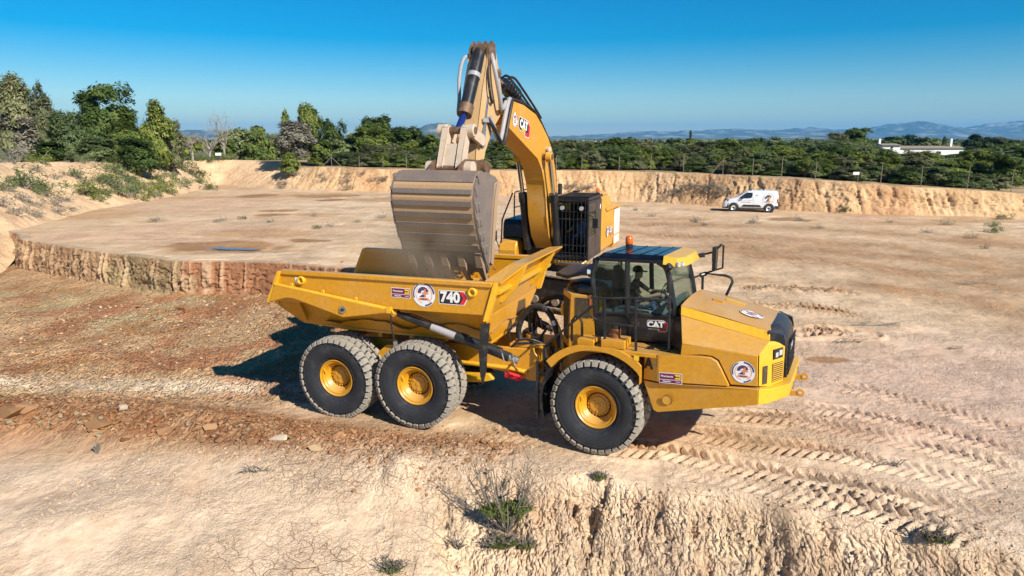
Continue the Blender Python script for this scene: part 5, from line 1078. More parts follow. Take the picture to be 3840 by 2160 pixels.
# bucket
bk = empty('bucket', None, exc)
PR = [(9.02, 4.60), (9.30, 4.68), (9.62, 4.70), (9.86, 4.62), (10.02, 4.42), (10.08, 4.14), (10.03, 3.84), (9.93, 3.55), (9.80, 3.26), (9.64, 2.98), (9.46, 2.72), (9.26, 2.46)]
IN = [(9.02, 4.53), (9.30, 4.61), (9.60, 4.63), (9.81, 4.56), (9.95, 4.39), (10.0, 4.14), (9.96, 3.87), (9.86, 3.59), (9.73, 3.31), (9.58, 3.03), (9.41, 2.77), (9.24, 2.45)]
def shell(m):
    n = len(PR)
    for a, b, c, d in zip(PR, PR[1:], IN, IN[1:]):
        m.hexa([(a[0], -.97, a[1]), (b[0], -.97, b[1]), (d[0], -.97, d[1]), (c[0], -.97, c[1])], [(a[0], .97, a[1]), (b[0], .97, b[1]), (d[0], .97, d[1]), (c[0], .97, c[1])], BKT2)
ep('shell', shell, bk, 30, 0)
for s in (-1, 1):
    side = [(9.02, 4.60)] + PR[1:] + [(9.06, 2.60), (8.93, 3.35), (8.76, 4.02), (8.64, 4.42), (8.80, 4.55)]
    ep('side_plate', lambda m: quadstrip(m, side, s * .97, s * 1.02, BKT), bk, bev=0)
    ep('side_cutter', lambda m: quadstrip(m, [(9.10, 2.55), (8.96, 3.35), (8.80, 4.02), (8.66, 4.44), (8.86, 4.40), (9.00, 4.02), (9.12, 3.4), (9.24, 2.62)], s * 1.02, s * 1.07, TOOTH), bk, bev=.01)
    for k in range(6):
        t = .30 + k * .105; i = int(t * (len(PR) - 1)); f_ = t * (len(PR) - 1) - i
        px, pz = PR[i][0] + (PR[i + 1][0] - PR[i][0]) * f_, PR[i][1] + (PR[i + 1][1] - PR[i][1]) * f_
        for q in range(2 if k > 1 else 1): ep('wear_block', lambda m: m.box((px - .08 - q * .15, s * 1.03, pz), (.11, .04, .20), BKT, Matrix.Rotation(.3, 3, 'Y')), bk, bev=.012)
    ep('hinge_ear', lambda m: (quadstrip(m, [(7.88, 4.72), (8.0, 4.92), (8.2, 4.90), (9.0, 4.95), (9.25, 4.88), (9.5, 4.66), (8.8, 4.5), (8.0, 4.50)], s * .40, s * .34, RUST), m.cyl((8.06, s * .30, 4.71), (8.06, s * .52, 4.71), .17, RUST, n=18), m.cyl((9.06, s * .38, 4.74), (9.06, s * .58, 4.74), .17, LINKM, n=18)), bk, bev=.008)
# wear plates across the heel
def ptan(t):
    u = t * (len(PR) - 1); i = min(int(u), len(PR) - 2); f_ = u - i
    a, b = PR[i], PR[i + 1]; p = (a[0] + (b[0] - a[0]) * f_, a[1] + (b[1] - a[1]) * f_); d = Vector((b[0] - a[0], 0, b[1] - a[1])).normalized()
    return Vector((p[0], 0, p[1])), d
for t0, t1, th in ((.13, .335, .025), (.392, .425, .045), (.470, .504, .045), (.546, .582, .045), (.624, .660, .045), (.702, .738, .045), (.778, .812, .045), (.850, .95, .03)):
    def wp(m, t0=t0, t1=t1, th=th):
        n = 5 if t1 - t0 > .1 else 1
        for k in range(n):
            (a, da), (b, db) = ptan(t0 + (t1 - t0) * k / n), ptan(t0 + (t1 - t0) * (k + 1) / n)
            na = Vector((-da.z, 0, da.x)); nb = Vector((-db.z, 0, db.x)); na = na if na.x > 0 or na.z > 0 else -na; nb = nb if nb.x > 0 or nb.z > 0 else -nb
            Y = Vector((0, .955, 0))
            m.hexa([a - Y - na * .01, b - Y - nb * .01, b - Y + nb * th, a - Y + na * th], [a + Y - na * .01, b + Y - nb * .01, b + Y + nb * th, a + Y + na * th], BKT)
    ep('wear_plate', wp, bk, 30, 0)
ep('cutting_edge', lambda m: m.hexa([(9.50, -1.0, 2.78), (9.24, -1.0, 2.38), (9.16, -1.0, 2.42), (9.40, -1.0, 2.80)], [(9.50, 1.0, 2.78), (9.24, 1.0, 2.38), (9.16, 1.0, 2.42), (9.40, 1.0, 2.80)], BKT), bk, bev=.01)
for y in (-.86, -.43, 0, .43, .86):
    def th_(m, y=y):
        for sec in (((9.58, 2.86), (9.40, 2.90), (9.22, 2.58), (9.44, 2.52), .085, .10), ((9.46, 2.55), (9.24, 2.60), (9.02, 2.16), (9.10, 2.12), .10, .045)):
            a, b, c, d, w0, w1 = sec
            m.hexa([(a[0], y - w0, a[1]), (a[0], y + w0, a[1]), (b[0], y + w0, b[1]), (b[0], y - w0, b[1])], [(d[0], y - w1, d[1]), (d[0], y + w1, d[1]), (c[0], y + w1, c[1]), (c[0], y - w1, c[1])], TOOTH)
    ep('tooth', th_, bk, bev=.02)
# ------------------------------------------------------------------ people in the two cabs
SKIN = paint('skin', (.42, .24, .16), .55, 0, (.4, .25, .18), .05, 0, .4, 20.0)
SHIRT = paint('dark_shirt', (.045, .05, .055), .85, 0, (.1, .09, .08), .1, 0, .2, 12.0)
JEAN = paint('blue_trousers', (.05, .075, .13), .85, 0, (.1, .09, .08), .1, 0, .2, 12.0)
HAIR = paint('dark_cap', (.015, .014, .014), .8, 0, (.1, .09, .08), .05, 0, .2, 12.0)
BLUSH = paint('blue_work_shirt', (.05, .14, .30), .85, 0, (.1, .09, .08), .1, 0, .2, 12.0)
def person(M, joints, edges, shirt, head_c, head_r, look, hips_z):
    """seated figure: one skin surface grown over a jointed skeleton, head with face, five-fingered hands"""
    names = list(joints); idx = {n: i for i, n in enumerate(names)}
    me = bpy.data.meshes.new('person'); me.from_pydata([joints[n][0] for n in names], [(idx[a], idx[b]) for a, b in edges], [])
    o = link('person', me); o.matrix_world = M
    sk = o.modifiers.new('skin', 'SKIN'); sk.use_smooth_shade = True
    for i, n in enumerate(names):
        me.skin_vertices[0].data[i].radius = (joints[n][1], joints[n][2] if len(joints[n]) > 2 else joints[n][1])
    me.skin_vertices[0].data[idx['pelvis']].use_root = True
    sb = o.modifiers.new('sub', 'SUBSURF'); sb.levels = sb.render_levels = 2
    bpy.context.view_layer.update()
    ev = bpy.data.meshes.new_from_object(o.evaluated_get(bpy.context.evaluated_depsgraph_get()))
    o.modifiers.clear(); o.data = ev; ev.name = 'person'
    for m in (SKIN, shirt, JEAN): ev.materials.append(m)
    hands = [Vector(joints[n][0]) for n in names if n.startswith('hand') or n.startswith('wrist') or n.startswith('elbow')]
    neck = Vector(joints['neck'][0])
    for p in ev.polygons:
        c = p.center; p.use_smooth = True
        if c.z > neck.z + .02 or any((c - h).length < .19 for h in hands): p.material_index = 0
        elif c.z < hips_z: p.material_index = 2
        else: p.material_index = 1
    return o
def seated(M, shirt, hand_r, hand_l, cap_on):
    """own frame: x forward, y left, z up, seat point at the origin"""
    J = {'pelvis': ((0, 0, .10), .15, .13), 'waist': ((-.02, 0, .28), .135, .11), 'chest': ((.02, 0, .46), .165, .12), 'neck': ((.05, 0, .60), .055), 'jaw': ((.085, 0, .68), .070, .078), 'brow': ((.08, 0, .76), .085, .088), 'crown': ((.07, 0, .835), .055)}
    E = [('pelvis', 'waist'), ('waist', 'chest'), ('chest', 'neck'), ('neck', 'jaw'), ('jaw', 'brow'), ('brow', 'crown')]
    J['nose'] = ((.185, 0, .735), .014); E.append(('brow', 'nose'))
    for s, n, h in ((-1, 'r', hand_r), (1, 'l', hand_l)):
        H = Vector(h); S = Vector((.02, s * .19, .52)); el = (S + H) / 2 + Vector((-.06, s * .10, -.14))
        J['shoulder_' + n] = (tuple(S), .065); J['elbow_' + n] = (tuple(el), .045); d = (H - el).normalized()
        J['wrist_' + n] = (tuple(H - d * .09), .030); J['hand_' + n] = (tuple(H - d * .03), .038, .022)
        E += [('chest', 'shoulder_' + n), ('shoulder_' + n, 'elbow_' + n), ('elbow_' + n, 'wrist_' + n), ('wrist_' + n, 'hand_' + n)]
        side = Vector((0, 1, 0)); dn = Vector((0, 0, -1))
        for k, (off, ln) in enumerate(((-.033, .055), (-.011, .068), (.011, .062), (.033, .048))):
            a = H + side * off + d * .005; b = H + side * off + d * ln * .6 + dn * .012; c = H + side * off + d * ln + dn * .045
            for q, pnt in (('a', a), ('b', b), ('c', c)): J[f'finger{k}{q}_{n}'] = (tuple(pnt), .0095)
            E += [('hand_' + n, f'finger{k}a_{n}'), (f'finger{k}a_{n}', f'finger{k}b_{n}'), (f'finger{k}b_{n}', f'finger{k}c_{n}')]
        ta = H - d * .045 + side * (-s * .045); tb = H + side * (-s * .06) + dn * .02
        J['thumb_a_' + n] = (tuple(ta), .012); J['thumb_b_' + n] = (tuple(tb), .010); E += [('hand_' + n, 'thumb_a_' + n), ('thumb_a_' + n, 'thumb_b_' + n)]
        J['hip_' + n] = ((.05, s * .11, .08), .095); J['knee_' + n] = ((.46, s * .16, .13), .068); J['ankle_' + n] = ((.52, s * .15, -.28), .045); J['toe_' + n] = ((.68, s * .16, -.33), .038)
        E += [('pelvis', 'hip_' + n), ('hip_' + n, 'knee_' + n), ('knee_' + n, 'ankle_' + n), ('ankle_' + n, 'toe_' + n)]
        J['ear_' + n] = ((.07, s * .098, .735), .014); E.append(('brow', 'ear_' + n))
    o = person(M, J, E, shirt, None, None, None, .16)
    mb = MB(); mb.lathe([(.108, .775), (.106, .82), (.085, .872), (.045, .895), (0, .90)], HAIR, 16, 'z', (.07, 0, 0))
    if cap_on: mb.hexa([(.14, -.075, .79), (.27, -.05, .775), (.27, .05, .775), (.14, .075, .79)], [(.14, -.075, .80), (.27, -.05, .785), (.27, .05, .785), (.14, .075, .80)], HAIR)
    mb.build('cap' if cap_on else 'hair', o, 50)
    mb = MB(); mb.hexa([(.158, -.075, .745), (.172, -.02, .745), (.172, .02, .745), (.158, .075, .745)], [(.158, -.075, .772), (.172, -.02, .772), (.172, .02, .772), (.158, .075, .772)], BLKP); mb.build('sunglasses', o, 30)
    mb = MB(); mb.hexa([(.150, -.028, .665), (.160, 0, .665), (.150, .028, .665)], [(.150, -.026, .674), (.160, 0, .676), (.150, .026, .674)], REDP); mb.build('mouth', o, 30)
    return o
p1 = seated(MTR @ Matrix.Translation((.26, -.05, 2.62)), SHIRT, (.62, -.15, .36), (.66, .17, .40), True)
tag(p1, 'dump truck driver in dark shirt, cap and sunglasses, leaning to the wheel', 'person')
p2 = seated(MEX @ Matrix.Translation((.78, 1.0, 2.05)), BLUSH, (.40, -.36, .30), (.40, .36, .30), False)
tag(p2, 'operator in a blue shirt seated behind the barred excavator windscreen', 'person')
# ------------------------------------------------------------------ picking points on the ground
def bank_z(x, y):
    d, a, s = poly_sd(x, y, RXY); d = -s * d
    run = np.interp(a, RARC, RIM[:, 4]); zb = np.interp(a, RARC, RIM[:, 2]); zt = np.interp(a, RARC, RIM[:, 3])
    V = np.clip(d / run, 0, 1) * .9; hz = np.clip((V - .04) / .86, 0, 1) ** .9
    return np.where((d > 0) & (d < run + 1.2), zb + (zt - zb) * hz, -9.0)
def surf(x, y): return np.maximum(terrain(x, y), bank_z(x, y))
_ys = np.concatenate([np.linspace(8, 30, 900), np.linspace(30, 125, 1300)[1:]])
def pix_surface(u, v):
    u2 = u * 3840 / 2576; v2 = v * 3840 / 2576; c, s = math.cos(PITCH), math.sin(PITCH)
    a = (u2 - 1920) / FPX; b = (v2 - 1080) / FPX; d = (a, c - b * s, -s - b * c); t = _ys / d[1]
    X = d[0] * t; Z = CAM_H + d[2] * t; S = surf(X, _ys); k = np.nonzero(Z <= S)[0]
    i = k[0] if len(k) else len(_ys) - 1
    return Vector((X[i], _ys[i], float(S[i])))

# ------------------------------------------------------------------ foliage
def leaf_mat(name, tint=(1, 1, 1), rough=.6):
    m, N, L, p = nodes(name); nt = m.node_tree
    at = N.new('ShaderNodeAttribute'); at.attribute_name = 'Col'; oi = N.new('ShaderNodeObjectInfo')
    c = mixcol(nt, at.outputs['Color'], tint, 1.0, 'MULTIPLY')
    hs = N.new('ShaderNodeHueSaturation'); L.new(c, hs.inputs['Color']); L.new(ramp(nt, oi.outputs['Random'], 0, 1, .70, 1.25), hs.inputs['Value']); L.new(ramp(nt, oi.outputs['Random'], 0, 1, .515, .485), hs.inputs['Hue'])
    L.new(hs.outputs[0], p.inputs['Base Color']); p.inputs['Roughness'].default_value = rough; p.inputs['Specular IOR Level'].default_value = .3
    tr = N.new('ShaderNodeBsdfTranslucent'); L.new(hs.outputs[0], tr.inputs[0])
    mx = N.new('ShaderNodeMixShader'); mx.inputs[0].default_value = .28; L.new(p.outputs[0], mx.inputs[1]); L.new(tr.outputs[0], mx.inputs[2]); L.new(mx.outputs[0], N['Material Output'].inputs[0])
    return m
LEAF = leaf_mat('foliage')
BARK = paint('grey_bark', (.20, .17, .135), .9, 0, (.10, .08, .06), .4, 0, .2, 5.0, bmp=.4)
DEADB = paint('dead_bark', (.34, .30, .26), .9, 0, (.18, .15, .12), .3, 0, .2, 5.0, bmp=.3)
def leaves_mesh(name, P, size, cols, rng, flat=.35, elong=1.6, out=0.0):
    n = len(P); nrm = rng.normal(size=(n, 3)) * (.45 if out else 1); nrm[:, 2] = np.abs(nrm[:, 2]) + flat
    if out: q = P - np.array([0, 0, P[:, 2].max() * .42]); q /= np.linalg.norm(q, axis=1)[:, None] + 1e-6; nrm = nrm + q * out
    nrm /= np.linalg.norm(nrm, axis=1)[:, None]
    a = np.cross(nrm, rng.normal(size=(n, 3))); a /= np.linalg.norm(a, axis=1)[:, None]; b = np.cross(nrm, a)
    s = size * rng.uniform(.55, 1.3, n)[:, None]
    V = np.stack([P - a * s * elong, P - b * s * .55, P + a * s * elong, P + b * s * .55], 1).reshape(-1, 3).astype(np.float32)
    me = bpy.data.meshes.new(name); me.vertices.add(4 * n); me.vertices.foreach_set('co', V.ravel())
    me.loops.add(4 * n); me.loops.foreach_set('vertex_index', np.arange(4 * n, dtype=np.int32))
    me.polygons.add(n); me.polygons.foreach_set('loop_start', np.arange(0, 4 * n, 4, dtype=np.int32)); me.polygons.foreach_set('loop_total', np.full(n, 4, np.int32))
    me.update(calc_edges=True); me.materials.append(LEAF); add_attr(me, 'Col', np.repeat(cols, 4, 0)); return me
def crown_pts(rng, n, nl, shape):
    """clumps of leaves spread through lobes of a unit crown (height 1, half width 1); gaps stay between clumps"""
    L_ = []
    for i in range(nl):
        t = rng.uniform(0, 2 * math.pi); z = rng.uniform(.14, .88); r = math.sqrt(rng.uniform(0, 1)) * shape(z)
        L_.append((r * math.cos(t) * .86, r * math.sin(t) * .86, z, rng.uniform(.22, .38), rng.uniform(.10, .18)))
    if nl > 15: L_ += [(0, 0, .60, .50, .26), (.32, .12, .46, .46, .24), (-.32, -.1, .48, .46, .24), (.05, -.3, .42, .45, .24), (0, .3, .45, .45, .24)]; nl += 5
    L_ = np.array(L_)
    m = int(n / 11); k = rng.integers(0, nl, m); d = rng.normal(size=(m, 3)); d /= np.linalg.norm(d, axis=1)[:, None]; d[:, 2] = np.where(d[:, 2] < -.3, -d[:, 2], d[:, 2])
    rr = rng.uniform(.62, 1.08, m)[:, None]
    C = L_[k, :3] + d * rr * np.stack([L_[k, 3], L_[k, 3], L_[k, 4]], 1)
    hue = rng.uniform(0, 1, m)
    P = np.repeat(C, 11, 0) + rng.normal(size=(m * 11, 3)) * np.array([.055, .055, .024])
    return P, np.repeat(hue, 11)
def mix3(a, b, t): return np.asarray(a)[None] * (1 - t[:, None]) + np.asarray(b)[None] * t[:, None]
SHAPES = {'round': lambda z: math.sqrt(max(0, 1 - ((z - .5) / .55) ** 2)) * .85, 'cone': lambda z: .62 * (1.02 - z) + .12, 'tall': lambda z: .75 if z < .6 else 1.4 * (1.05 - z), 'low': lambda z: .95 - .5 * z}
PAL = {'oak': ((.055, .095, .020), (.15, .20, .038)), 'olive': ((.14, .155, .065), (.26, .26, .125)), 'lime': ((.11, .16, .025), (.26, .29, .058)), 'grey': ((.20, .18, .13), (.34, .31, .24)), 'pine': ((.030, .060, .020), (.075, .12, .036)), 'sage': ((.10, .145, .05), (.20, .24, .09))}
PROTO = {}
def proto(kind, shape, seed, n, leaf, h, w):
    """unit tree prototype: crown mesh and trunk mesh for a tree of about this height and half width"""
    key = (kind, shape, seed, n, leaf)
    if key in PROTO: return PROTO[key]
    rng = np.random.default_rng(seed * 7 + 3)
    P, hue = crown_pts(rng, n, 27 if shape != 'cone' else 12, SHAPES[shape])
    P = P * np.array([w, w, h])
    cols = mix3(PAL[kind][0], PAL[kind][1], np.clip(hue ** 1.3 + rng.normal(0, .12, len(hue)), 0, 1)) * rng.uniform(.75, 1.2, len(hue))[:, None]
    cr = leaves_mesh('crown', P, leaf, cols, rng, .15, 1.5, 1.1)
    mb = MB(); r0 = .045 * h + .02; B = BARK if kind != 'grey' else DEADB
    mb.tube([(0, 0, -.15), (.03 * w, .02 * w, .18 * h), (-.04 * w, .05 * w, .40 * h), (.02 * w, 0, .62 * h)], 0, B, 7, rs=[r0, r0 * .8, r0 * .55, r0 * .3])
    for k in range(7):
        t = 2 * math.pi * k / 7 + rng.uniform(-.3, .3); z0 = rng.uniform(.12, .45) * h; q = Vector((math.cos(t) * w * .62, math.sin(t) * w * .62, rng.uniform(.45, .80) * h))
        p0 = Vector((0, .02 * w, z0)); md = p0.lerp(q, .5) + Vector((rng.uniform(-.1, .1) * w, rng.uniform(-.1, .1) * w, -.05 * h))
        mb.tube([p0, md, q], 0, B, 5, rs=[r0 * .5, r0 * .32, r0 * .10])
    t_o = mb.build('trunk', None, 50); tm = t_o.data; bpy.data.objects.remove(t_o)
    PROTO[key] = (cr, tm, h, w); return PROTO[key]
def plant(name, pr, loc, H, W, rot, label, cat, group):
    cr, tm, h, w = pr
    e = empty(name); e.location = loc; e.rotation_euler = (0, 0, rot); e.scale = (W / w, W / w, H / h)
    link('crown', cr, e); link('trunk', tm, e)
    return tag(e, label, cat, group)
def tree_px(u, vtop, D, hw, pr, label, group=None, name='tree', cat='tree', zb=None, rot=None):
    D = max(D, 66) if u < 450 else D
    x, y, zt = pix_at(u, vtop, D); z = float(surf(np.array([x]), np.array([y]))[0]) if zb is None else zb
    plant(name, pr, (x, y, z - .05), max(.6, (zt - z) / .98), hw / 1750 * D, random.uniform(0, 6.3) if rot is None else rot, label, cat, group)
def P_(kind, shape, seed, big=False): return proto(kind, shape, seed, 13000 if big else 5000, .125 if big else .14, 5.0 if big else 3.2, 2.4 if big else 1.9)
# left group behind the shrub bank, told apart by look and neighbours
for a in ((28, 186, 58, 62, P_('olive', 'tall', 1, True), 'tall sparse grey-green tree at the far left edge, tallest of its row'),
          (100, 214, 62, 42, P_('olive', 'tall', 2, True), 'slim olive tree just right of the tall grey-green tree at the left edge'),
          (60, 290, 54, 70, P_('grey', 'round', 3, True), 'pale tangled olive bush under the tall trees at the left edge'),
          (165, 284, 66, 48, P_('sage', 'round', 4, True), 'low dusty green tree left of the big dark oak'),
          (255, 213, 72, 78, P_('oak', 'round', 5, True), 'big dark green oak with domed crown above the left bank'),
          (225, 262, 70, 45, P_('oak', 'tall', 6, True), 'dark lower shoulder tree leaning against the big domed oak'),
          (315, 300, 69, 55, P_('oak', 'round', 7, True), 'dark oak in the gap between the domed oak and the yellowish oak'),
          (385, 264, 72, 52, P_('lime', 'tall', 8, True), 'yellowish green oak right of the big domed oak'),
          (425, 305, 74, 38, P_('olive', 'round', 9, True), 'grey-green tree at the right end of the left tree group'),
          (345, 350, 62, 60, P_('oak', 'low', 10, True), 'low dark undergrowth bush in front of the yellowish oak'),
          (130, 352, 57, 70, P_('oak', 'low', 11, True), 'low dark undergrowth bush behind the left fence posts'),
          (240, 345, 61, 60, P_('sage', 'low', 12, True), 'low sage green bush at the foot of the big domed oak')):
    tree_px(a[0], a[1], a[2], a[3], a[4], a[5])
for a in ((600, 316, 110, 48, P_('sage', 'round', 13), 'rounded blue-green tree right of the dead trees'), (655, 318, 112, 45, P_('oak', 'round', 14), 'rounded dark green tree left of the twiggy bush'),
          (560, 348, 92, 42, P_('lime', 'low', 15), 'bright green low bush behind the pale soil ramp'), (630, 360, 88, 46, P_('oak', 'low', 16), 'dark low bush on the rim above the pale soil ramp'),
          (718, 274, 100, 24, P_('lime', 'tall', 17), 'slender bright green tree rising above the twiggy bush'), (772, 266, 98, 40, P_('lime', 'round', 18, True), 'light green round tree above and right of the twiggy bush'),
          (735, 306, 80, 62, P_('grey', 'round', 19, True), 'twiggy grey half-bare bush on the rim of the pit'), (728, 385, 77, 30, P_('lime', 'tall', 20), 'dense green bush hanging over the pit wall below the twiggy bush'),
          (838, 304, 96, 40, P_('oak', 'round', 21, True), 'dark round tree between the light green tree and the broad oak'), (860, 345, 84, 48, P_('sage', 'low', 22), 'dusty green low bush in front of the dark round tree'),
          (950, 288, 96, 62, P_('oak', 'round', 23, True), 'broad dark domed oak left of the excavator stick'), (935, 318, 84, 62, P_('lime', 'round', 24, True), 'broad yellow-green oak in front of the domed oak'),
          (1025, 318, 90, 55, P_('oak', 'round', 25, True), 'green round tree right of the broad domed oak'), (1085, 338, 88, 48, P_('lime', 'round', 26, True), 'bright green tree just left of the bucket linkage'),
          (800, 352, 82, 46, P_('oak', 'low', 27), 'dark low bush right of the twiggy bush'), (1000, 372, 82, 50, P_('oak', 'low', 28), 'low dark bush under the broad yellow-green oak'),
          (1240, 352, 92, 55, P_('olive', 'round', 29, True), 'grey-green tree seen between stick and boom'), (1300, 362, 98, 55, P_('oak', 'round', 30), 'dark green tree seen under the raised boom'),
          (1425, 362, 96, 48, P_('oak', 'round', 31), 'dark green tree just right of the excavator boom'), (1430, 392, 84, 40, P_('grey', 'low', 32), 'greyish dry shrub on the rim right of the boom'),
          (1550, 349, 84, 58, P_('lime', 'round', 33, True), 'large yellow-green tree right of the boom behind the wire fence'), (1660, 366, 92, 52, P_('sage', 'round', 34, True), 'dusty sage tree left of the dark cypress'),
          (1790, 356, 96, 56, P_('olive', 'round', 35, True), 'grey-green olive tree right of the dark cypress'), (1880, 372, 82, 48, P_('lime', 'round', 36, True), 'yellow-green bushy tree above the white van'),
          (2155, 322, 150, 48, P_('oak', 'round', 37, True), 'big dark tree standing above the scrub left of the white house'), (2105, 335, 146, 32, P_('olive', 'round', 38, True), 'grey-brown tree leaning on the big dark tree left of the house'),
          (2268, 338, 240, 46, P_('pine', 'round', 39), 'dark pine grove rising behind the white house'), (2452, 340, 170, 34, P_('pine', 'tall', 40), 'dark tree at the right end of the white house'),
          (2505, 346, 168, 34, P_('olive', 'round', 41, True), 'grey-green tree right of the dark tree beside the house'), (2455, 378, 66, 48, P_('lime', 'round', 42, True), 'yellow-green tree on the rim below the white house'),
          (2535, 388, 62, 58, P_('oak', 'round', 43, True), 'dense dark bush on the rim at the right edge'), (2350, 425, 64, 50, P_('oak', 'low', 44, True), 'dark low bush in the shade below the white house'),
          (2580, 372, 70, 40, P_('oak', 'round', 45), 'dark tree cut by the right edge of the picture')):
    tree_px(a[0], a[1], a[2], a[3], a[4], a[5])
tree_px(1738, 327, 190, 7, P_('pine', 'cone', 50), 'dark narrow cypress rising above the scrub left of the van'); tree_px(2378, 344, 200, 8, P_('pine', 'cone', 51), 'dark narrow cypress behind the roof of the white house')
# the scrub sea right of the boom and behind the left trees
KP = [('oak', 'round'), ('lime', 'round'), ('sage', 'low'), ('olive', 'round'), ('oak', 'low'), ('sage', 'round'), ('lime', 'low'), ('olive', 'low')]
KN = {'oak': 'dark green', 'lime': 'yellow-green', 'sage': 'dusty green', 'olive': 'grey-green'}
rs = np.random.default_rng(77)
rows = [(66, 26, 396), (74, 30, 388), (84, 30, 380), (96, 28, 374), (112, 24, 369), (130, 22, 364), (152, 20, 360), (180, 18, 357), (215, 16, 354)]
for D, n, vt in rows:
    for i in range(n):
        u = 1395 + (2600 - 1395) * (i + rs.uniform(.1, .9)) / n; v = vt + rs.uniform(-13, 9) + (u - 1900) * .012 * (70 / D)
        if D < 78: v += np.interp(u, [1400, 2000, 2576], [0, 16, 52]) * (1 if D < 70 else .55)
        if 2195 < u < 2440 and D < 178: v = max(v, np.interp(D, [66, 100, 178], [420, 395, 392]) + rs.uniform(0, 5))
        if D < 78:
            x, y, z = pix_at(u, v, D); sd, sa, ss = poly_sd(np.array([x]), np.array([y]), RXY)
            if (-ss * sd)[0] < 3.2: continue
        k = KP[rs.integers(0, 8)]; hw = rs.uniform(24, 44) * (1 if D < 120 else .85)
        where = 'on the rim right of the boom' if D < 80 else ('in mid scrub beyond the pit' if D < 120 else 'far back under the mountains')
        side = 'left of the van' if u < 1800 else ('above the van' if u < 1990 else ('below the white house' if 2180 < u < 2440 else 'right of the van'))
        tree_px(u, v, D, hw, P_(k[0], k[1], 60 + int(rs.integers(0, 3)), D < 80), f'{KN[k[0]]} {"bush" if k[1] == "low" else "tree"} {where}, {side}', f'{KN[k[0]]} scrub {where} {side}', 'scrub_tree', 'tree')
for D, n, vt in ((92, 9, 372), (120, 12, 346), (150, 12, 344)):
    for i in range(n):
        u = 440 + (1160 - 440) * (i + rs.uniform(.1, .9)) / n
        if 470 < u < 575: continue
        k = KP[rs.integers(0, 8)]
        tree_px(u, vt + rs.uniform(-8, 10), D, rs.uniform(30, 44), P_(k[0], k[1], 60 + int(rs.integers(0, 3))), f'{KN[k[0]]} {"low bush" if k[1] == "low" else "rounded tree"} in the thicket behind the back rim of the pit', f'{KN[k[0]]} trees behind the back rim', 'scrub_tree', 'tree')
# low growth right along the rim, hiding the feet of the trees
def rim_at(s, off):
    x = np.interp(s, RARC, RIM[:, 0]); y = np.interp(s, RARC, RIM[:, 1]); e = .5
    tx = np.interp(s + e, RARC, RIM[:, 0]) - np.interp(s - e, RARC, RIM[:, 0]); ty = np.interp(s + e, RARC, RIM[:, 1]) - np.interp(s - e, RARC, RIM[:, 1]); l = math.hypot(tx, ty)
    r = np.interp(s, RARC, RIM[:, 4]); return x - ty / l * (r + off), y + tx / l * (r + off)
S0, S1 = RARC[9], RARC[-5]
def side_(x, y):
    u = 1288 + 1750 * x / (y * .978 + .5)
    return 'by the pale soil ramp' if u < 690 else 'left of the bucket' if u < 1000 else 'behind bucket and stick' if u < 1240 else 'behind the boom' if u < 1440 else 'between boom and van' if u < 1780 else 'above the van' if u < 1960 else 'between van and white notice board' if u < 2150 else 'right of the white notice board' if u < 2330 else 'near the right picture edge'
for lo, hi, n, h0, h1, w0, w1, tx_ in ((3.0, 5.5, 80, .9, 1.7, 1.0, 1.8, 'low'), (6, 11, 70, 1.6, 2.6, 1.5, 2.4, 'mid-high'), (12, 20, 60, 2.2, 3.2, 1.8, 2.8, 'tall')):
    for i in range(n):
        s_ = S0 + (S1 - S0) * (i + rs.uniform(0, 1)) / n; x, y = rim_at(s_, rs.uniform(lo, hi)); z = float(surf(np.array([x]), np.array([y]))[0])
        if y < 20: continue
        k = KP[rs.integers(0, 8)]; left = x < 0
        plant('rim_bush', P_(k[0], 'low' if lo < 10 else 'round', 60 + int(rs.integers(0, 3)), True), (x, y, z - .08), rs.uniform(h0, h1), rs.uniform(w0, w1), rs.uniform(0, 6.3), f'{tx_} {KN[k[0]]} bush on the pit rim ' + side_(x, y), 'bush', f'{tx_} {KN[k[0]]} rim bushes ' + side_(x, y))
# dead trees
def dead_tree(u, vtop, D, hw, seed, label):
    D = max(D, 66) if u < 450 else D
    x, y, zt = pix_at(u, vtop, D); z = float(surf(np.array([x]), np.array([y]))[0]); H = zt - z; W = hw / 1750 * D
    rng = random.Random(seed); e = empty('dead_tree'); e.location = (x, y, z - .05); mb = MB(); tr = MB()
    tr.tube([(0, 0, 0), (.05, .05, H * .3), (-.05, 0, H * .55)], 0, DEADB, 7, rs=[.16, .12, .07])
    def br(p, d, l, r, dep):
        q = p + d * l; m = p.lerp(q, .5) + Vector((rng.uniform(-1, 1), rng.uniform(-1, 1), rng.uniform(-1, 1))) * l * .14
        mb.tube([p, m, q], 0, DEADB, 4, rs=[r, r * .8, r * .55])
        if dep:
            for _ in range(3): br(m.lerp(q, rng.uniform(0, 1)), (d + Vector((rng.uniform(-1, 1), rng.uniform(-1, 1), rng.uniform(-.7, .9))) * .9).normalized(), l * .62, r * .55, dep - 1)
    for k in range(7):
        t = 6.28 * k / 7; p = Vector((0, 0, H * rng.uniform(.15, .5)))
        br(p, Vector((math.cos(t) * W / H * 1.3, math.sin(t) * W / H * 1.3, rng.uniform(.35, 1.0))).normalized(), H * .36, .055, 3)
    tr.build('trunk', e, 40); mb.build('branches', e, 0); tag(e, label, 'tree')
dead_tree(555, 284, 88, 22, 1, 'bare dead tree with twisted grey branches above the pale soil ramp'); dead_tree(478, 338, 84, 30, 2, 'low dead grey bush left of the tall dead tree'); dead_tree(522, 335, 86, 26, 3, 'bleached dead bush beside the tall dead tree'); dead_tree(22, 300, 52, 40, 4, 'bare grey twisted tree at the left picture edge')
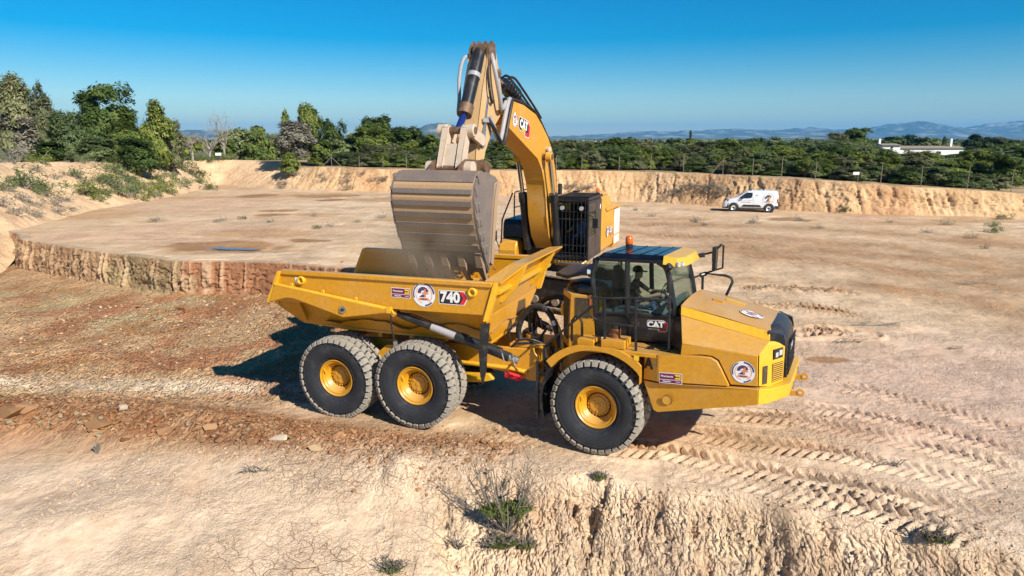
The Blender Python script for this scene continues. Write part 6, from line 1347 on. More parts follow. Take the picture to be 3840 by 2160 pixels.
# far wood
rw = np.random.default_rng(9); n = 26000
Dd = 235 * np.exp(rw.uniform(0, 1, n) * 2.3); Xx = rw.uniform(-.85, .85, n) * Dd
Pw = np.stack([Xx, Dd, 2.4 + rw.uniform(0, 1, n) ** .7 * (2.6 + 1.1 * vnoise(Xx * .05, Dd * .05) * 2)], 1)
hw_ = np.clip(vnoise(Xx * .08, Dd * .02, 3) + .5 + rw.normal(0, .15, n), 0, 1); cw = mix3((.06, .095, .03), (.19, .215, .08), hw_)
s0 = .9; mw = leaves_mesh('far_wood', Pw, s0, cw, rw, .6, 1.3)
tag(link('far_wood', mw), 'low green wood stretching to the foot of the mountains', 'wood', kind='stuff')

# ------------------------------------------------------------------ bushes on the left bank and weeds on the floor
def bush_proto(seed, kind, n=420, leaf=.035, up=1.0):
    rng = np.random.default_rng(seed); m = 26; C = rng.normal(size=(m, 3)) * np.array([.34, .34, .20]); C[:, 2] = np.abs(C[:, 2]) * up + .12
    k = rng.integers(0, m, n); P = C[k] + rng.normal(size=(n, 3)) * np.array([.10, .10, .09]); P[:, 2] = np.abs(P[:, 2])
    hue = rng.uniform(0, 1, m)[k]; cols = mix3(PAL[kind][0], PAL[kind][1], np.clip(hue + rng.normal(0, .1, n), 0, 1))
    f = leaves_mesh('foliage', P, leaf, cols, rng, .2, 2.4)
    mb = MB()
    for c in C[:14]: mb.tube([(0, 0, -.1), tuple(c * .55 + np.array([0, 0, .02])), tuple(c * 1.12)], 0, DEADB, 4, rs=[.016, .010, .004])
    o = mb.build('stems', None, 0); me = o.data; bpy.data.objects.remove(o); return f, me
BP = {k: [bush_proto(200 + i + 10 * j, k, 520 if k != 'grey' else 300, .034) for i in range(3)] for j, k in enumerate(('lime', 'sage', 'grey', 'oak'))}
def bush(name, kind, p, w, h, label, group=None, i=None, cat='bush'):
    f, s = BP[kind][random.randrange(3) if i is None else i]
    e = empty(name); e.location = p - Vector((0, 0, .03)); e.rotation_euler = (0, 0, random.uniform(0, 6.3)); e.scale = (w, w, h)
    link('foliage', f, e); link('stems', s, e); return tag(e, label, cat, group)
SB = [(232, 490, 'lime', 1.3), (250, 505, 'lime', 1.2), (205, 487, 'lime', 1.5), (290, 412, 'oak', 1.4), (290, 425, 'oak', 1.1), (270, 447, 'lime', 1.0), (330, 452, 'lime', 1.2), (350, 470, 'sage', 1.3), (372, 480, 'lime', 1.3), (388, 494, 'lime', 1.4), (410, 478, 'lime', 1.5), (430, 488, 'lime', 1.2), (360, 503, 'lime', 1.1),
      (440, 418, 'oak', 1.2), (470, 432, 'sage', 1.6), (500, 440, 'sage', 1.6), (520, 455, 'sage', 1.5), (465, 462, 'sage', 1.6), (500, 475, 'sage', 1.7), (540, 484, 'sage', 1.4), (520, 494, 'sage', 1.5), (470, 492, 'sage', 1.3), (615, 412, 'sage', 1.7), (640, 425, 'sage', 1.8), (668, 430, 'sage', 1.8), (690, 445, 'oak', 1.6), (640, 448, 'sage', 1.4), (665, 468, 'sage', 1.4), (615, 455, 'sage', 1.5), (700, 462, 'sage', 1.4), (720, 478, 'oak', 1.3),
      (95, 432, 'grey', 2.0), (140, 450, 'grey', 1.8), (190, 448, 'sage', 1.6), (215, 462, 'grey', 1.6), (30, 410, 'grey', 2.0), (60, 470, 'sage', 1.7), (20, 480, 'sage', 1.6), (100, 475, 'sage', 1.5), (120, 492, 'sage', 1.5), (60, 505, 'grey', 1.8), (10, 520, 'grey', 1.7), (90, 520, 'grey', 1.6), (140, 516, 'grey', 1.5), (170, 505, 'grey', 1.3), (40, 540, 'grey', 1.5), (90, 545, 'grey', 1.3), (180, 530, 'grey', 1.1), (150, 538, 'grey', 1.1)]
for j, (u, v, k, w) in enumerate(SB):
    uu, vv = (u * 1.0, v) if u < 260 else (u, v)
    if u >= 260 and u > 440: uu = 240 + (u - 440) * .98
    p = pix_surface(min(uu, 528) if u < 600 else 380 + (u - 600) * 1.25, vv)
    sc = .75 + .5 * random.random()
    if k == 'grey': sc *= .6
    bush('bank_shrub', k, p, w * .85 * sc + .2, w * 1.0 * sc, {'lime': 'fresh green mastic', 'oak': 'dark green', 'sage': 'dull green', 'grey': 'dry grey-brown'}[k] + ' shrub ' + ('near the top' if vv < 440 else 'half way up' if vv < 480 else 'low') + ' on the left bank, ' + ('at its left end' if uu < 150 else 'in its middle' if uu < 330 else 'at its right end'), k + ' shrubs ' + ('near the top' if vv < 440 else 'half way up' if vv < 480 else 'low') + ' on the left bank, ' + ('left end' if uu < 150 else 'middle' if uu < 330 else 'right end'))
for i in range(46):                                     # brush along the rim in front of the left trees
    u = random.uniform(0, 640); p = pix_surface(u, 400 + random.uniform(-4, 10)); k = random.choice(['lime', 'sage', 'grey', 'sage'])
    bush('rim_shrub', k, p, random.uniform(.9, 1.6), random.uniform(.8, 1.5), {'lime': 'fresh green shrub along the top edge of the left bank', 'sage': 'dull green shrub along the top edge of the left bank', 'grey': 'dry brown brush along the top edge of the left bank'}[k], {'lime': 'fresh green shrubs on the rim of the left bank', 'sage': 'dull green shrubs on the rim of the left bank', 'grey': 'dry brush on the rim of the left bank'}[k])
for i in range(34):                                     # dry brush at the foot of the back wall
    u = random.choice([random.uniform(700, 985), random.uniform(700, 985), random.uniform(1420, 1480), random.uniform(1690, 1830)]); p = pix_surface(u, random.uniform(438, 476) if u < 1000 else random.uniform(470, 500))
    bush('dry_brush', 'grey', p, random.uniform(.6, 1.3), random.uniform(.5, 1.0), 'dry grey brush on the back wall of the pit left of the bucket' if u < 1000 else ('dry grey brush on the pit wall just left of the white van' if u > 1600 else 'dry grey brush at the wall foot beside the excavator boom'), 'dry brush left of the bucket' if u < 1000 else ('dry brush by the van' if u > 1600 else 'dry brush beside the boom'))
WD = [(2128, 531, 'oak', .8), (2500, 585, 'oak', .9), (2497, 570, 'sage', .8), (2525, 552, 'sage', 1.0), (1895, 562, 'grey', .9), (2010, 556, 'grey', .7), (1750, 560, 'grey', .9), (1770, 568, 'grey', .6), (2240, 560, 'grey', .6), (1640, 545, 'grey', .6), (560, 555, 'grey', .5), (610, 552, 'sage', .5), (545, 560, 'grey', .5), (390, 560, 'grey', .8), (790, 545, 'grey', .5), (680, 560, 'grey', .5), (830, 570, 'grey', .5), (800, 575, 'sage', .5), (900, 560, 'grey', .5), (960, 548, 'grey', .6),
      (2380, 566, 'grey', .8), (2440, 600, 'grey', .7), (2330, 585, 'grey', .6), (2060, 575, 'grey', .6), (1600, 530, 'grey', .6), (2480, 626, 'grey', .6)]
for u, v, k, w in WD:
    bush('floor_weed', k, pix_surface(u, v), w * .8, w * .8, 'green weed tuft growing on the pit floor at the foot of the right wall' if k == 'oak' else ('grey-green weed tuft on the bare pit floor' if k == 'sage' else 'dry weed tuft on the bare pit floor, ' + ('left of the bucket' if u < 1000 else 'right of the excavator')), 'green weeds at the right wall' if k == 'oak' else ('grey-green weeds on the pit floor' if k == 'sage' else 'dry weeds ' + ('left of the bucket' if u < 1000 else 'right of the excavator')), cat='weed')
# plants on the near bank
def near_plant(u, v, w, h, n, seed, label, green=True, up=1.0):
    p = pix_surface(u, v); rng = random.Random(seed); nr = np.random.default_rng(seed); e = empty('bank_plant'); e.location = p - Vector((0, 0, .02))
    mb = MB(); tips = []
    for k in range(30 if n > 100 else 14):
        t = rng.uniform(0, 6.28); l = rng.uniform(.45, 1.0); d = Vector((math.cos(t) * w * l, math.sin(t) * w * .6 * l, h * rng.uniform(.35, 1.0) * up))
        m = d * .5 + Vector((rng.uniform(-.1, .1) * w, rng.uniform(-.1, .1) * w, -.05 * h)); mb.tube([(0, 0, -.05), m, d], 0, DEADB if k % 3 == 0 else BARK, 4, rs=[.014, .010, .005]); tips.append((m, d))
        for _ in range(4):
            a = m.lerp(d, rng.uniform(0, .9)); b_ = a + Vector((rng.uniform(-1, 1) * .16, rng.uniform(-1, 1) * .12, rng.uniform(0, 1) * .16)) * (w / .5); mb.tube([a, b_], 0, BARK, 3, rs=[.007, .004]); tips.append((a, b_))
    mb.build('stems', e, 0)
    if green:
        P = []
        for _ in range(n):
            a, b_ = tips[rng.randrange(len(tips))]; q = a.lerp(b_, rng.uniform(.1, .9)); P.append((q.x * .72 + rng.gauss(0, .02), q.y * .72 + rng.gauss(0, .02), min(q.z, h * .38) * .8 + rng.gauss(0, .02)))
        P = np.array(P); cols = mix3((.075, .12, .02), (.24, .28, .07), nr.uniform(0, 1, len(P)))
        link('foliage', leaves_mesh('foliage', P, .011, cols, nr, .1, 3.2), e)
    return tag(e, label, 'plant')
near_plant(1275, 1335, .72, 1.55, 5200, 1, 'large heather-like bush on the near bank with green foliage and bare twigs'); near_plant(1262, 1380, .42, .34, 1800, 2, 'small green bush just below the large bush on the near bank'); near_plant(1325, 1378, .20, .20, 500, 12, 'small round green tuft right under the large bush on the near bank')
near_plant(1508, 1212, .16, .20, 500, 3, 'single small shrub on the crest of the near bank right of the large bush', True); near_plant(1152, 1380, .20, .28, 60, 4, 'dry leafless weed left of the large bush on the near bank', False); near_plant(985, 1440, .30, .26, 700, 5, 'dark weedy plant at the bottom edge of the picture', True)
near_plant(2345, 1362, .26, .30, 420, 6, 'dark leafed seedling on the crest at lower right', True); near_plant(245, 1142, .10, .26, 40, 7, 'thin leafless twig standing on pale ground below the red soil ridge', False, 1.3); near_plant(2385, 1372, .12, .16, 160, 8, 'tiny leafy seedling beside the dark seedling at lower right', True)
for q, (u, v, l, lab) in enumerate(((2205, 820, 1.6, 'long dead twigs lying on the pale mound right of the truck'), (2130, 862, .9, 'short dead brush lying in front of the mound right of the truck'), (2400, 880, .5, 'dark twig in the crack of the right mound'), (2235, 1172, .45, 'dead twigs lying on the tyre tracks at right'), (640, 1190, .5, 'small dead twig lying on the pale foreground at left'), (2450, 715, 1.6, 'dark brush lying beside the brown haul track at far right'))):
    p = pix_surface(u, v); mb = MB(); rg = random.Random(q)
    for k in range(9):
        a = Vector((rg.uniform(-.5, .5) * l, rg.uniform(-.15, .15) * l, .03)); b_ = a + Vector((rg.uniform(.2, .5) * l * rg.choice((-1, 1)), rg.uniform(-.12, .12) * l, rg.uniform(.0, .12))); mb.tube([a, a.lerp(b_, .5) + Vector((0, .02, .03)), b_], 0, BARK, 4, rs=[.010, .008, .003])
    mb.tube([(-.5 * l, 0, .02), (.5 * l, .02, .03)], .010, BARK, 4)
    o = mb.build('dead_twigs', None, 0); o.location = p; tag(o, lab, 'twig')
# ------------------------------------------------------------------ rocks
ROCKM = []
for i, c in enumerate(((.30, .165, .075), (.36, .20, .10), (.27, .14, .07), (.42, .29, .17), (.58, .46, .33), (.30, .26, .16))):
    ROCKM.append(paint('stone_%d' % i, c, .9, 0, tuple(min(.7, x * 1.15) for x in c), .4, .25, .2, 6.0, bmp=.5))
import bmesh
def rock_mesh(seed, m, flat=.7):
    rng = random.Random(seed); bm = bmesh.new()
    for _ in range(13):
        v = Vector((rng.gauss(0, 1), rng.gauss(0, 1), rng.gauss(0, 1))).normalized() * rng.uniform(.78, 1.0); bm.verts.new((v.x * rng.uniform(.9, 1.25), v.y, v.z * flat))
    r = bmesh.ops.convex_hull(bm, input=bm.verts); bmesh.ops.delete(bm, geom=[g for g in r['geom_interior'] if isinstance(g, bmesh.types.BMVert)], context='VERTS')
    bmesh.ops.bevel(bm, geom=bm.edges[:], offset=.10, segments=1, affect='EDGES') if seed % 1 else None
    bmesh.ops.recalc_face_normals(bm, faces=bm.faces)
    me = bpy.data.meshes.new('rock'); bm.to_mesh(me); bm.free(); me.materials.append(m)
    me.polygons.foreach_set('use_smooth', [True] * len(me.polygons)); me.set_sharp_from_angle(angle=R(38)); return me
RK = [[rock_mesh(i * 10 + j, ROCKM[i]) for j in range(4)] for i in range(6)]
def rock(u, v, px, tone, label, group=None, k=None, el=1.0):
    p = pix_surface(u, v); s = px / 1750 * (p.y * .98 + 1.2) * .5
    o = link('rock', RK[tone][random.randrange(4) if k is None else k]); o.location = p + Vector((0, 0, s * .32)); o.rotation_euler = (random.uniform(-.2, .2), random.uniform(-.2, .2), random.uniform(0, 6.3) if el == 1 else .15); o.scale = (s * el, s, s)
    return tag(o, label, 'rock', group)
for a in ((243, 1078, 40, 0, 'long flat brown rock at the lower edge of the red soil ridge', 1.5), (316, 1108, 20, 2, 'squarish dark brown rock alone on pale ground below the ridge', 1), (416, 1093, 30, 1, 'flat brown rock on pale ground right of the squarish rock', 1.4), (552, 1112, 22, 2, 'rounder dark red rock at the right end of the fallen stones', 1), (510, 1110, 20, 1, 'reddish brown rock left of the dark red one', 1),
          (530, 1082, 26, 1, 'large brown rock half up the ridge above the dark red rock', 1.2), (795, 1132, 24, 3, 'tan block standing on the pale foreground in front of the mid wheel', 1.2), (700, 1112, 30, 4, 'pale whitish rock at the foot of the red ridge near the mid wheel', 1.3), (20, 1052, 50, 0, 'largest brown boulder on the ridge at the left picture edge', 1.4), (65, 1035, 36, 1, 'brown boulder just right of the largest boulder', 1.3), (835, 1140, 16, 2, 'red lump right of the tan block', 1),
          (680, 762, 10, 3, 'pale stone on the churned floor', 1), (460, 780, 20, 2, 'dark flat slab on the churned floor below the bench face', 1.5), (700, 800, 22, 2, 'red brown slab on the churned floor near the truck tail', 1.5), (400, 805, 14, 5, 'dark olive stone on the churned floor', 1.2), (310, 1035, 24, 4, 'pale block on top of the red ridge', 1), (250, 1100, 16, 5, 'greenish stone under the long flat rock', 1), (1230, 1118, 12, 2, 'single red stone in front of the front wheel', 1), (860, 660, 8, 2, 'dark clod on the edge of the bench', 1)):
    rock(a[0], a[1], a[2] * 1.35, a[3], a[4], None, None, a[5])
rng_ = random.Random(3); TN = ['brown', 'light brown', 'dark red', 'tan', 'pale', 'olive']
for i in range(150):
    t = rng_.random(); u = t ** 1.35 * 760; v0 = np.interp(u, [0, 300, 600, 800], [1000, 1015, 1050, 1080]); v1 = np.interp(u, [0, 300, 600, 800], [1075, 1100, 1118, 1128])
    v = v0 + (v1 - v0) * rng_.random() ** .8; tn_ = rng_.choice((0, 0, 1, 1, 2, 3, 5))
    rock(u, v, rng_.uniform(8, 15) + (1 - t) * 9 * rng_.random(), tn_, f'{TN[tn_]} stone in the {"left" if u < 230 else "middle" if u < 470 else "right"} part of the red soil ridge', f'{TN[tn_]} stones {"left" if u < 230 else "middle" if u < 470 else "right"} on the ridge')
for i in range(45):
    u = rng_.uniform(0, 740); v = rng_.uniform(730, 960); rock(u, v, rng_.uniform(6, 12), rng_.choice((1, 2, 3, 5, 4)), 'stone lying on the churned floor left of the truck', 'stones on the churned floor')
for i in range(30):
    u = rng_.uniform(0, 1100); v = rng_.uniform(1130, 1230); rock(u, v, rng_.uniform(4, 9), rng_.choice((1, 3, 4, 4)), 'pebble on the pale foreground below the red ridge', 'pebbles on the pale foreground')
# clods: too many and too small to pick apart
cm = [MB() for _ in range(2)]; cl_me = [RK[i][j] for i in (0, 1, 2) for j in range(2)]
CRB = [paint('pale_crumb', (.58, .44, .30), .95, 0, (.50, .36, .24), .3, .1, .1, 3.0, bmp=.3), paint('tan_crumb', (.50, .36, .225), .95, 0, (.55, .41, .28), .3, .1, .1, 3.0, bmp=.3)]
def clods(name, n, pick, tones, smin, smax, label):
    mb = MB(); pts = np.array([pick() for _ in range(n)]); Z = surf(pts[:, 0], pts[:, 1])
    base = [([v.co.copy() for v in RK[t][0].vertices], [tuple(p.vertices) for p in RK[t][0].polygons]) for t in range(6)]
    for (x, y), z in zip(pts, Z):
        t = random.choice(tones); vs, fs = base[t]; s = smin + (smax - smin) * random.random() ** 2.5; a = random.uniform(0, 6.3); ca_, sa_ = math.cos(a), math.sin(a)
        mb.add([(x + s * (v.x * ca_ - v.y * sa_), y + s * (v.x * sa_ + v.y * ca_), z + s * (v.z + .12)) for v in vs], fs, CRB[4 - t] if t in (3, 4) else ROCKM[t])
    return tag(mb.build(name, None, 0), label, 'soil', kind='stuff')
def pick_ridge():
    t = random.random(); i = t * (len(RIDGE) - 1); k = int(i); f_ = i - k; a, b = RIDGE[k], RIDGE[min(k + 1, len(RIDGE) - 1)]
    return (a[0] + (b[0] - a[0]) * f_, a[1] + (b[1] - a[1]) * f_ + random.gauss(0, .50))
clods('soil_clods', 3000, pick_ridge, (0, 1, 1, 2, 2), .012, .06, 'crumbled red soil clods covering the dumped ridge')
clods('soil_crumbs', 2300, lambda: (random.uniform(-17, -3.5), random.uniform(15.8, 27) if random.random() < .6 else random.uniform(23, 27)), (1, 2, 3, 5), .015, .075, 'crumbled earth scattered over the churned floor')
clods('foreground_crumbs', 2600, lambda: (random.uniform(-8.5, -.2), random.gauss(11.6, 1.0)), (4, 4, 4, 3), .006, .038, 'small pale crumbs of clay on the near foreground')
clods('bank_crumbs', 1500, lambda: (lambda x: (x, float(crest(x)) - abs(random.gauss(0, .8)) + .1))(random.uniform(-2.0, 7.6)), (4, 4, 3), .008, .05, 'crumbling pale clods sticking to the eroded near bank')
def pick_trk():
    P, w, d_, p_ = random.choice(TRK[:8]); i = random.random() * (len(P) - 1); k = int(i); f_ = i - k
    return (P[k][0] + (P[k + 1][0] - P[k][0]) * f_, P[k][1] + (P[k + 1][1] - P[k][1]) * f_ + random.choice((-1, 1)) * w * .55 + random.gauss(0, .05))
clods('track_crumbs', 1100, pick_trk, (3, 4, 3), .008, .04, 'crumbs of dry clay pushed up beside the tyre tracks')
# soil already in the dump body
mb = MB(MBD); n = 22
hs_ = np.random.default_rng(4)
X_, Y_ = np.meshgrid(np.linspace(-2.4, 1.66, n), np.linspace(-1.22, 1.22, n))
Z_ = 2.10 + .42 * np.exp(-((X_ - .3) / 1.1) ** 2 - (Y_ / .8) ** 2) + fbm(X_, Y_, 1.6, 4, 5) * .16
lo_ = Z_ < 0
mb.add(list(zip(X_.ravel(), Y_.ravel(), Z_.ravel())), [(r * n + c, r * n + c + 1, (r + 1) * n + c + 1, (r + 1) * n + c) for r in range(n - 1) for c in range(n - 1)], ROCKM[0])
tag(mb.build('soil_load', None, 50), 'brown soil lying in the bed of the dump truck', 'soil', kind='stuff')
mb = MB(MEX)
for i in range(260):
    rg = random.random(); vs, fs = [v.co for v in RK[i % 3][i % 4].vertices], [tuple(p.vertices) for p in RK[i % 3][i % 4].polygons]
    c = Vector((8.75 + random.gauss(0, .12) + .1 * rg, random.uniform(-.9, .9), 2.0 + rg * .8)); s = random.uniform(.015, .07); mb.add([c + v * s for v in vs], fs, ROCKM[i % 3])
tag(mb.build('falling_soil', None, 0), 'lumps of brown soil falling from the excavator bucket into the truck', 'soil', kind='stuff')

# ------------------------------------------------------------------ puddle
WAT, N_, L_n, p_ = nodes('muddy_water'); p_.inputs['Base Color'].default_value = (.20, .115, .055, 1); p_.inputs['Roughness'].default_value = .06; p_.inputs['Specular IOR Level'].default_value = .5
mb = MB(); pts = []
for i in range(40):
    t = 2 * math.pi * i / 40; r = 1 + .12 * math.sin(3 * t + 1) + .07 * math.sin(7 * t)
    x = -13.3 + 1.5 * r * math.cos(t) * 1.0; y = 32.15 - .30 * (x + 13.2) + .30 * r * math.sin(t); pts.append((x, y))
zp = max(ground(-13.2, 32.1) + .05, ground(-12, 31.8) + .03)
mb.add([(x, y, zp) for x, y in pts], [tuple(range(40))], WAT); tag(mb.build('puddle_water', None, 0), kind='structure')

# ------------------------------------------------------------------ white van
VW = paint('white_van_paint', (.80, .81, .83), .25, 0, (.55, .45, .35), .04, .08, .5, 1.5, coat=.5)
VB = paint('black_van_plastic', (.018, .018, .020), .6, 0, (.4, .32, .25), .12, .2, .3, 4.0)
VG = paint('van_glass', (.02, .025, .03), .05, 0, (.4, .32, .25), .02, .05, .8, 4.0)
VR = paint('grey_wheel_steel', (.55, .56, .58), .35, .6, (.3, .25, .2), .1, .1, .5, 6.0)
TL = paint('red_lamp', (.45, .01, .01), .15, 0, (.3, .2, .2), .02, 0, .5, 6.0)
pf = Vector(pix_surface(1848, 531.5)); pr_ = Vector(pix_surface(1929.5, 535)); vd = (pf - pr_); vd.z = 0; vd.normalize(); mid_ = (pf + pr_) / 2
vl = Vector((-vd.y, vd.x, 0))                                            # its left side looks at the camera
MV = mat4((vd, vl, Vector((0, 0, 1))), mid_ - vl * .80 + Vector((0, 0, 0)))
van = empty('white_van', MV); tag(van, 'white delivery van with a large round emblem parked below the pit wall', 'van')
def vp(name, f, par=van, smooth=40, bev=.0): return bpart(name, f, par, smooth, bev)
def vbody(m):
    # stations along x: (x, z bottom, half width, waist z, half width at top, top z)
    st = [(2.27, .28, .72, .62, .66, .74), (2.18, .26, .84, .78, .78, .90), (1.95, .25, .90, .92, .82, 1.02), (1.30, .25, .92, 1.05, .84, 1.16), (1.02, .25, .92, 1.08, .80, 1.30), (.55, .25, .92, 1.10, .73, 1.66), (.25, .25, .92, 1.10, .72, 1.76), (-.4, .25, .92, 1.10, .73, 1.79), (-1.4, .25, .92, 1.10, .73, 1.79), (-1.92, .26, .91, 1.10, .72, 1.76), (-2.04, .32, .89, 1.08, .70, 1.66), (-2.08, .42, .86, 1.0, .76, 1.4)]
    secs = []
    for x, zb, w, zw, wt, zt in st:
        half = [(0, zb), (w * .9, zb), (w, zb + .12), (w, (zb + zw) / 2), (w * .995, zw), (w * .5 + wt * .5, (zw + zt) / 2 + .02), (wt, zt - .07), (wt * .85, zt - .01), (0, zt + .02)]
        secs.append([(x, y, z) for y, z in half] + [(x, -y, z) for y, z in half[-2:0:-1]])
    n = len(secs[0]); vs = sum(secs, [])
    fs = [(r * n + i, r * n + (i + 1) % n, (r + 1) * n + (i + 1) % n, (r + 1) * n + i) for r in range(len(secs) - 1) for i in range(n)]
    fs += [tuple(range(n)), tuple(range((len(secs) - 1) * n, len(secs) * n))[::-1]]
    m.add(vs, fs, VW)
vb = vp('body', vbody); sbv = vb.modifiers.new('sub', 'SUBSURF'); sbv.levels = sbv.render_levels = 1
vp('windscreen', lambda m: m.plate([(1.05, .74, 1.22), (1.05, -.74, 1.22), (.52, -.64, 1.68), (.52, .64, 1.68)], .02, VG))
for s in (-1, 1):
    wf = lambda z: .915 - max(0, z - 1.08) * .275
    def sg(m): 
        o = [(1.02, 1.13), (.28, 1.13), (.02, 1.17), (-.06, 1.32), (-.06, 1.60), (.42, 1.60), (.62, 1.46)]
        m.hexa([(x, s * (wf(z) + .015), z) for x, z in o], [(x, s * (wf(z) - .02), z) for x, z in o], VG)
    sw_ = vp('side_window', sg)
    vp('mirror', lambda m: (m.box((.72, s * 1.00, 1.16), (.12, .16, .20), VB),), bev=.02)
    vp('side_moulding', lambda m: m.hexa([(.78, s * .90, .44), (-.80, s * .90, .44), (-.66, s * .90, .60), (.62, s * .90, .60)], [(.78, s * .945, .44), (-.80, s * .945, .44), (-.66, s * .945, .60), (.62, s * .945, .60)], VB))
    vp('sill', lambda m: m.box((0, s * .88, .25), (2.1, .08, .08), VB))
    vp('headlight', lambda m: m.hexa([(2.20, s * .66, .86), (1.86, s * .90, .86), (1.78, s * .89, 1.0), (2.12, s * .66, .98)], [(2.24, s * .68, .86), (1.88, s * .93, .86), (1.80, s * .915, 1.0), (2.15, s * .68, .98)], VG))
    vp('tail_lamp', lambda m: m.box((-2.03, s * .86, .95), (.08, .08, .34), TL))
    vp('door_handle', lambda m: m.box((.05, s * .925, 1.0), (.20, .03, .035), VW), bev=.005)
    vp('door_seam', lambda m: (m.box((-.14, s * .921, .80), (.012, .012, .95), GRYP), m.box((1.12, s * .921, .72), (.012, .012, .75), GRYP)), bev=0)
    for x in (1.39, -1.39):
        vp('wheel_arch', lambda m: m.lathe([(.33, 0), (.42, 0), (.42, s * .02), (.33, s * .02)], VB, 28, 'y', (x, s * .905, .34)))
        w_ = vp('wheel', lambda m: m.lathe([(.20, -.10), (.30, -.11), (.33, -.08), (.335, 0), (.33, .08), (.30, .11), (.20, .10)], RUB, 28, 'y', (x, s * .83, .335)))
        vp('rim', lambda m: (m.lathe([(.0, s * .06), (.07, s * .07), (.09, s * .03), (.15, s * .06), (.205, s * .10), (.215, s * .095)], VR, 24, 'y', (x, s * .83, .335)),), w_)
        vp('hub_cap', lambda m: m.cyl((x, s * .88, .335), (x, s * .912, .335), .06, VB, n=12), w_)
vp('front_bumper', lambda m: m.hexa([(2.32, -.70, .26), (2.32, .70, .26), (1.84, .935, .26), (1.84, -.935, .26)], [(2.30, -.70, .66), (2.30, .70, .66), (1.80, .93, .70), (1.80, -.93, .70)], VB), bev=.03)
vp('rear_bumper', lambda m: m.hexa([(-1.85, -.93, .30), (-1.85, .93, .30), (-2.16, .86, .30), (-2.16, -.86, .30)], [(-1.85, -.93, .56), (-1.85, .93, .56), (-2.16, .86, .56), (-2.16, -.86, .56)], VB), bev=.02)
vp('roof_bar', lambda m: [m.box((x, 0, 1.83), (.06, 1.3, .04), VW) for x in (.0, -1.0)], bev=0)
def vemb(m):
    # leans in with the upper body side
    O_ = (-1.34, .925, 1.13); U_, V_ = (-1, 0, 0), (0, -.12, .993); r = .43
    m.ring(r * .93, r, 20, 110, O_, U_, V_, .02, PUR); m.ring(r * .94, r, 130, 230, O_, U_, V_, .02, GRYP); m.ring(r * .95, r, -80, 15, O_, U_, V_, .02, ORG)
    m.ring(r * .26, r * .56, 20, 190, O_, U_, V_, .02, PUR, c=(-.06 * r, .12 * r)); m.poly([(-.40 * r, -.42 * r), (.02 * r, -.42 * r), (.05 * r, -.1 * r), (-.16 * r, -.1 * r)], O_, U_, V_, .02, PUR)
    m.poly([(.02 * r, -.40 * r), (.22 * r, -.40 * r), (.22 * r, .38 * r), (.02 * r, .38 * r)], O_, U_, V_, .023, YPR); m.poly([(-.10 * r, .0), (.40 * r, .0), (.40 * r, .17 * r), (-.10 * r, .17 * r)], O_, U_, V_, .025, ORG); m.poly([(-.5 * r, -.62 * r), (.5 * r, -.52 * r), (.5 * r, -.40 * r), (-.45 * r, -.46 * r)], O_, U_, V_, .023, ORG)
sticker('van_emblem', vemb, van)
sticker('van_lettering', lambda m: ([m.poly([(-.03, -.035), (.03, -.035), (.03, .035), (-.03, .035)], (.78 - .19 * k, .926, .92), (-1, 0, 0), (0, 0, 1), .004, GRYP) for k in range(4)], m.poly([(-.40, -.015), (.40, -.015), (.40, .015), (-.40, .015)], (.42, .926, .79), (-1, 0, 0), (0, 0, 1), .004, GRYP), m.poly([(-.09, -.04), (.09, -.04), (.06, .03), (-.06, .04)], (-.45, .87, 1.42), (-1, 0, 0), (0, -.26, .966), .03, GRYP)), van)

# ------------------------------------------------------------------ house, fence, signs
HW = paint('whitewash', (.80, .79, .76), .9, 0, (.55, .5, .42), .1, .1, .2, 1.0); TILE = paint('old_roof_tile', (.30, .24, .18), .9, 0, (.2, .17, .13), .3, 0, .2, 2.0); GRN = paint('green_shutter', (.02, .20, .09), .6, 0, (.2, .2, .15), .1, 0, .3, 2.0); DKW = paint('dark_window', (.03, .035, .04), .3, 0, (.2, .2, .15), .1, 0, .3, 2.0)
HD = 165.0
hl_ = pix_at(2216, 392, HD); hr_ = pix_at(2428, 392, HD); HL = hr_[0] - hl_[0]; k_ = HL / 212.0; hz = 2.3
house_w = empty('farmhouse', Matrix.Translation((hl_[0], HD, hz)))
tag(house_w, 'long low white farmhouse with two chimneys and a green shutter among the trees', 'house')
def hp(name, f, par=house_w): return bpart(name, f, par, 0, 0)
def pxh(v): return pix_at(2320, v, HD)[2] - hz
xs = lambda u: (u - 2216) * k_
hp('wall', lambda m: (m.box(((xs(2218) + xs(2262)) / 2, 3, pxh(366) / 2), (xs(2262) - xs(2218), 6, pxh(366)), HW), m.box(((xs(2262) + xs(2428)) / 2, 3.4, pxh(374) / 2), (xs(2428) - xs(2262), 6, pxh(374)), HW)))
rfh = hp('roof', lambda m: (m.hexa([(xs(2215), -.5, pxh(365.5)), (xs(2265), -.5, pxh(365.5)), (xs(2265), 6.5, pxh(365.5)), (xs(2215), 6.5, pxh(365.5))], [(xs(2216), 2.6, pxh(361)), (xs(2264), 2.6, pxh(361)), (xs(2264), 3.2, pxh(361)), (xs(2216), 3.2, pxh(361))], TILE), m.hexa([(xs(2262), 0, pxh(373.5)), (xs(2431), 0, pxh(373.5)), (xs(2431), 7, pxh(373.5)), (xs(2262), 7, pxh(373.5))], [(xs(2263), 3.2, pxh(367)), (xs(2430), 3.2, pxh(367)), (xs(2430), 3.8, pxh(367)), (xs(2263), 3.8, pxh(367))], TILE)))
for u in (2223, 2405): hp('chimney', lambda m: m.box((xs(u), 2.6, pxh(359)), (k_ * 5, .5, pxh(349) - pxh(369)), HW), rfh)
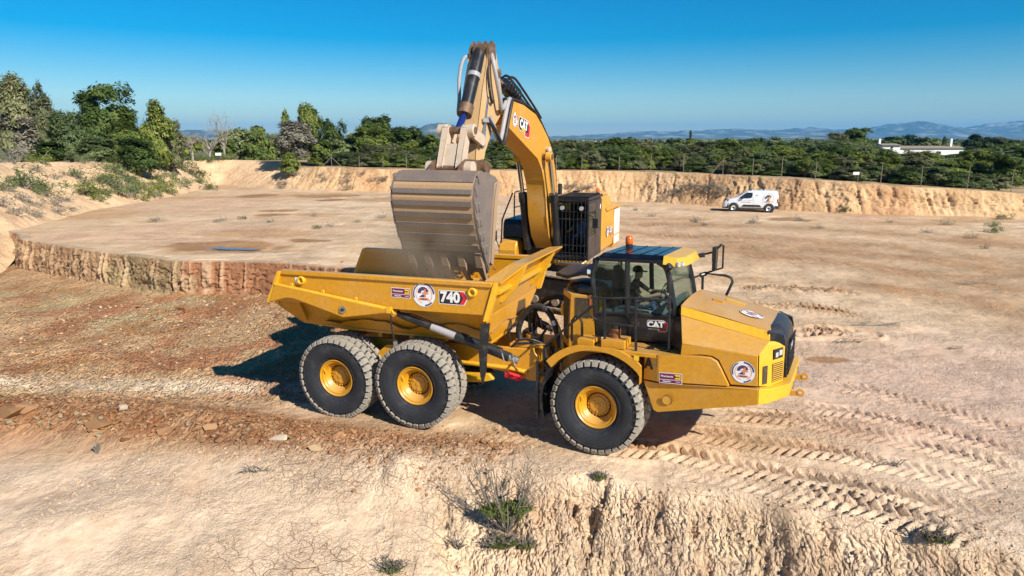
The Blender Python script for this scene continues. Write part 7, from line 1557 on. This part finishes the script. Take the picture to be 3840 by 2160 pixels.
for u0, u1, v0, v1 in ((2228, 2240, 384, 391), (2318, 2326, 381, 390), (2358, 2366, 381, 388), (2240, 2243, 369, 373), (2285, 2289, 382, 388)): hp('window', lambda m: m.box(((xs(u0) + xs(u1)) / 2, .2 if u0 > 2262 else -.04, (pxh(v0) + pxh(v1)) / 2), (xs(u1) - xs(u0), .5, pxh(v0) - pxh(v1)), DKW))
hp('shutter', lambda m: m.box(((xs(2416) + xs(2426)) / 2, .3, (pxh(380) + pxh(391)) / 2), (xs(2426) - xs(2416), .3, pxh(380) - pxh(391)), GRN))
POST = paint('weathered_post', (.20, .17, .135), .9, 0, (.2, .17, .13), .3, 0, .2, 5.0)
def fence(name, pts, label, braces=()):
    e = empty(name); tops = []
    for i, (u, v, h) in enumerate(pts):
        p = pix_surface(u, v); p = Vector(p) + Vector((0, .8, .05)); p.z = float(surf(np.array([p.x]), np.array([p.y]))[0])
        mb = MB(); mb.tube([(p.x, p.y, p.z - .2), (p.x + random.uniform(-.05, .05), p.y, p.z + h)], .032, POST, 6); mb.build('post', e, 40); tops.append((p, h))
        if i in braces:
            for s in (-1, 1): mb = MB(); mb.tube([(p.x, p.y, p.z + h * .8), (p.x + s * 1.1, p.y, p.z)], .035, POST, 6); mb.build('brace', e, 40)
    for f_ in (.25, .6, .92):
        mb = MB(); mb.tube([(p.x, p.y, p.z + h * f_) for p, h in tops], .0025, POST, 3); mb.build('wire', e, 0)
    return tag(e, label, 'fence')
fence('wire_fence', [(1400, 430, 1.5), (1465, 431, 1.5), (1560, 433, 1.5), (1640, 436, 1.6), (1724, 441, 1.6), (1824, 444, 1.7), (1900, 448, 1.6), (1974, 452, 1.8), (2060, 458, 1.6), (2227, 466, 1.8), (2330, 473, 1.7), (2448, 480, 1.8), (2560, 488, 1.7)], 'wire fence on wooden posts along the top of the right pit wall', (5,))
fence('wire_fence', [(40, 398, 1.3), (105, 402, 1.3), (192, 402, 1.2), (260, 404, 1.2), (300, 404, 1.3), (338, 404, 1.3), (382, 405, 1.2), (440, 405, 1.1), (505, 404, 1.1)], 'old wire fence with leaning posts along the top of the left bank')
fence('wire_fence', [(690, 420, 1.2), (830, 421, 1.3), (900, 424, 1.3), (960, 425, 1.3), (1020, 426, 1.3), (1080, 427, 1.3)], 'wire fence with thin posts on the rim left of the excavator stick', (1,))
def sign(u, v, w, h, label, off):
    p = pix_surface(u, v + 24); p = Vector(p) + Vector((0, .7, 0)); q = pix_at(u, v, p.y); mb = MB(); e = empty('notice_board'); 
    mb.box((q[0], p.y, q[2]), (w, .04, h), WHT); mb.build('board', e, 0); zt = float(surf(np.array([p.x]), np.array([p.y]))[0])
    mb = MB(); mb.tube([(q[0] + off, p.y + .05, zt - .2), (q[0] + off, p.y + .05, q[2] + h * .5)], .03, POST, 6); mb.build('post', e, 40); tag(e, label, 'sign')
sign(2154, 436, .50, .22, 'small blank white notice board on the fence right of the van', .2); sign(549, 388, .72, .34, 'small blank white notice board above the pale soil ramp', .2)

# ------------------------------------------------------------------ mountains
MTM, N_, Ln_, pm = nodes('mountain_scrub'); nt_ = MTM.node_tree; tcm = N_.new('ShaderNodeTexCoord')
nm = noise(nt_, .004, 8, .65, tcm.outputs['Object']); Ln_.new(mixcol(nt_, (.085, .10, .065), (.36, .34, .31), ramp(nt_, nm, .50, .66)), pm.inputs['Base Color']); pm.inputs['Roughness'].default_value = 1; pm.inputs['Specular IOR Level'].default_value = .05
def range_(name, D, prof, depth, rough, seed):
    us = np.linspace(prof[0][0], prof[-1][0], 420); vt = np.interp(us, [a[0] for a in prof], [a[1] for a in prof])
    vt = vt + (fbm(us, us * 0, .05, 4, seed) * 3.2 * rough) * (vt < 347)
    X0 = np.array([pix_at(u, 350, D)[0] for u in us]); Zt = np.array([max(3, pix_at(u, v, D)[2]) for u, v in zip(us, vt)])
    nv = 40; t = np.linspace(-1, 1, nv); T, U = np.meshgrid(t, np.arange(len(us)), indexing='ij')
    X = X0[None] + 0 * T; Y = D + T * depth
    ridge = np.abs(fbm(X / D, Y / D, 34, 6, seed + 4)) * .9
    Z = Zt[None] * np.clip(1 - np.abs(T), 0, 1) ** .8 * (1 - ridge * np.abs(T) ** .4 * np.clip(1.1 - np.abs(T), 0, 1) * 1.2) * np.where(T > 0, 1, 1) - 8 * (np.abs(T) > .98)
    me = grid_mesh(name, X, Y, Z, MTM); tag(link(name, me), kind='structure')
range_('mountain_range', 9000, [(1300, 351), (1370, 344), (1440, 341), (1500, 338), (1600, 330), (1700, 329), (1750, 327), (1850, 322), (1900, 325), (1950, 326), (2040, 319), (2100, 326), (2150, 322), (2190, 325), (2215, 312), (2228, 309), (2260, 306), (2285, 304), (2310, 303), (2345, 309), (2385, 320), (2420, 322), (2480, 310), (2520, 306), (2545, 302), (2600, 301), (2700, 306), (2800, 322), (2900, 351)], 1500, .8, 3)
range_('table_hill', 5200, [(960, 351), (1010, 330), (1040, 317), (1065, 314), (1080, 311), (1105, 308), (1130, 310), (1148, 315), (1170, 324), (1230, 333), (1330, 346), (1400, 351)], 700, .3, 7)
range_('left_hills', 6000, [(-300, 345), (-100, 338), (200, 334), (400, 328), (480, 326), (530, 326), (600, 329), (800, 336), (960, 345), (1000, 350)], 800, .4, 9)
range_('foothill', 3600, [(1380, 351), (1420, 346), (1480, 349), (1560, 346), (1640, 349), (1760, 348), (1900, 347), (2020, 344), (2070, 341), (2120, 345), (2300, 349), (2500, 348), (2700, 351)], 500, .3, 11)
mb = MB(); mp = pix_at(1117, 308, 5200); mb.tube([(mp[0], 5200, mp[2] - 8), (mp[0], 5200, mp[2] + 14)], 1.6, WHT, 6); tag(mb.build('radio_mast', None, 0), 'thin radio mast on top of the flat distant hill', 'mast')
# ------------------------------------------------------------------ air
HZM = bpy.data.materials.new('haze'); HZM.use_nodes = True; hn = HZM.node_tree.nodes; hn.clear()
ho = hn.new('ShaderNodeOutputMaterial'); hv = hn.new('ShaderNodeVolumePrincipled'); hv.inputs['Color'].default_value = (.15, .54, 1, 1); hv.inputs['Density'].default_value = .85e-4; hv.inputs['Anisotropy'].default_value = .0
HZM.node_tree.links.new(hv.outputs[0], ho.inputs['Volume'])
mb = MB(); mb.box((0, 8000, 170), (40000, 17500, 360), HZM); hz_o = mb.build('haze', None, 0); tag(hz_o, 'thin blue air between the pit and the far mountains', 'haze', kind='stuff')

# dust drifting off the tipping bucket
DUM = bpy.data.materials.new('dust'); DUM.use_nodes = True; dn_ = DUM.node_tree.nodes; dl_ = DUM.node_tree.links; dn_.clear()
do_ = dn_.new('ShaderNodeOutputMaterial'); dv_ = dn_.new('ShaderNodeVolumePrincipled'); dv_.inputs['Color'].default_value = (.78, .62, .44, 1)
tc_ = dn_.new('ShaderNodeTexCoord'); ns_ = dn_.new('ShaderNodeTexNoise'); ns_.inputs['Scale'].default_value = 1.5; ns_.inputs['Detail'].default_value = 3; dl_.new(tc_.outputs['Object'], ns_.inputs['Vector'])
ln_ = dn_.new('ShaderNodeVectorMath'); ln_.operation = 'LENGTH'; dl_.new(tc_.outputs['Object'], ln_.inputs[0])
fo_ = ramp(DUM.node_tree, ln_.outputs['Value'], .1, 1.0, 1, 0); nr_ = ramp(DUM.node_tree, ns_.outputs['Fac'], .36, .70, 0, 1.0)
mu_ = dn_.new('ShaderNodeMath'); mu_.operation = 'MULTIPLY'; dl_.new(fo_, mu_.inputs[0]); dl_.new(nr_, mu_.inputs[1]); dl_.new(mu_.outputs[0], dv_.inputs['Density']); dl_.new(dv_.outputs[0], do_.inputs['Volume'])
mb = MB(); mb.lathe([(math.sin(R(a)), -math.cos(R(a))) for a in range(0, 181, 15)], DUM, 20, 'z'); du = mb.build('dust_cloud', None, 50)
du.matrix_world = MEX @ Matrix.Translation((9.9, -.25, 3.0)) @ Matrix.Diagonal((1.3, 1.75, 1.25, 1)); tag(du, 'thin tan dust drifting around the lower part of the bucket', 'dust', kind='stuff')
